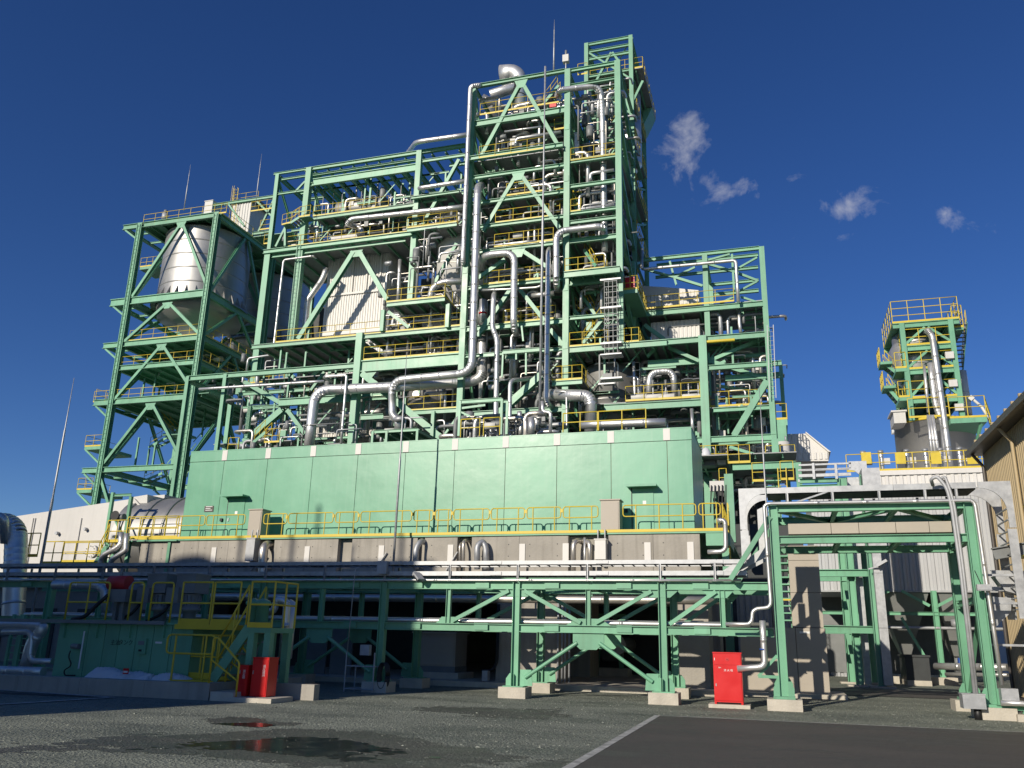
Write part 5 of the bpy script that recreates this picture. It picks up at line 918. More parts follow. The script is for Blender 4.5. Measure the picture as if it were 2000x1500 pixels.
# main deck and the deck above
beam(bo, z3(65, 988), z3(1310, 850), YU-.3, .42, .3); beam(bo, z3(130, 1030), z3(1250, 905), YU, .25, .2)
def face(par, a, b, Y, depth, m=None, rails=True, h=.36, joists=5, lift=.18, ra=None, rb=None, **k):                # a deck with its edge beam and rail between two pixels
    beam(par, a, b, Y, h, .24); p, q = aY(*a, Y), aY(*b, Y); z = (p.z+q.z)/2+lift; deck(par, min(p.x, q.x), max(p.x, q.x), Y-.08, Y+depth, z, m=m, joists=joists)
    if rails: 
        x0, x1 = (xx(*ra, Y) if ra else p.x), (xx(*rb, Y) if rb else q.x); rail(par, [(x0, Y-.05, z), (x1, Y-.05, z)], r=.025, **k)
    return z
p, q = aY(*z3(65, 988), YU-.3), aY(*z3(1310, 850), YU-.3); zd = (p.z+q.z)/2+.22; deck(bo, p.x, -22.2, YU-.4, 70, zd, joists=14)
rail(bo, [(xx(*z3(255, 940), YU-.3), YU-.3, zd), (xx(*z3(1690, 740), YU-.3), YU-.3, zd)], r=.025)
face(bo, z3(480, 712), z3(1320, 605), YU-.2, 7, ra=z3(480, 690), rb=z3(1110, 600), joists=8); face(bo, z3(1265, 812), z3(1680, 768), YU-.9, 3, joists=3); face(bo, z3(1300, 545), z3(1700, 490), YU-.6, 4, rails=False, h=.25, joists=3)
beam(bo, z3(1390, 235), z3(1750, 185), YU, .3, .2); beam(bo, z3(1400, 575), z3(1600, 550), YU, .22, .2); beam(bo, z3(1620, 272), z3(1750, 255), YU+.6, .3, .2)
for a, b in ((z3(820, 995), z4(430, 345)), (z3(868, 995), z3(1100, 1395)), (z3(1700, 222), z3(1395, 770)), (z3(1680, 925), z3(1490, 1270))): brace(bo, a, b, YU, .42 if a[0] < 750 else .3)
gus(bo, z3(845, 985), YU, 1.1, .9)
for pts in ((z3(215, 770), z3(290, 750), z3(360, 705), z3(450, 690)),):
    P = [aY(*t, YU-1) for t in pts]; rail(bo, P, r=.025, sp=.5, mids=1); stair(bo, P[1], P[2], w=1); deck(bo, P[2].x, P[3].x, YU-1, YU, P[3].z, m=GREEN); deck(bo, P[0].x, P[1].x, YU-1, YU, P[1].z, m=GREEN)
brace(bo, z3(165, 950), z3(240, 800), YU-.5, .2); bar(bo, 'post', aY(*z3(245, 945), YU-.5), aY(*z3(245, 790), YU-.5), .2, .2, GREEN, 'h')
# lower decks at the front line
LX = -30.8
bar(bo, 'column', (LX, YL, 8), (LX, YL, zz(*z4(935, 300), YL)), .55, .6, GREEN, 'box')
for x, zt in ((-46.7, zz(368, 736, YL)), (-43.0, zz(441, 731, YL))): bar(bo, 'column', (x, YL, 0), (x, YL, zt), .32, .32, GREEN, 'h', up=(0, 1, 0))
z_a = face(bo, z4(50, 410), z4(900, 333), YL+.6, 8, joists=8, ra=z4(245, 365), rb=z4(1100, 285)); z_b = face(bo, z4(955, 322), z4(1745, 258), YL, 9, joists=8, ra=z4(1120, 275), rb=z4(1745, 240))
beam(bo, z4(-470, 660), z4(885, 565), YL, .42, .3); beam(bo, z4(940, 567), z4(1735, 505), YL-.05, .95, .3)
p, q = aY(*z4(940, 567), YL), aY(*z4(1735, 505), YL); zq = (p.z+q.z)/2+.5; deck(bo, LX+.3, q.x, YL, 63, zq, joists=6); rail(bo, [(LX+.4, YL-.02, zq), (q.x, YL-.02, zq)], r=.025)
deck(bo, -41, LX, YL+2, 66, zz(*z4(885, 565), YL)+.2, joists=7)
z_c = face(bo, z4(1148, 65), z4(1620, 18), YL-.6, 6, ra=z4(1148, 40), rb=z4(1620, 0), joists=5)
p = aY(*z4(1620, 18), YL-.6); rail(bo, [(p.x, YL-.6, z_c), (p.x, YL+4, z_c)], r=.025)
for a, b in ((z4(1120, 110), z4(1110, 280)), (z4(1650, 60), z4(1640, 250))): col(bo, a, b, YL-.2, .3, name='post')
brace(bo, z4(1160, 120), z4(1330, 250), YL, .25); brace(bo, z4(950, 625), z4(1600, 1155), YL, .48, kind='h'); gus(bo, z4(1000, 620), YL, 1.2, .6)
brace(bo, z4(300, 920), z4(-10, 1185), YL+.3, .5); brace(bo, z4(340, 920), z4(485, 1115), YL+.3, .32); brace(bo, z4(-10, 690), z4(295, 870), YL+.5, .34); brace(bo, z4(380, 640), z4(530, 860), YL+2, .25); brace(bo, z4(800, 405), z4(545, 650), YU, .36); brace(bo, z4(530, 760), z4(640, 610), YL+1, .22)
beam(bo, z4(270, 868), z4(850, 815), YL+.3, .6, .3); beam(bo, z4(-60, 800), z4(520, 745), YL+1.5, .3, .2); beam(bo, z4(60, 905), z4(270, 890), YL+1, .3, .2); beam(bo, z4(935, 985), z4(1120, 970), YL, .4, .25); beam(bo, z4(930, 805), z4(1160, 785), YL+1, .3, .2)
for a, b in ((z4(35, 890), z4(10, 1150)), (z4(1735, 850), z4(1735, 1170)), (z4(1525, 930), z4(1520, 1160)), (z2(1375, 530), z2(1350, 760))): col(bo, a, b, YL-.3, .26, name='post')
beam(bo, z4(1745, 862), z4(2010, 848), YL-.3, .25, .18); beam(bo, z4(1330, 940), z4(1735, 925), YL, .35, .22); deck(bo, xx(*z4(1330, 940), YL), -22.3, YL, 62, zz(*z4(1500, 920), YL)); railp(bo, z4(1310, 930), z4(1720, 905), YL, r=.025)
brace(bo, z4(1735, 960), z4(1600, 1145), YL-.3, .16, kind='angle'); brace(bo, z4(1950, 880), z4(1760, 905), YL-.3, .16, kind='angle')
railp(bo, z4(20, 700), z4(310, 690), YL+4, r=.025, sp=.5); railp(bo, z4(460, 815), z4(550, 805), YL+3, r=.025, sp=.6); railp(bo, z4(150, 1190), z4(270, 1180), YL-2, r=.025, sp=.8); railp(bo, z2(1200, 880), z2(1280, 870), YL-2, r=.025, sp=.8)
stair(bo, aY(*z4(60, 1185), YL-1), aY(*z4(160, 1100), YL-1), w=.9)
for x, y in ((-46.7, 62), (-43, 62), (-35, 66), (-26, 66)): bar(bo, 'column', (x, y, 0), (x, y, 22), .4, .4, GREEN, 'h', up=(0, 1, 0))
for x in (-46.7, -43.0): bar(bo, 'cross_beam', (x, YL+.2, 21.8), (x, 62, 21.8), .25, .4, GREEN, 'h')
deck(bo, -46.5, -30.5, 60, 72, 17.2, joists=7)
# low porch on the enclosure roof
pr = thing('roof_porch', 'small green steel porch frame standing on the enclosure roof by the fat pipe', 'frame', aY(*z4(1210, 1180), 50))
for a in (z4(1030, 1180), z4(1145, 1170), z4(1395, 1160)): p = aY(*a, 48); bar(pr, 'post', (p.x, 48, 10.5), (p.x, 48, aY(*z4(1030, 1095), 48).z), .16, .16, GREEN, 'h')
beam(pr, z4(1030, 1098), z4(1395, 1082), 48, .2, .15); p, q = aY(*z4(1030, 1098), 48), aY(*z4(1395, 1082), 48); deck(pr, p.x, q.x, 48, 51, q.z+.1, m=GREEN, joists=4); bar(pr, 'beam', (q.x, 48, q.z), (q.x+.1, 51, q.z), .15, .2, GREEN, 'h')
# boiler casing, clad in white ribbed sheet
cs = thing('boiler_casing', 'white ribbed sheet boiler casing seen behind the big V braces', 'boiler casing', (-37, 68, 0)); CX0, CX1, CY0 = -39.9, -33.4, 65.0; CZ = zz(*z3(600, 1025), CY0)
boxo(cs, 'core', (CX0, CY0+.08, 10), (CX1, CY0+6, CZ), OFFW); zj2 = zz(*z3(800, 1342), CY0)
for a, b in ((10, zz(*z4(600, 780), CY0)), (zz(*z4(600, 780), CY0)+.05, zz(*z4(900, 300), CY0)), (zz(*z4(900, 300), CY0)+.05, zj2-.08), (zj2+.08, CZ)): corr(cs, 'cladding', (CX0, CY0+.07, a), (1, 0, 0), CX1-CX0, b-a, WHITE, .26, .06, n=(0, -1, 0))
corr(cs, 'side_cladding', (CX1, CY0+.07, 10), (0, 1, 0), 6, CZ-10, WHITE, .26, .06, n=(1, 0, 0)); bar(cs, 'trim', (CX0-.05, CY0-.05, zj2), (CX1+.05, CY0-.05, zj2), .12, .2, WHITE, 'box')
for f in (.19, .43, .66, .88): x = CX0+(CX1-CX0)*f; bar(cs, 'trim', (x, CY0-.03, zj2+.12), (x, CY0-.03, CZ), .14, .12, WHITE, 'box')
boxo(cs, 'roof', (CX0-.1, CY0-.1, CZ), (CX1+.1, CY0+6.1, CZ+.2), GREY); boxo(cs, 'hopper_band', (CX0-.3, CY0-.4, zz(*z4(900, 290), CY0)-.2), (CX1+.6, CY0+.05, zz(*z4(900, 290), CY0)+.25), WHITE)
for a, b, Y, m_ in ((z3(625, 905), z3(860, 840), 62.6, OFFW),): p, q = aY(*a, Y), aY(*b, Y); boxo(cs, 'roof_box', (p.x, Y, zd), (q.x, Y+2, q.z), m_)
# drum with a domed end on the upper deck
dr = thing('steam_drum', 'silver steam drum with a domed end on the upper boiler deck', 'drum', aY(*z3(760, 660), 64)); p = aY(*z3(790, 640), 64); bar(dr, 'shell', p+V(-1.2, 0, 0), p+V(3.6, 0, 0), 1.6, 1.6, TANK, 'cyl32'); bar(dr, 'end_ring', p+V(-1.35, 0, 0), p+V(-1.2, 0, 0), 1.3, 1.3, RUST, 'cyl32')
for k_ in range(7): x = p.x-1+k_*.75; bar(dr, 'nozzle', (x, 64, p.z+.7), (x, 64, p.z+1.5+.5*(k_ % 3)), .16, .16, GALV, 'cyl8')
hg = thing('hanger_rods', 'thin steel hanger rods dropping from the boiler top girders', 'hanger rods', (-36, 63, 37))
for k_, x in enumerate(np.linspace(-40, -30.4, 15)): bar(hg, 'rod', (x, 63.2+(k_ % 3)*.7, zd+1.2+(k_ % 4)*.5), (x, 63.2+(k_ % 3)*.7, zg-.3), .07, .07, GALVW, 'cyl6')
# ------------------------------------------------------------ stepped tower
TX = [-22.05, -13.93, -9.85]; YA, YM, YZ = 56.0, 63.0, 70.0
tw = thing('process_tower', 'tall green steel process tower packed with platforms and silver pipes', 'steel tower', (-16, 60, 0))
ztop = 46.0
for x in TX:
    for y in (YA, YM, YZ):
        z1_ = ztop if y == YA else (ztop+.1 if x == TX[0] else 54.0); z0 = 22.0 if (x == TX[2] and y == YA) else 0
        bar(tw, 'column', (x, y, z0), (x, y, z1_), .46 if y == YA else .36, .42, GREEN, 'box' if y == YA else 'h', up=(0, 1, 0))
        if y == YA: bar(tw, 'base_plate', (x, y, z0), (x, y, z0+.06), .7, .7, GREEN, 'box')
for i in range(13): z = 15+i*2.3; mbx = boxo(tw, 'splice_plate', (TX[i % 2]-.18, YA-.245, z), (TX[i % 2]+.18, YA-.211, z+.5), GREEN)
# left bay: beams at their levels
def lvl(a, b, Y=YA): p, q = aY(*a, Y), aY(*b, Y); return (p.z+q.z)/2
LV = [(lvl(z5(235, 650), z5(1050, 510)), .32, 0), (lvl(z5(280, 985), z5(1040, 872)), .55, 1), (lvl(z5(175, 1347), z5(1065, 1222)), .38, 1), (lvl(z5(210, 1482), z5(1040, 1382)), .3, 0), (lvl(z6(500, 285), z6(1040, 205)), .3, 1), (lvl(z6(360, 530), z6(1040, 430)), .3, 1), (lvl(z6(360, 757), z6(940, 680)), .3, 1), (lvl(z6(260, 1087), z6(830, 1030)), .28, 1), (lvl(z6(480, 1442), z6(1035, 1392)), .4, 1), (lvl(z7(480, 420), z7(1030, 390)), .25, 0), (17.4, .4, 1), (13.4, .4, 1)]
for i, (z, h, dk) in enumerate(LV):
    off = -.55 if i == 2 else 0
    bar(tw, 'beam', (TX[0]+(.24 if not off else -.35), YA+off, z), (TX[1]-.24, YA+off, z), .28, h, GREEN, 'h')
    bar(tw, 'beam', (TX[0]+.2, YM, z), (TX[1]-.2, YM, z), .24, h, GREEN, 'h')
    for x in TX[:2]: bar(tw, 'cross_beam', (x, YA+.22, z), (x, YM-.2, z), .24, h, GREEN, 'h')
    if dk:
        deck(tw, TX[0]+.1, TX[1]-.1, YA+.3, YM, z+h/2+.05, joists=6)
rl = [(z5(270, 895), z5(1005, 815), 0), (z5(260, 1312), z5(850, 1222), -.55), (z6(510, 250), z6(850, 200), 0), (z6(410, 502), z6(900, 430), 0), (z6(400, 722), z6(940, 650), 0), (z6(300, 1062), z6(870, 1000), 0), (z6(480, 1415), z6(960, 1372), 0), (z7(490, 160), z7(800, 140), .2)]
for a, b, o_ in rl: railp(tw, a, b, YA+o_-.05, r=.025, sp=1.3)
for a, b in ((z5(640, 625), z5(270, 1315)), (z5(662, 625), z5(992, 1205)), (z6(610, 50), z6(300, 570)), (z6(642, 50), z6(1000, 545)), (z6(500, 830), z6(255, 1000)), (z6(640, 740), z6(880, 895)), (z6(545, 1110), z6(285, 1490)), (z6(635, 1105), z6(865, 1395)), (z7(345, 110), z7(250, 265)), (z7(915, 205), z7(1030, 350))): brace(tw, a, b, YA, .30)
brace(tw, z7(830, 625), z7(300, 1105), YA-.1, .5); gus(tw, z7(770, 650), YA-.1, .6, .5)
for a in (z5(650, 600), z6(625, 35), z6(625, 735)): gus(tw, a, YA, .95, 1.0)
for i in (0, 1, 2, 4, 6, 8):
    z = LV[i][0]; zn = LV[min(i+2, len(LV)-1)][0]
    for x in (TX[0], TX[1]): bar(tw, 'brace', (x, YA+.3, z-.3), (x, (YA+YM)/2, zn+.3), .2, .2, GREEN, 'h', up=(1, 0, 0)); bar(tw, 'brace', (x, YM-.3, z-.3), (x, (YA+YM)/2, zn+.3), .2, .2, GREEN, 'h', up=(1, 0, 0))
# right bay
RL = [(z5(1100, 505), z5(1520, 442), .3, 0), (z5(1095, 648), z5(1520, 578), .25, 0), (z5(1100, 1340), z5(1525, 1290), .3, 1), (z6(1095, 165), z6(1530, 108), .3, 0), (z6(1095, 412), z6(1530, 360), .25, 1), (z6(1095, 498), z6(1530, 440), .3, 0), (z6(1090, 670), z6(1530, 612), .38, 1), (z6(1095, 1368), z6(1440, 1342), .28, 0)]
RZ = []
for a, b, h, dk in RL:
    z = lvl(a, b); RZ.append(z); bar(tw, 'beam', (TX[1]+.24, YA, z), (TX[2]-.24, YA, z), .26, h, GREEN, 'h')
    if dk: deck(tw, TX[1], TX[2], YA+.2, YM, z+h/2+.05, joists=4)
for z in np.arange(16, 53.5, 2.65):
    for y in (YM, YZ):
        if z > 25: bar(tw, 'beam', (TX[1]+.2, y, z), (TX[2]-.2, y, z), .2, .26, GREEN, 'h')
    for x in (TX[1], TX[2]):
        if z > 25: bar(tw, 'cross_beam', (x, YM+.2, z), (x, YZ-.2, z), .2, .26, GREEN, 'h')
        if z < 46 and (z > 23 or x == TX[1]): bar(tw, 'cross_beam', (x, YA+.2, z+.9), (x, YM-.2, z+.9), .22, .3, GREEN, 'h')
for k_ in range(7):
    z = 28+k_*3.6; bar(tw, 'brace', (TX[2], YM+.2, z), (TX[2], YZ-.2, z+3.4), .18, .18, GREEN, 'h', up=(1, 0, 0)); bar(tw, 'brace', (TX[1]+.2, YM, z+3.4), (TX[2]-.2, YM, z), .16, .16, GREEN, 'angle', up=(0, 1, 0))
for k_ in range(5): z = 24+k_*4.4; bar(tw, 'brace', (TX[2], YA+.3, z+4.2), (TX[2], YM-.3, z), .26, .26, GREEN, 'h', up=(1, 0, 0))
for a, b in ((z5(1470, 340), z5(1330, 610)), (z5(1480, 340), z5(1540, 420)), (z5(1540, 560), z5(1680, 1010)), (z5(1640, 850), z5(1760, 600))): brace(tw, a, b, YM, .2)
for zt_ in (53.9, 52.3):
    for y in (YM, YZ): bar(tw, 'beam', (TX[1], y, zt_), (TX[2], y, zt_), .2, .3, GREEN, 'h')
    for x in (TX[1], TX[2]): bar(tw, 'beam', (x, YM, zt_), (x, YZ, zt_), .2, .3, GREEN, 'h')
for p, q in (((TX[1], YM), (TX[2], YZ)), ((TX[2], YM), (TX[1], YZ))): bar(tw, 'plan_brace', (*p, 53.8), (*q, 53.8), .12, .12, GREEN, 'angle')
for i, z in enumerate((50.6, 47.4, 43.5, 39.0, 34.5, 30)):
    deck(tw, TX[1]+.1, TX[2]+(1.0 if i < 1 else .1), YM+.1, YZ+(1.2 if i < 1 else 0), z, joists=4); rail(tw, [(TX[1]+.3, YM+.1, z), (TX[2]+(1.0 if i < 1 else .2), YM+.1, z), (TX[2]+(1.0 if i < 1 else .2), YZ+(1.2 if i < 1 else 0), z)], r=.025)
    stair(tw, (TX[1]+.9, YM+1.0, z-3.2), (TX[2]-.8, YM+1.0, z), w=.8)
mb = MB(); mb.prism([(TX[2]+.1, YZ-1, 48.6), (TX[2]+1.0, YZ-1, 50.5), (TX[2]+.1, YZ-1, 50.5)], (0, 2.2, 0)); mb.build('bracket', GREEN, tw)
railp(tw, z5(1100, 1325), z5(1525, 1278), YA-.1, r=.025, sp=1.0); railp(tw, z6(1100, 395), z6(1190, 385), YA-.1, r=.025, sp=.6); railp(tw, z5(1165, 548), z5(1250, 535), YA+2, r=.025, sp=.6)
# projecting platform of the right bay
zp = face(tw, z6(1040, 978), z6(1550, 912), YA-1.1, 6, rails=False, h=.5, lift=.27, joists=5); p, q = aY(*z6(1045, 945), YA-1.1), aY(*z6(1405, 890), YA-1.1)
rail(tw, [(p.x, YA-1.0, zp), (q.x, YA-1.0, zp), (q.x, YA+3, zp)], r=.025, sp=.9); beam(tw, z6(1090, 1020), z6(1550, 1000), YA, .7, .25)
zl = face(tw, z7(1090, 395), z7(1980, 322), YA-.2, 7, rails=False, h=.45, lift=.24, joists=10)
rail(tw, [(xx(*z7(1090, 355), YA-.2), YA-.2, zl), (xx(*z7(1440, 335), YA-.2), YA-.2, zl)], r=.025, sp=.9); rail(tw, [(xx(*z7(1590, 320), YA-.2), YA-.2, zl), (xx(*z7(1725, 312), YA-.2), YA-.2, zl), (xx(*z7(1725, 312), YA-.2), YA+3, zl)], r=.025, sp=.7)
for a, b in ((z6(1580, 1110), z6(1710, 1100)),): p, q = aY(*a, YA+1), aY(*b, YA+1); deck(tw, p.x, q.x, YA+1, YA+6, p.z, t=.3, m=GREEN); rail(tw, [(p.x, YA+1, p.z), (q.x, YA+1, p.z), (q.x, YA+6, p.z)], r=.025, sp=.6); tag(boxo(None, 'hose_box', (q.x-.95, YA+1.3, p.z), (q.x-.25, YA+1.7, p.z+1.15), RED), 'bright red box behind the yellow rail at the right side of the tower', 'fire cabinet')
p = aY(*z5(935, 820), YA+.3); tag(boxo(None, 'hose_box', (p.x-.28, YA+.35, p.z-.35), (p.x+.28, YA+.7, p.z+.3), RED), 'small red box behind the top rail of the process tower', 'fire cabinet')
# stairs inside the right bay
for (a, b, Y) in ((z6(1240, 1345), z6(1140, 1070), 58), (z7(1210, 240), z7(1130, 20), 58.5), (z6(1250, 640), z6(1160, 680), 58)):
    p, q = aY(*a, Y), aY(*b, Y); stair(tw, (min(p.x, q.x)+1.6, Y, min(p.z, q.z)), (min(p.x, q.x), Y, max(p.z, q.z)), w=.9)
stair(tw, aY(*z6(1330, 890), 56.2), aY(*z6(1220, 740), 57), w=.8); stair(tw, aY(*z7(1210, 330), 56.3), aY(*z7(1390, 110), 56.3), w=.8)
stair(tw, aY(*z5(780, 1240), 57.5), aY(*z5(950, 1040), 57.5), w=.9); stair(tw, aY(*z5(840, 820), 57.5), aY(*z5(990, 640), 57.5), w=.9, m=GREEN); stair(tw, aY(*z6(1240, 480), 57.5), aY(*z6(1110, 300), 57.5), w=.9)
p, q = aY(*z5(735, 1015), 58), aY(*z5(1040, 960), 58); rail(tw, [(p.x, 58, p.z), (q.x, 58, p.z)], r=.025); p, q = aY(*z5(950, 1050), 57), aY(*z5(1040, 1030), 57); rail(tw, [(p.x, 57, p.z), (q.x, 57, p.z)], r=.025, sp=.6); 
for a, b in ((z6(940, 400), z6(1000, 390)), (z6(970, 300), z6(1050, 290)), (z6(1120, 330), z6(1195, 320))): railp(tw, a, b, 56.8, r=.025, sp=.5)
zz_ = face(tw, z7(930, 705), z7(1205, 678), YA-.3, 4, h=.35, joists=2, sp=.8); p = aY(*z7(1205, 678), YA-.3); rail(tw, [(p.x, YA-.3, zz_), (p.x, YA+3.5, zz_)], r=.025)
# small frames over the enclosure roof
for a, b in ((z7(85, 860), z7(80, 1180)), (z7(470, 840), z7(465, 1165)), (z7(520, 870), z7(515, 1165))): col(tw, a, b, 50, .16, name='post')
beam(tw, z7(85, 868), z7(470, 845), 50, .25, .16); beam(tw, z7(470, 850), z7(525, 880), 50, .18, .14); brace(tw, z7(95, 960), z7(180, 1000), 50, .12, kind='angle')
for a, b, Y in ((z7(480, 412), z7(820, 388), 54.5), (z7(300, 440), z7(400, 430), 54.5), (z7(500, 460), z7(620, 445), 55)): beam(tw, a, b, Y, .3, .16)
for a, b in ((z7(480, 410), z7(470, 640)), (z7(600, 400), z7(600, 480)), (z7(690, 400), z7(690, 620)), (z7(650, 170), z7(665, 310))): brace(tw, a, b, 54.5, .12, kind='box', name='hanger')
for i, (a, b) in enumerate(((z7(90, 1190), z7(265, 1180)), (z7(300, 1180), z7(450, 1170)), (z7(1030, 1145), z7(1345, 1128)), (z7(1355, 1125), z7(1790, 1110)))): railp(enc, a, b, 40.5 if i > 1 else 41.5, h=1.0, r=.03, sp=1.1, toe=False)
# caged ladder
cl = thing('caged_ladder', 'dark galvanised caged ladder hung down the face of the process tower', 'ladder', aY(*z7(1480, 430), 54.6)); p, q = aY(*z7(1478, 440), 54.6), aY(*z6(1475, 1030), 54.6); x = (p.x+q.x)/2
ladder(cl, (x, 54.9, p.z), (x, 54.9, q.z), w=.85, m=GREY, cage=False); mb = MB()
for i in range(int((q.z-p.z)/.42)+1): z = p.z+i*.42; mb.box((x-.45, 54.2, z), (x+.45, 54.24, z+.045)); mb.box((x-.47, 54.2, z), (x-.43, 54.9, z+.045)); mb.box((x+.43, 54.2, z), (x+.47, 54.9, z+.045))
for dx in (-.45, -.15, .15, .45): mb.box((x+dx-.018, 54.19, p.z), (x+dx+.018, 54.23, q.z))
o = mb.build('cage', GREY, cl); o['kind'] = 'stuff'
for y in (1030, 1285, 1610, 1930): z = aY(*z6(1475, y), 54.6).z; boxo(cl, 'bracket', (x-.75, 54.15, z-.06), (x+.75, 54.95, z+.06), GALV)
boxo(cl, 'floor', (x-.75, 54.1, p.z-.1), (x+.75, 55.0, p.z-.02), GALV)
# masts and roof items
rod('lightning rod on the top of the process tower', z5(950, 40), z5(945, 520), 57, .07); rod('tall slim galvanised mast running up the face of the process tower', z5(862, 470), z7(820, 1120), 54.0, .10, .09, name='mast')
sn = thing('weather_sensor', 'white sensor head on a short post at the top of the process tower', 'sensor', aY(*z5(1055, 490), 56)); p = aY(*z5(1056, 490), 56); bar(sn, 'post', p, p+V(0, 0, .6), .12, .12, GALV, 'cyl8'); boxo(sn, 'body', (p.x-.25, 55.8, p.z+.6), (p.x+.25, 56.2, p.z+1.25), OFFW); bar(sn, 'head', p+V(0, 0, 1.25), p+V(0, 0, 1.75), .2, .2, GREY, 'cyl10')
hood = thing('exhaust_hood', 'silver exhaust stack with a big curved hood on the tower roof', 'exhaust stack', aY(*z5(640, 740), 62)); p = aY(*z5(628, 740), 62); q = aY(*z5(625, 600), 62); mb = MB()
pth = [V(p.x, 62, p.z-4), V(p.x, 62, q.z)]+[V(p.x-.95+.95*math.cos(a), 62, q.z-.1+1.0*math.sin(a)) for a in np.linspace(.1, 1.45, 8)]+[V(p.x-1.75, 62, q.z+.88)]
mb.tube(pth, [.62, .62]+list(np.linspace(.64, .85, 8))+[.95], 28); mb.build('hood', ALU, hood); bar(hood, 'side_duct', (p.x-2.6, 61.5, p.z+.2), (p.x-.3, 62, p.z+1.0), 1.0, 1.0, ALU, 'cyl28'); bar(hood, 'stiffener', (p.x, 62, p.z-.1), (p.x, 62, p.z+.02), 1.32, 1.32, GALV, 'cyl28')
for (a, b, r_) in ((z5(290, 760), z5(420, 770), .42), (z5(350, 850), z5(400, 920), .4)): p, q = aY(*a, 60), aY(*b, 60); bar(hood, 'branch', p, q+V(.1, 1.5, 0), r_*2, r_*2, TANK, 'cyl20')
ld = thing('white_standpipe', 'short white square standpipe behind the rail of the tower right bay', 'standpipe', aY(*z5(1150, 1300), 57)); p, q = aY(*z5(1135, 1305), 57), aY(*z5(1168, 1080), 57); boxo(ld, 'body', (p.x, 57, p.z), (q.x, 57.4, q.z), WTEXT); boxo(ld, 'cap', (p.x-.05, 56.95, q.z), (q.x+.05, 57.45, q.z+.08), WTEXT)
# ------------------------------------------------------------ right-hand annex
an = thing('annex_structure', 'lower green steel annex frame right of the process tower', 'steel frame', (-2, 58, 0)); AX = [-4.08, .3]
bar(an, 'column', (AX[0], YA, 0), (AX[0], YA, zz(*z8(895, 925), YA)), .55, .55, GREEN, 'box'); bar(an, 'column', (AX[1], YA, 0), (AX[1], YA, zz(*z8(1490, 885), YA)), .36, .36, GREEN, 'h', up=(0, 1, 0))
for y in (YU, 68.0):
    for x, a in ((AX[0], z8(925, 180)), (AX[1], z8(1420, 110)), (-9.85, z8(400, 230))): bar(an, 'column', (x, y, 0), (x, y, zz(*a, YU)), .4, .4, GREEN, 'box' if y == YU else 'h', up=(0, 1, 0))
for a, b, Y, h in ((z8(150, 1012), z8(1490, 903), YA, .42), (z8(400, 1182), z8(870, 1145), YA+1.5, .5), (z8(955, 1208), z8(1625, 1172), YA, .35), (z8(1110, 1312), z8(1605, 1275), YA+1, .4), (z8(990, 1120), z8(1480, 1095), YA+2, .25), (z8(960, 1030), z8(1480, 1005), YA+2, .25), (z8(960, 975), z8(1470, 945), YA+1, .2), (b1(0, 398), b1(795, 368), YA-.1, .5), (b1(740, 668), b1(1400, 640), YA-.1, .42), (b1(870, 690), b1(1380, 672), YA+1, .3), (b1(890, 420), b1(1350, 400), YA, .3), (b1(890, 470), b1(1345, 455), YA+2, .5), (b1(750, 885), b1(1000, 885), YA-2, .55), (b1(1045, 880), b1(1560, 870), 50, .42), (z8(340, 232), z8(1420, 112), YU, .3), (z8(480, 272), z8(1410, 182), YU+6, .28), (z8(945, 335), z8(1410, 295), YU+6, .26), (z8(945, 455), z8(1415, 410), YU+6, .26), (z8(945, 540), z8(1415, 512), YU+6, .3), (z8(470, 380), z8(900, 345), YU+6, .22), (z8(1270, 690), z8(1455, 675), YU+2, .3), (z8(1270, 755), z8(1455, 745), YU+2, .18), (z8(1270, 800), z8(1455, 790), YU+3, .2), (z8(1270, 850), z8(1455, 838), YU+3, .2), (z8(370, 722), z8(1450, 622), YU-.2, .42), (b1(0, 390), b1(0, 390), YA, .1)):
    if a != b: beam(an, a, b, Y, h, .24)
bar(an, 'column', (xx(*z8(1615, 1180), YA+2), YA+2, 8), (xx(*z8(1615, 1180), YA+2), YA+2, zz(*z8(1615, 1180), YA+2)), .25, .25, GREEN, 'h')
for a, b, Y, w in ((z8(480, 1020), z8(395, 1105), YA+1, .2), (z8(590, 1025), z8(870, 1150), YA+1, .24), (z8(960, 1150), z8(1475, 930), YA+1, .24), (z8(960, 1150), z8(1480, 1310), YA+1, .26), (z8(1000, 1200), z8(1110, 1150), YA+1, .2), (b1(1325, 185), b1(1058, 630), YA, .42), (b1(860, 20), b1(1310, 165), YA+1, .26), (b1(905, 220), b1(1240, 270), YA+2, .2), (z8(380, 310), z8(640, 380), YU, .18), (z8(640, 380), z8(900, 460), YU, .2), (z8(640, 380), z8(830, 290), YU, .16), (z8(600, 235), z8(660, 450), YU, .16), (z8(950, 260), z8(1190, 330), YU, .18), (z8(1190, 330), z8(1410, 415), YU, .18), (z8(1190, 320), z8(1400, 200), YU, .15), (z8(1230, 510), z8(1400, 420), YU, .15), (z8(1060, 620), z8(1190, 560), YU, .15), (z8(1250, 560), z8(1400, 610), YU, .15), (z8(930, 230), z8(1150, 170), YU, .15), (z8(1170, 170), z8(1190, 500), YU, .16), (z8(370, 820), z8(550, 950), YU, .3), (b1(1020, 720), b1(1380, 830), YA, .2)): brace(an, a, b, Y, w)
for x in AX: 
    for z in (zz(*z8(1450, 622), YU), zz(*z8(1420, 112), YU), 24.5, 21.8, 17.0): bar(an, 'cross_beam', (x, YU+.2, z), (x, 68, z), .22, .35, GREEN, 'h'); 
    for z in (21.8, 18.6, 15.6): bar(an, 'cross_beam', (x, YA+.2, z), (x, YU, z), .22, .35, GREEN, 'h')
zk = zz(*z8(900, 670), YU)+.3; deck(an, -9.6, AX[1], YU, 68, zk, joists=7); rail(an, [(xx(*z8(370, 680), YU), YU-.2, zk), (xx(*z8(1190, 610), YU), YU-.2, zk)], r=.025)
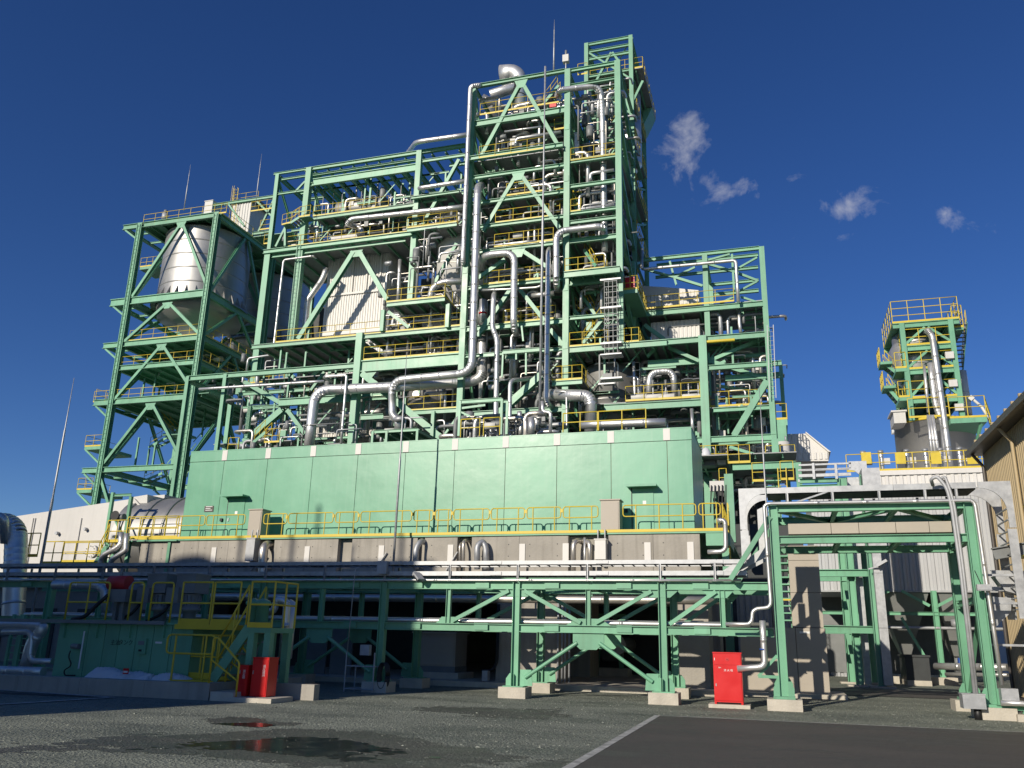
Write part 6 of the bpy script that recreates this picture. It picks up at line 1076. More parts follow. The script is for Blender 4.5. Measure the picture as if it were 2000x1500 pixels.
zk2 = zz(*z8(900, 955), YA)+.25; deck(an, -9.6, AX[1], YA+.2, YU, zk2, joists=8); rail(an, [(xx(*z8(340, 955), YU-2), YU-2, zk2), (xx(*z8(1190, 900), YU-2), YU-2, zk2)], r=.025); bar(an, 'yellow_pipe', aY(*z8(925, 975), YA-.1), aY(*z8(1195, 955), YA-.1), .22, .22, YEL, 'cyl10')
zk3 = zz(*b1(400, 372), YA)+.27; deck(an, -12.8, AX[0], YA, YU+2, zk3, joists=9); rail(an, [(xx(*b1(175, 350), YA-.1), YA-.1, zk3), (AX[0]-.3, YA-.1, zk3)], r=.025, sp=1.15)
zk4 = zz(*b1(1100, 405), YA)+.2; deck(an, AX[0], AX[1]+.15, YA+.2, YU+2, zk4, joists=5); railp(an, b1(860, 395), b1(1345, 375), YA+1.2, r=.025); p, q = aY(*b1(1400, 500), YA), aY(*b1(1490, 495), YA); deck(an, p.x-.2, q.x, YA, YA+4, p.z, t=.4, m=GREEN); rail(an, [(p.x, YA, p.z), (q.x, YA, p.z), (q.x, YA+3, p.z)], r=.027, sp=.5); boxo(an, 'bracket', (p.x, YA, p.z-2.2), (q.x-.1, YA+.3, p.z-.4), GREEN)
for a, b, Y in ((b1(940, 1040), b1(1000, 1050), 50), (b1(1010, 850), b1(1190, 855), 49.8), (b1(720, 845), b1(1010, 850), 53), (b1(1210, 1000), b1(1310, 1005), 49), (b1(1440, 990), b1(1545, 990), 49), (b1(1320, 845), b1(1560, 845), 54)): railp(an, a, b, Y, r=.025, sp=.8)
for a, b, Y, w in ((b1(1015, 945), b1(1035, 1500), 50, .5), (b1(1585, 850), b1(1585, 1065), 48, .3), (b1(1385, 660), b1(1405, 850), 54, .4)): col(an, a, b, Y, w)
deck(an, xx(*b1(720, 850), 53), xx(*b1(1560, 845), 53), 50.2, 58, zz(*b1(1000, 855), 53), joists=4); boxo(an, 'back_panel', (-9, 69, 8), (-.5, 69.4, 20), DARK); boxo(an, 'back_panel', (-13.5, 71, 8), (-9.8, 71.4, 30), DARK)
for k_ in range(6): z = zz(*b1(1380, 1040), 50)-.3+k_*.35; boxo(an, 'tread', (xx(*b1(1310, 1000), 50), 50.5, z), (xx(*b1(1440, 1000), 50), 51.2, z+.06), GREEN)
ladder(an, aY(*b1(1455, 1060), 48.8), aY(*b1(1445, 890), 48.8), m=YEL)
ladder(an, aY(*z8(1545, 1490), YA-.5), aY(*z8(1520, 820), YA-.5), w=.4, m=GALVW, cage=False)
mt_ = thing('mixing_motor', 'pale motor under a sheet on the platform beside the enclosure', 'motor', aY(*b1(830, 850), 52)); p = aY(*b1(830, 845), 52); mb = MB(); mb.lathe(p, [(.3, 0), (.33, .35), (.3, .6), (.2, .85), (0, .95)], 18); mb.build('cover', TARP, mt_); boxo(mt_, 'base', (p.x-.6, 51.5, p.z-.3), (p.x+.6, 52.5, p.z), GREY); boxo(mt_, 'box', (p.x+.7, 51.6, p.z-.2), (p.x+1.2, 52, p.z+.3), WTEXT)
lt = thing('white_drum', 'upright white drum on the annex platform', 'drum', aY(*b1(1460, 840), 55)); p = aY(*b1(1462, 845), 55); mb = MB(); mb.lathe(p, [(0, 0), (.42, 0), (.42, .3), (.45, .32), (.42, .34), (.42, 1.3), (0, 1.4)], 24); mb.build('shell', OFFW, lt); bar(lt, 'pipe', p+V(.2, 0, 1.35), p+V(.2, 0, 1.7), .12, .2, GALV, 'cyl10')
wp = thing('valve_station', 'white valve panel with black hoses under the annex platform', 'panel', aY(*b1(910, 1100), 46)); p, q = aY(*b1(860, 1080), 46), aY(*b1(975, 995), 46); boxo(wp, 'board', (p.x, 46, p.z), (q.x, 46.2, q.z), OFFW)
for k_ in range(5): x = p.x+(q.x-p.x)*k_/4; bar(wp, 'hose', (x, 45.9, p.z-1.2-.2*k_), (x+.1, 45.9, p.z+.3), .07, .07, BLACK, 'cyl6')
# white ribbed casings behind the annex
for i, (a, b, Y, lab) in enumerate(((z8(340, 660), z8(862, 400), 64.5, 'white ribbed casing with a sloping roof on the upper annex deck'), (z8(430, 955), z8(872, 760), 63, 'pale casing box under the upper annex deck'))):
    p, q = aY(*a, Y), aY(*b, Y); w_ = thing('annex_casing', lab, 'casing', (p.x, Y, p.z)); zr = aY(*z8(862, 498), Y).z if i == 0 else q.z; mb = MB()
    pts = [(p.x, Y+.07, p.z), (q.x, Y+.07, p.z), (q.x, Y+.07, zr), ((p.x+q.x)/2-.3, Y+.07, zr+.55*(i == 0)), (p.x, Y+.07, zr+(.9 if i == 0 else 0))]; mb.prism(pts, (0, 4, 0)); mb.build('body', WHITE if i == 0 else OFFW, w_)
    corr(w_, 'cladding', (p.x, Y+.06, p.z), (1, 0, 0), q.x-p.x, zr-p.z, WHITE, .3, .05, n=(0, -1, 0))
# conveyor gallery gable
cg = thing('conveyor_gallery', 'white ribbed gallery with a sloping roof end right of the annex', 'building', aY(*b1(1600, 840), 60)); Y = 60.0; P = [aY(*b1(*t), Y) for t in ((1250, 840), (1825, 835), (1825, 765), (1640, 612), (1250, 620))]; mb = MB(); mb.prism(P, (0, 8, 0)); mb.build('body', WHITE, cg); corr(cg, 'cladding', P[0]+V(0, -.01, 0), (1, 0, 0), P[1].x-P[0].x, P[2].z-P[0].z, WHITE, .35, .06, n=(0, -1, 0))
mb = MB(); mb.prism([P[2]+V(.15, -.2, 0), P[3]+V(0, -.2, .1), P[3]+V(0, -.2, 0), P[2]+V(0, -.2, 0)], (0, 8.4, 0)); mb.build('verge', WHITE, cg)
corr(cg, 'gable_cladding', P[0]+V(0, -.02, P[2].z-P[0].z), (1, 0, 0), P[3].x-P[0].x, P[3].z-P[2].z-.1, WHITE, .35, .06, n=(0, -1, 0))
# second arched tray behind the portal
tr = thing('bridge_tray', 'two tier galvanised tray on a green bridge ending in a curved drop', 'cable tray', aY(1600, 950, 46)); Y = 44.0
for y0, y1 in ((903, 909), (913, 917), (923, 931)): p, q = aY(1560, y1+1, Y), aY(1662, y0, Y); boxo(tr, 'side_rail', (p.x, Y, p.z), (q.x, Y+.1, q.z), GALV); boxo(tr, 'side_rail', (p.x, Y+1.4, p.z), (q.x, Y+1.5, q.z), GALV)
p, q = aY(1662, 958, Y), aY(1692, 900, Y); mb = MB(); mb.prism([(p.x, Y, q.z), (q.x, Y, q.z), (q.x, Y, p.z), (q.x-.3, Y, p.z), (q.x-.3, Y, p.z+.7), (q.x-.6, Y, p.z+1.0), (p.x, Y, p.z+1.05)], (0, .05, 0)); mb.build('bend_plate', GALV, tr)
for px in (1590, 1634): p, q = aY(px, 936, Y), aY(px, 905, Y); bar(tr, 'support', (p.x, Y-.05, p.z), (p.x, Y-.05, q.z), .12, .12, GALV, 'chan')
for a, b in (((1562, 938), (1690, 938)), ((1562, 950), (1690, 950))): beam(tr, a, b, Y+.3, .22, .2)
for px in (1640, 1688): p = aY(px, 940, Y+.3); bar(tr, 'leg', (p.x, Y+.3, 0), (p.x, Y+.3, p.z), .25, .25, GREEN, 'h')
# ============================================================ silver process pipes, each its own run
def P_(label, Y, r, *pix, m=None, bend=None, seam=1.6, n=16): return pipe(label, pp(Y, *pix), r, m, bend, seam=seam, n=n)
P_('pale silver pipe running full height along the left edge of the process tower', 55.3, .19, (*z5(300, 635), 58), (*z5(255, 640), 55.3), z5(183, 650), z6(112, 860), (*z6(125, 890), 57))
P_('long silver pipe dropping down the tower face and turning left over the girder', 54.8, .30, (*z6(285, 150), 57.5), z6(250, 165), z7(195, 600), z4(1190, 680), z4(1195, 960), z4(1240, 1000), z4(1240, 1100), bend=1.1)
P_('fattest silver pipe, rising from the enclosure roof and turning right below the girder', 55.0, .40, z4(515, 1215), z4(565, 760), z4(1160, 735), (*z4(1720, 700), 56.6), (*z7(200, 680), 57), (*z7(285, 640), 57), (*z7(295, 200), 57.5), bend=1.3)
P_('silver hairpin pipe looping over in the middle of the tower face', 55.0, .27, (*z6(280, 900), 57), z6(300, 790), z6(585, 765), z6(578, 1440), (*z7(600, 240), 56.5), bend=.9)
P_('silver goose neck pipe bending out of the tower right bay', 55.1, .25, (*z6(985, 1110), 57), z6(968, 1060), z6(968, 575), z6(1395, 520), (*z6(1410, 600), 57), bend=.8)
P_('silver pipe arching across the tower top and down the right bay', 56.8, .24, (*z5(1000, 745), 58), (*z5(975, 735), 56), (*z5(1000, 685), 55.6), (*z5(1370, 640), 56.4), z5(1388, 840), z6(1412, 760), bend=.9)
P_('straight slim silver pipe standing in the middle of the tower face', 54.9, .20, (*z6(905, 735), 56), z6(895, 760), z7(878, 870), (*z7(935, 925), 56.2), bend=.5)
P_('silver pipe with a crooked offset down the tower face', 54.9, .20, (*z6(405, 1135), 56.5), z6(395, 1160), z7(382, 190), z7(428, 290), z7(412, 1160), bend=.5)
P_('fat silver elbow dropping into the enclosure roof beside the tower column', 54.6, .42, (*z7(880, 800), 56.5), z7(1120, 808), z7(1285, 812), z7(1280, 1150), bend=1.5)
P_('silver pipe rising over the boiler roof and meeting the tower', 61.0, .22, (*z3(1265, 175), 66), z3(1340, 75), z3(1765, 15), bend=.9)
P_('short silver pipe crossing below the boiler roof beams', 60.8, .2, (*z3(1400, 480), 64), z3(1365, 462), z3(1750, 402), bend=.5)
P_('long silver pipe crossing the boiler front above the main deck', 61.0, .24, (*z3(890, 860), 62.5), (*z3(885, 800), 62.5), (*z3(830, 780), 62.5), z3(762, 760), z3(800, 720), z3(1740, 618), bend=.6)
P_('thin silver pipe stepping down the left side of the boiler frame', 61.3, .10, (*z3(500, 1045), 63), z3(480, 1028), z3(232, 1062), z4(220, 470), z4(20, 500), z4(5, 620), bend=.3)
P_('offset silver pipe coming down beside the white casing', 63, .27, z3(590, 1130), z3(560, 1220), z3(440, 1390), z4(500, 60), z4(485, 240), z4(430, 730), bend=.8)
P_('long thin silver pipe running level over the left gallery', 55.2, .11, z2(985, 395), z4(640, 685), bend=.3)
P_('thin silver pipe bracket dropping to the enclosure roof', 54.5, .10, (*z4(700, 690), 56), z4(630, 650), z4(822, 635), z4(775, 1195), bend=.25)
P_('slim silver pipe outlining the upper annex corner', 61.2, .13, (*z8(345, 130), 62), z8(345, 310), z8(1205, 228), z8(1228, 610), bend=.3)
P_('dark silver pipe continuing below the annex deck', 62.5, .13, z8(1232, 670), z8(1238, 800), z8(1250, 890), bend=.3)
P_('inverted U silver pipe standing on the annex lower deck', 57, .24, z8(410, 1490), z8(415, 1255), z8(637, 1238), z8(640, 1500), bend=.7)
P_('vertical pair pipe left of the inverted U on the annex deck', 56.6, .11, z7(1675, 500), z7(1690, 860), z7(1760, 850), bend=.2)
P_('thin vertical pipe close beside the annex pair pipe', 56.7, .07, z7(1610, 635), z7(1715, 640), z7(1718, 830), bend=.2)
P_('silver header pipe lying low along the annex behind the enclosure', 50, .26, z7(1185, 1078), z7(1970, 1052))
P_('dark header pipe under the boiler lower deck', 60, .3, z4(760, 960), z4(1150, 930))
P_('pipe rising from the annex header through the deck', 55.5, .12, b1(712, 410), b1(722, 640))
P_('dark pipe dropping down the inner annex column', 57.5, .2, b1(888, 140), b1(895, 420), b1(905, 640), m=GREY)
P_('bent pipe in the annex right bay', 58.5, .2, b1(1015, 130), b1(1025, 275), b1(1155, 280), b1(1150, 390), m=GREY, bend=.5)
P_('short horizontal silver pipe inside the tower below the hairpin', 56.8, .2, z6(715, 1165), z6(950, 1140))
P_('slim silver pipe bending into the tower base', 54, .15, z7(540, 1165), z7(545, 670), (*z7(740, 655), 56), bend=.5)
P_('small stepped pipe standing on the enclosure roof', 52, .16, z7(630, 955), z7(635, 1020), z7(790, 1020), z7(785, 1130), bend=.3)
P_('open ended vent pipe cut at a slant on the enclosure roof', 51, .22, z7(740, 1165), z7(738, 1010))
P_('narrow stepped pipe beside the slanted vent', 52, .12, z7(840, 860), z7(845, 955), z7(915, 965), z7(915, 1150), bend=.2)
P_('thin bracket pipe wrapping round the tower middle column', 54.6, .07, z7(960, 772), z7(1060, 772), z7(1065, 1090), z7(990, 1110), z7(985, 1150), bend=.2)
P_('silver pipe arm low in the tower running to the right bay', 55.5, .16, z7(870, 1090), z7(1000, 1080), z7(1060, 1060), bend=.3)
P_('pair of pipes running behind the tower left column, front one', 56.9, .22, z7(240, 150), z7(290, 0), z6(300, 1200))
P_('vertical pipe behind the hairpin leg', 57.2, .25, z7(580, 250), z7(575, 640))
P_('vertical pipe beside the white casing on the boiler front', 62.8, .17, z3(1205, 1060), z3(1190, 1400))
P_('bend of silver pipe entering the cyclone beside the small platform', 57, .26, (*z3(1460, 1400), 57), z3(1470, 1300), z3(1560, 1245), z3(1750, 1240), bend=.9)
P_('vertical pipe inside the tower top right bay', 60, .22, z5(1270, 1200), z6(1280, 160), z6(1360, 165), bend=.4)
P_('short vertical pipe at the middle of the tower third deck', 57, .16, z5(630, 1130), z5(620, 1380))
P_('pipe bend on the tower top deck behind the rail', 58, .2, z5(580, 860), z5(620, 830), z5(730, 810), z5(790, 790), bend=.4)
P_('thin rail pipe hung under the tower top deck', 55.4, .08, z5(495, 1065), z5(830, 1020))
P_('thin pipe crossing the tower at the fifth deck rail', 55.4, .06, z6(350, 700), z6(640, 675), z6(790, 655))
P_('thin pipe crossing the tower below the sixth deck', 55.3, .09, z6(280, 1110), z6(560, 1100), z6(790, 1085), z6(850, 1060), bend=.2)
for i, (a, b) in enumerate(((z6(300, 1200), z7(295, 150)),)): P_('short pipe with a red band inside the tower left bay', 56.4, .30, a, b)
bar(tw, 'red_band', aY(*z7(295, 52), 56.4), aY(*z7(295, 68), 56.4), .64, .64, RED, 'cyl16')
# ============================================================ vessels and plant inside the frames
vessel('pale round cyclone vessel between boiler and tower', (-25.8, 66, 0), [(0, zz(*z6(60, 1080), 66)-3), (1.2, zz(*z6(60, 1080), 66)-2), (2.9, zz(*z6(60, 1000), 66)), (2.9, zz(*z6(60, 680), 66)), (2.2, zz(*z6(60, 680), 66)+1.2), (0, zz(*z6(60, 680), 66)+1.6)], OFFW, 48, 'cyclone')
for i, (a, b, Y, r, m_, lab) in enumerate(((z4(1560, 250), z4(1560, 165), 59, 1.2, OFFW, 'white drum vessel on the deck behind the small platform'), (z4(1470, 930), z4(1475, 760), 59, 1.55, TANK, 'dark banded vessel on the deck above the enclosure'), (z7(1460, 1040), z7(1455, 640), 60, 2.3, TANK, 'big dark vessel with hung box in the lower tower right bay'), (z6(1480, 640), z6(1470, 470), 62, 1.7, TANK, 'grey vessel on the right bay deck of the tower'), (z5(1640, 1380), z5(1620, 600), 66.5, 1.15, ALU, 'tall silver column rising inside the lattice top of the tower'), (z4(1300, 250), z4(1300, 195), 58.5, .5, OFFW, 'small white pot beside the drum vessel'))):
    p, q = aY(*a, Y), aY(*b, Y); h = q.z-p.z; x = (p.x+q.x)/2; vs_ = thing('process_vessel', lab, 'vessel', (x, Y, p.z)); mb = MB(); mb.lathe((x, Y, p.z), [(r, 0), (r, h*.3), (r*1.03, h*.31), (r*1.03, h*.34), (r, h*.35), (r, h), (r*.8, h+r*.25), (r*.3, h+r*.4), (0, h+r*.42)], 32); mb.build('shell', m_, vs_)
    mb = MB(); mb.lathe((x, Y, p.z), [(r, 0), (r*.35, -r*1.0), (r*.3, -r*1.6), (0, -r*1.6)], 24); mb.build('cone', m_, vs_); bar(vs_, 'nozzle', (x, Y, p.z+h+r*.3), (x, Y, p.z+h+r*.3+.8), r*.5, r*.5, GALV, 'cyl14'); i == 2 or bar(vs_, 'manhole', (x-.2, Y-r-.15, p.z+h*.55), (x-.2, Y-r+.05, p.z+h*.55), .6, .6, m_, 'cyl16')
hb_ = thing('hung_box', 'small grey box frame hung in front of the big dark vessel', 'instrument', aY(*z7(1440, 700), 56)); p, q = aY(*z7(1365, 715), 56), aY(*z7(1505, 600), 56); boxo(hb_, 'case', (p.x+.2, 56, p.z+.1), (q.x-.2, 56.6, q.z), GREY); boxo(hb_, 'shelf', (p.x+.2, 55.8, p.z+.2), (q.x-.3, 56, p.z+.35), WTEXT)
for x in (p.x, q.x): bar(hb_, 'hanger', (x, 56, p.z), (x, 56, aY(*z7(1440, 430), 56).z), .1, .1, GREY, 'box')
for x in (p.x, q.x): bar(hb_, 'frame', (x, 55.7, p.z), (x, 56.8, p.z), .1, .1, GALV, 'box')
bar(hb_, 'frame', (p.x, 55.7, p.z), (q.x, 55.7, p.z), .1, .1, GALV, 'box')
# valves on the annex deck
for i, px in enumerate((280, 400, 505, 690, 770)):
    p = aY(*b1(px, 345), 56.2); v = thing('control_valve', '%s white control valve along the annex deck behind the yellow rail' % ('first', 'second', 'third', 'fourth', 'fifth')[i], 'valve', p); bar(v, 'body', p+V(-.5, 0, .25), p+V(.6, 0, .25), .5, .5, OFFW, 'cyl12'); bar(v, 'stem', p+V(0, 0, .4), p+V(0, 0, 1.3), .12, .12, GALV, 'cyl8')
    if i > 2: bar(v, 'handwheel', p+V(0, 0, 1.4), p+V(0, 0, 1.5), 1.0, 1.0, GALV, 'cyl18')
    else: bar(v, 'bonnet', p+V(0, 0, 1.0), p+V(0, 0, 1.5), .2, .3, GREY, 'cyl8')
# inner manifolds: many small lines, valves and boxes behind the front row of each bay
rg = random.Random(21)
def cluster(label, x0, x1, y0, y1, z0, z1, nv, nh, nb):
    t = thing('pipe_manifold', label, 'pipework', ((x0+x1)/2, (y0+y1)/2, z0)); nv, nh, nb = int(nv*2.2), int(nh*2.2), int(nb*2.2)
    for i in range(nv):
        x, y = rg.uniform(x0, x1), rg.uniform(y0, y1); a = rg.uniform(z0, z1-1.5); b = min(z1, a+rg.uniform(1.2, 4.5)); r = rg.choice((.04, .06, .08, .12, .17)); m_ = rg.choice((ALU, ALU, GALV, BRZ, GREY)); e = rg.uniform(.6, 2)*rg.choice((-1, 1))
        pipe('', [(x, y, a), (x, y, b), (x+e, y, b), (x+e, y+.8, b)], r, m_, seam=0, n=8, par=t)
    for i in range(nh):
        z, y = rg.uniform(z0, z1), rg.uniform(y0, y1); a = rg.uniform(x0, x1-1); b = min(x1, a+rg.uniform(1.5, 5)); pipe('', [(a, y, z-.7), (a, y, z), (b, y, z)], rg.choice((.05, .07, .1, .14)), rg.choice((ALU, GALV, GREY)), seam=0, n=8, par=t)
    for i in range(nb):
        x, y, z = rg.uniform(x0, x1), rg.uniform(y0, y1), rg.uniform(z0, z1); s = rg.uniform(.2, .55); k_ = rg.random()
        if k_ < .35: boxo(t, 'instrument_box', (x, y, z), (x+s, y+.3, z+s*1.3), rg.choice((OFFW, GREY, GREEN)))
        elif k_ < .8: bar(t, 'valve', (x, y, z), (x+s*1.6, y, z), s, s, rg.choice((OFFW, GALV, GREY)), 'cyl10')
        else: bar(t, 'motor', (x, y, z), (x, y, z+s*2), s*1.2, s*1.2, GREY, 'cyl12')
LZ = [v[0] for v in LV]; nm = ('top', 'second', 'third', 'fourth', 'fifth', 'sixth', 'seventh', 'eighth', 'ninth', 'tenth')
prs = [(1, 0), (2, 1), (4, 2), (5, 4), (6, 5), (7, 6), (8, 7), (10, 8), (11, 10)]
for i, (lo, hi) in enumerate(prs): cluster('small pipes and valves on the %s deck of the process tower' % nm[i], TX[0]+.8, TX[1]-.6, 57, 62, LZ[lo]+.35, LZ[hi]-.4, 9, 5, 8)
for i, (a, b) in enumerate(((42, 46), (34.5, 42), (29, 34), (22.5, 29), (16.5, 22), (11, 16.5))): cluster('small pipes and valves in the %s part of the tower right bay' % nm[i], TX[1]+.5, TX[2]-.4, 58, 62.5, a, b, 8, 5, 6)
cluster('pipes and valves around the boiler drum', -39.5, -30, 63, 66, zd+2.7, zd+5, 14, 8, 14); cluster('pipes and valves on the boiler main deck', -43.5, -23, 62.4, 65, zd+.2, zd+2.4, 20, 10, 26)
cluster('pipes and valves on the deck under the small platform', -30, -22.6, 57, 62, z_b+.1, z_b+2.5, 12, 6, 14); cluster('pipes and valves on the heavy girder deck', -30, -22.6, 56.6, 61, zq+.1, zq+2.3, 14, 8, 16); cluster('pipes and valves low behind the enclosure roof', -42, -23, 54, 60, 11, 17, 22, 12, 18)
cluster('dense small pipes at the foot of the process tower', -21.6, -14.4, 51.5, 55, 10.8, 16, 26, 12, 18); cluster('pipes and boxes in the lower annex bays', -12.5, -.5, 57, 63, 11, zk3-.5, 18, 12, 14); cluster('pipes and boxes on the annex middle deck', -9, 0, 58, 63, zk3+.3, zk2-.6, 16, 14, 14); cluster('pipes and boxes under the upper annex deck', -8.5, .2, 62.5, 67, zk2+.2, zk-.6, 10, 8, 10); cluster('pipes and boxes in the annex right bay', -3.6, .1, 57, 62, 11, 21, 14, 10, 10)
cluster('pipes beside the white boiler casing', -33, -30, 62.5, 66, 20, 34, 10, 4, 4); cluster('small pipes on the deck left of the casing', -43.8, -40.6, 58, 62, 12, 24, 10, 4, 6); cluster('hoppers and pipes on the silo cone deck', -58, -52, 64, 70, SL[3]+.4, SL[2]-.5, 6, 4, 8); cluster('boxes and pipes on the lower silo deck', -58, -47, 64, 70, SL[4]+.4, SL[3]-.6, 6, 3, 10)
# added dark panels that hide the sky and stand for the dim interior
rb_ = thing('dark_infill', 'added dark panels hiding the sky at the back of the process tower', 'casing', (-17, 64, 0)); boxo(rb_, 'panel', (-21.6, 63.6, 8), (-14.3, 64.2, LZ[1]), GREY); boxo(rb_, 'panel', (-13.6, 63.6, 8), (-10.2, 64.0, 33), DARK)
rb2 = thing('dark_infill', 'added dark panels hiding the sky behind the lower boiler decks', 'casing', (-36, 72, 0)); boxo(rb2, 'panel', (-44, 71.5, 6), (-40.2, 72, 34), DARK); boxo(rb2, 'panel', (-51, 73, 0), (-40, 73.4, 19), DARK); boxo(rb2, 'panel', (-33, 71.5, 6), (-22, 72, zd), GREY); boxo(rb2, 'panel', (-48, 75, 14), (-44.2, 75.5, 36), DARK); boxo(rb2, 'panel', (-33, 68, 8), (-22.3, 68.4, 24), DARK)
rb3 = thing('dark_infill', 'added dark panels hiding the sky behind the annex frames', 'casing', (-5, 69, 0)); boxo(rb3, 'panel', (-9.5, 69, 8), (-4.3, 69.5, zk-.4), GREY); boxo(rb3, 'panel', (-4.0, 64.5, 8), (-1.2, 65, 17.5), DARK); boxo(rb3, 'panel', (-3.6, 53.5, 0), (1.6, 54, 8.6), DARK)
# ============================================================ far right: parapet building, drum silo and its tower
wbd = thing('parapet_building', 'white ribbed building with a yellow parapet railing below the drum silo', 'building', (10, 60, 0)); YR = 57.0
def B(x, y, Y): return aY(*b2(x, y), Y)
x0, x1, zt = B(350, 1345, YR).x, B(1200, 1340, YR).x, B(760, 1340, YR).z
boxo(wbd, 'core', (x0, YR+.06, 0), (x1+6, YR+14, zt), WHITE); corr(wbd, 'cladding', (x0, YR+.055, 4), (1, 0, 0), x1+6-x0, zt-4.3, WHITE, .42, .06, n=(0, -1, 0)); boxo(wbd, 'parapet_cap', (x0-.1, YR-.1, zt-.3), (x1+6, YR+.2, zt), WHITE)
rail(wbd, [(x0-1.2, YR, zt), (x1+5, YR, zt)], h=1.15, r=.03, sp=1.0, toe=True)
for px in (345, 595, 855, 1120): p = B(px, 1255, YR-.05); boxo(wbd, 'yellow_panel', (p.x-.3, YR-.09, p.z-.38), (p.x+.3, YR-.05, p.z+.38), YEL)
for i, px in enumerate((330, 460, 650, 790, 900, 1040)):
    p = B(px, 1325, YR+.5); v = thing('roof_vent_pipe', '%s capped vent pipe behind the yellow parapet railing' % nm[i].replace('top', 'first'), 'vent pipe', p); bar(v, 'pipe', (p.x, YR+.5, zt), (p.x, YR+.5, zt+1.25), .3, .3, ALU, 'cyl12'); bar(v, 'cap', (p.x, YR+.5, zt+1.25), (p.x, YR+.5, zt+1.45), .36, .36, GALV, 'cyl12'); boxo(v, 'solenoid_box', (p.x+.15, YR+.3, zt+.5), (p.x+.5, YR+.5, zt+.9), OFFW)
ds = thing('drum_silo', 'wide polished drum silo behind the parapet railing', 'silo', (12, 66, zt)); YC = 66.0; xl, xr_ = B(555, 1150, YC).x, B(1155, 1150, YC).x; r = (xr_-xl)/2*.985; xc = (xl+xr_)/2; zd2 = B(800, 965, YC-r).z
mb = MB(); mb.lathe((xc, YC, 0), [(r, zt-3), (r, zd2-.1), (r+.05, zd2-.08), (r+.05, zd2), (r*.5, zd2+.6), (0, zd2+.7)], 72); mb.build('shell', TANK, ds)
mb = MB(); mb.lathe((xc, YC, 0), [(r+.06, zd2-.05), (r+.14, zd2-.05), (r+.14, zd2+.12), (r+.06, zd2+.12)], 72); mb.build('rim', YEL, ds)
dtw = thing('silo_top_tower', 'green steel tower with yellow railed platforms on top of the drum silo', 'steel tower', (12, 64, zd2)); Y0, Y1 = 62.5, 68.0
xa, xb = B(640, 620, Y0).x, B(1005, 620, Y0).x
zl_ = [B(800, y, Y0).z for y in (258, 430, 605, 818)]
for x in (xa, xb):
    for y in (Y0, Y1): bar(dtw, 'column', (x, y, zd2-.3), (x, y, zl_[0]), .34, .34, GREEN, 'box')
for i, z in enumerate(zl_):
    e = .6 if i == 0 else .1
    for y in (Y0, Y1): bar(dtw, 'beam', (xa-e, y, z-.15), (xb+e, y, z-.15), .2, .36, GREEN, 'h')
    for x in (xa, xb): bar(dtw, 'beam', (x, Y0, z-.15), (x, Y1, z-.15), .2, .36, GREEN, 'h')
    deck(dtw, xa-e, xb+e, Y0-.1, Y1+.2, z+.06, m=GREEN, joists=3); rail(dtw, [(xa-e, Y1, z+.06), (xa-e, Y0-.1, z+.06), (xb+e, Y0-.1, z+.06), (xb+e, Y1, z+.06)], h=1.25 if i else 1.7, r=.03, sp=1.2, mids=1 if i else 2)
    if i < 3:
        zn = zl_[i+1]; xm = (xa+xb)/2
        for s in (-1, 1): bar(dtw, 'brace', (xm+s*.1, Y0, z-.4), (xm+s*(xb-xa)*.46, Y0, zn+.2), .18, .18, GREEN, 'h', up=(0, 1, 0))
        bar(dtw, 'brace', (xa, Y0, z-.4), (xa, Y1, zn+.2), .18, .18, GREEN, 'h', up=(1, 0, 0))
for (a, b, c, d) in ((475, 560, 630, 625), (500, 735, 655, 835)):
    p, q = B(a, b, 63.2), B(c-70, d, 63.2); stair(dtw, (q.x, 63.2, q.z), (p.x, 63.2, p.z), w=1.0); deck(dtw, q.x-.1, xa, 62.3, 64.3, q.z, t=.25, m=GREEN); rail(dtw, [(q.x-.1, 62.3, q.z), (xa, 62.3, q.z)], r=.03, sp=.6, h=1.2); deck(dtw, p.x-.3, p.x+.5, 62.8, 64.3, p.z, t=.2, m=GREEN); rail(dtw, [(p.x-.3, 64.3, p.z), (p.x-.3, 62.8, p.z)], r=.03, sp=.6)
stair(dtw, (xb+.35, 66.5, zl_[1]-1), (xb+.35, 63.2, zl_[0]), w=.9, across=(1, 0, 0)); p, q = B(985, 300, 63), B(1058, 300, 63); deck(dtw, p.x, q.x, 63, 66, p.z, t=.2, m=GREEN); rail(dtw, [(p.x, 63, p.z), (q.x, 63, p.z), (q.x, 66, p.z)], r=.03, sp=.8, h=1.7, mids=2)
p, q = B(960, 965, 61), B(1205, 965, 61); deck(dtw, p.x, q.x+.2, 61, 66, p.z, t=.35, m=GREEN); rail(dtw, [(p.x, 61, p.z), (q.x+.2, 61, p.z), (q.x+1.6, 66, p.z)], r=.03, sp=1, h=1.5); bar(dtw, 'knee_brace', (p.x+1.9, 61.2, p.z-.4), (p.x+1.5, 62, p.z-2), .16, .16, GREEN, 'h')
railp(dtw, b2(660, 960), b2(960, 950), 61.5, r=.03, sp=1.1, h=1.4)
p, q = B(550, 1000, 63), B(630, 915, 63); bx2 = thing('drum_hatch', 'white hatch house with a rail on the drum silo roof', 'hatch', p); boxo(bx2, 'body', (p.x, 63, p.z), (q.x, 65, q.z), OFFW); boxo(bx2, 'lid', (p.x-.15, 62.9, q.z), (q.x+.1, 65.1, q.z+.12), OFFW); bar(bx2, 'lamp', B(530, 1065, 62.5), B(550, 1065, 62.5), .45, .35, WTEXT, 'cyl12')
vessel('round silver vessel inside the top tower of the drum silo', ((xa+xb)/2-.6, 65.2, 0), [(.5, zl_[2]-1), (1.7, zl_[2]+.3), (1.8, zl_[2]+2.2), (1.2, zl_[2]+3.2), (0, zl_[2]+3.5)], ALU, 32)
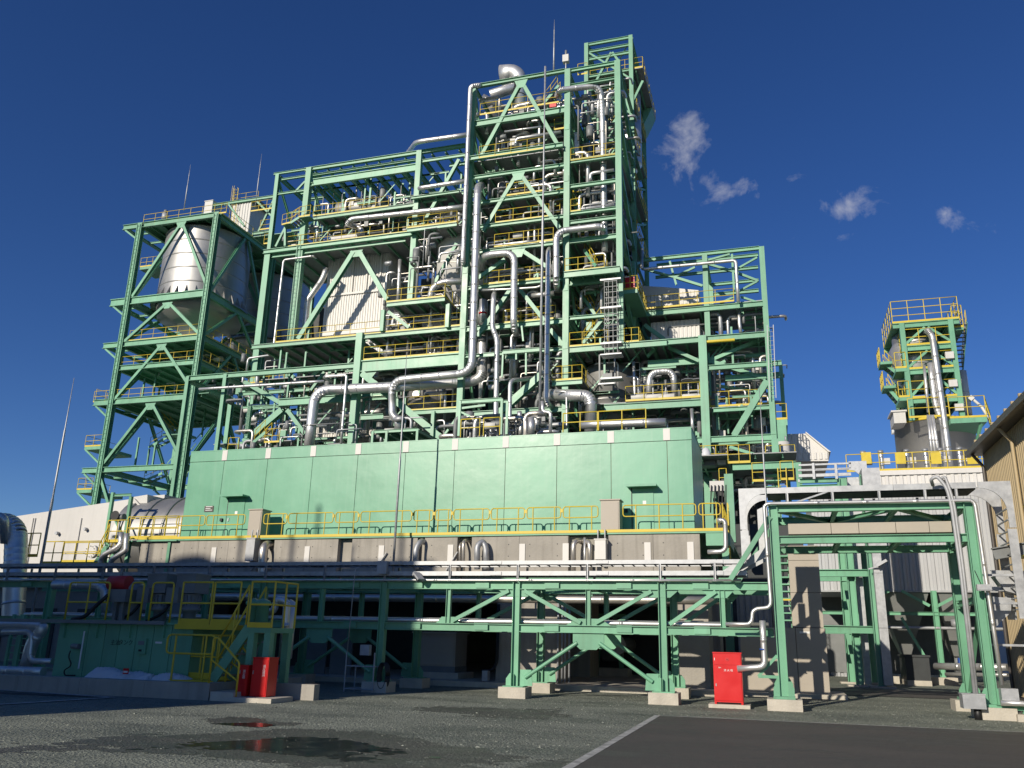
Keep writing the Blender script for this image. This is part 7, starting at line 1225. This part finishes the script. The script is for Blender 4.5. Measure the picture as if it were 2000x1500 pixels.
vessel('upper silver drum under the top platform of the small tower', ((xa+xb)/2-.4, 65.2, 0), [(1.6, zl_[1]+.1), (1.6, zl_[1]+1.6), (1.2, zl_[1]+2.2), (0, zl_[1]+2.4)], TANK, 32)
pipe('long silver pipe climbing the small tower with a bent head', [B(775, 322, 63.5), B(800, 325, 61.6), B(828, 365, 61.6), B(905, 900, 61.6), B(960, 1320, 61.6)], .22, seam=1.6)
pipe('shorter silver pipe rising from the drum silo to the vessel', [B(812, 560, 61.8), B(850, 870, 61.8), B(905, 1000, 61.8), B(935, 1320, 61.8)], .2, seam=1.6)
for i in range(3): pipe('%s of three slim pipes down the drum silo face' % ('left', 'middle', 'right')[i], [B(795+i*18, 940, 61.5), B(835+i*26, 1310, 61.5)], .1, seam=2)
pipe('slim pipe with a bracket left of the drum pipes', [B(768, 575, 61.7), B(800, 920, 61.7)], .1, seam=2)
pipe('pale pipe behind the right column of the small tower', [B(1040, 620, 66), B(1085, 940, 66)], .35, WHITE, seam=2)
for i, (a, b) in enumerate(((920, 480), (945, 685), (990, 860))): p = B(a, b, 62.2); boxo(dtw, 'switch_box', (p.x, 62.1, p.z-.5), (p.x+.55, 62.35, p.z), OFFW)
fl3 = thing('arm_lamp', 'white lamp on a slanting arm above the drum silo rim', 'lamp', B(1200, 900, 62)); bar(fl3, 'arm', B(1115, 815, 62), B(1190, 880, 62), .2, .2, WHITE, 'cyl8'); bar(fl3, 'leg', B(1190, 880, 62), B(1240, 960, 62), .2, .2, WHITE, 'cyl8'); bar(fl3, 'head', B(1098, 830, 62), B(1122, 808, 62), .35, .3, WHITE, 'box')

# secondary steel inside the bays: short posts, stub beams and hangers, part of each structure
rg = random.Random(5)
def secondary(par, x0, x1, ys, zs, n_):
    for i in range(n_):
        y = rg.choice(ys); z = rg.choice(zs); x = rg.uniform(x0, x1-1); k_ = rg.random()
        if k_ < .4: bar(par, 'stub_beam', (x, y, z+rg.uniform(-1.2, 1.2)), (min(x1, x+rg.uniform(1.2, 4)), y, 0), .1, .14, GREEN, 'h') if False else bar(par, 'stub_beam', (x, y, z+.9), (min(x1, x+rg.uniform(1.2, 4)), y, z+.9), .12, .18, GREEN, 'h')
        elif k_ < .75: bar(par, 'post', (x, y, z-1.4), (x, y, z+rg.uniform(.3, 1.8)), .14, .14, GREEN, 'h')
        else: bar(par, 'brace', (x, y, z-1.2), (min(x1, x+1.6), y, z+.6), .1, .1, GREEN, 'angle', up=(0, 1, 0))
secondary(tw, TX[0]+.5, TX[1]-.5, (57.2, 58.6, 60, 61.5), [v[0]-1.2 for v in LV[1:]], 120); secondary(tw, TX[1]+.4, TX[2]-.4, (57.5, 59, 61), list(np.arange(14, 45, 2)), 80)
secondary(bo, -43.8, -22.8, (63, 64.5), (zd+1.5, zd+3.5, zd+5.5), 90); secondary(bo, -42, -23, (57, 58.5, 60), (13, 15.5, 18.5, 21, 23.5), 110); secondary(an, -12.5, .1, (57.2, 58.5, 60, 61.5), (12, 14.5, 17, 19.5, 21.5), 100)

cluster('pale pipes and boxes just inside the boiler front face', -40, -23, 57.0, 58.2, zq-6, zq-.8, 14, 8, 12); cluster('pale pipes hung in front of the cyclone', -28.5, -22.8, 58, 61, 27, 34.5, 9, 5, 6); cluster('slim lines and boxes along the tower front edge', TX[0]+.7, TX[1]-.7, 56.5, 57.2, 18, 44, 16, 10, 16); cluster('slim lines and boxes along the edge of the tower right bay', TX[1]+.5, TX[2]-.5, 56.6, 57.4, 24, 44, 10, 6, 8)
secondary(sf, SX0+.6, SX1-.6, (64, 67, 69.5), (SL[5]+2, SL[4]-1.2, SL[3]-1.4, SL[2]-1.0), 40); secondary(bo, -43.5, -23, (66, 69), (zd+3, zd+5, zd+6.5), 50)
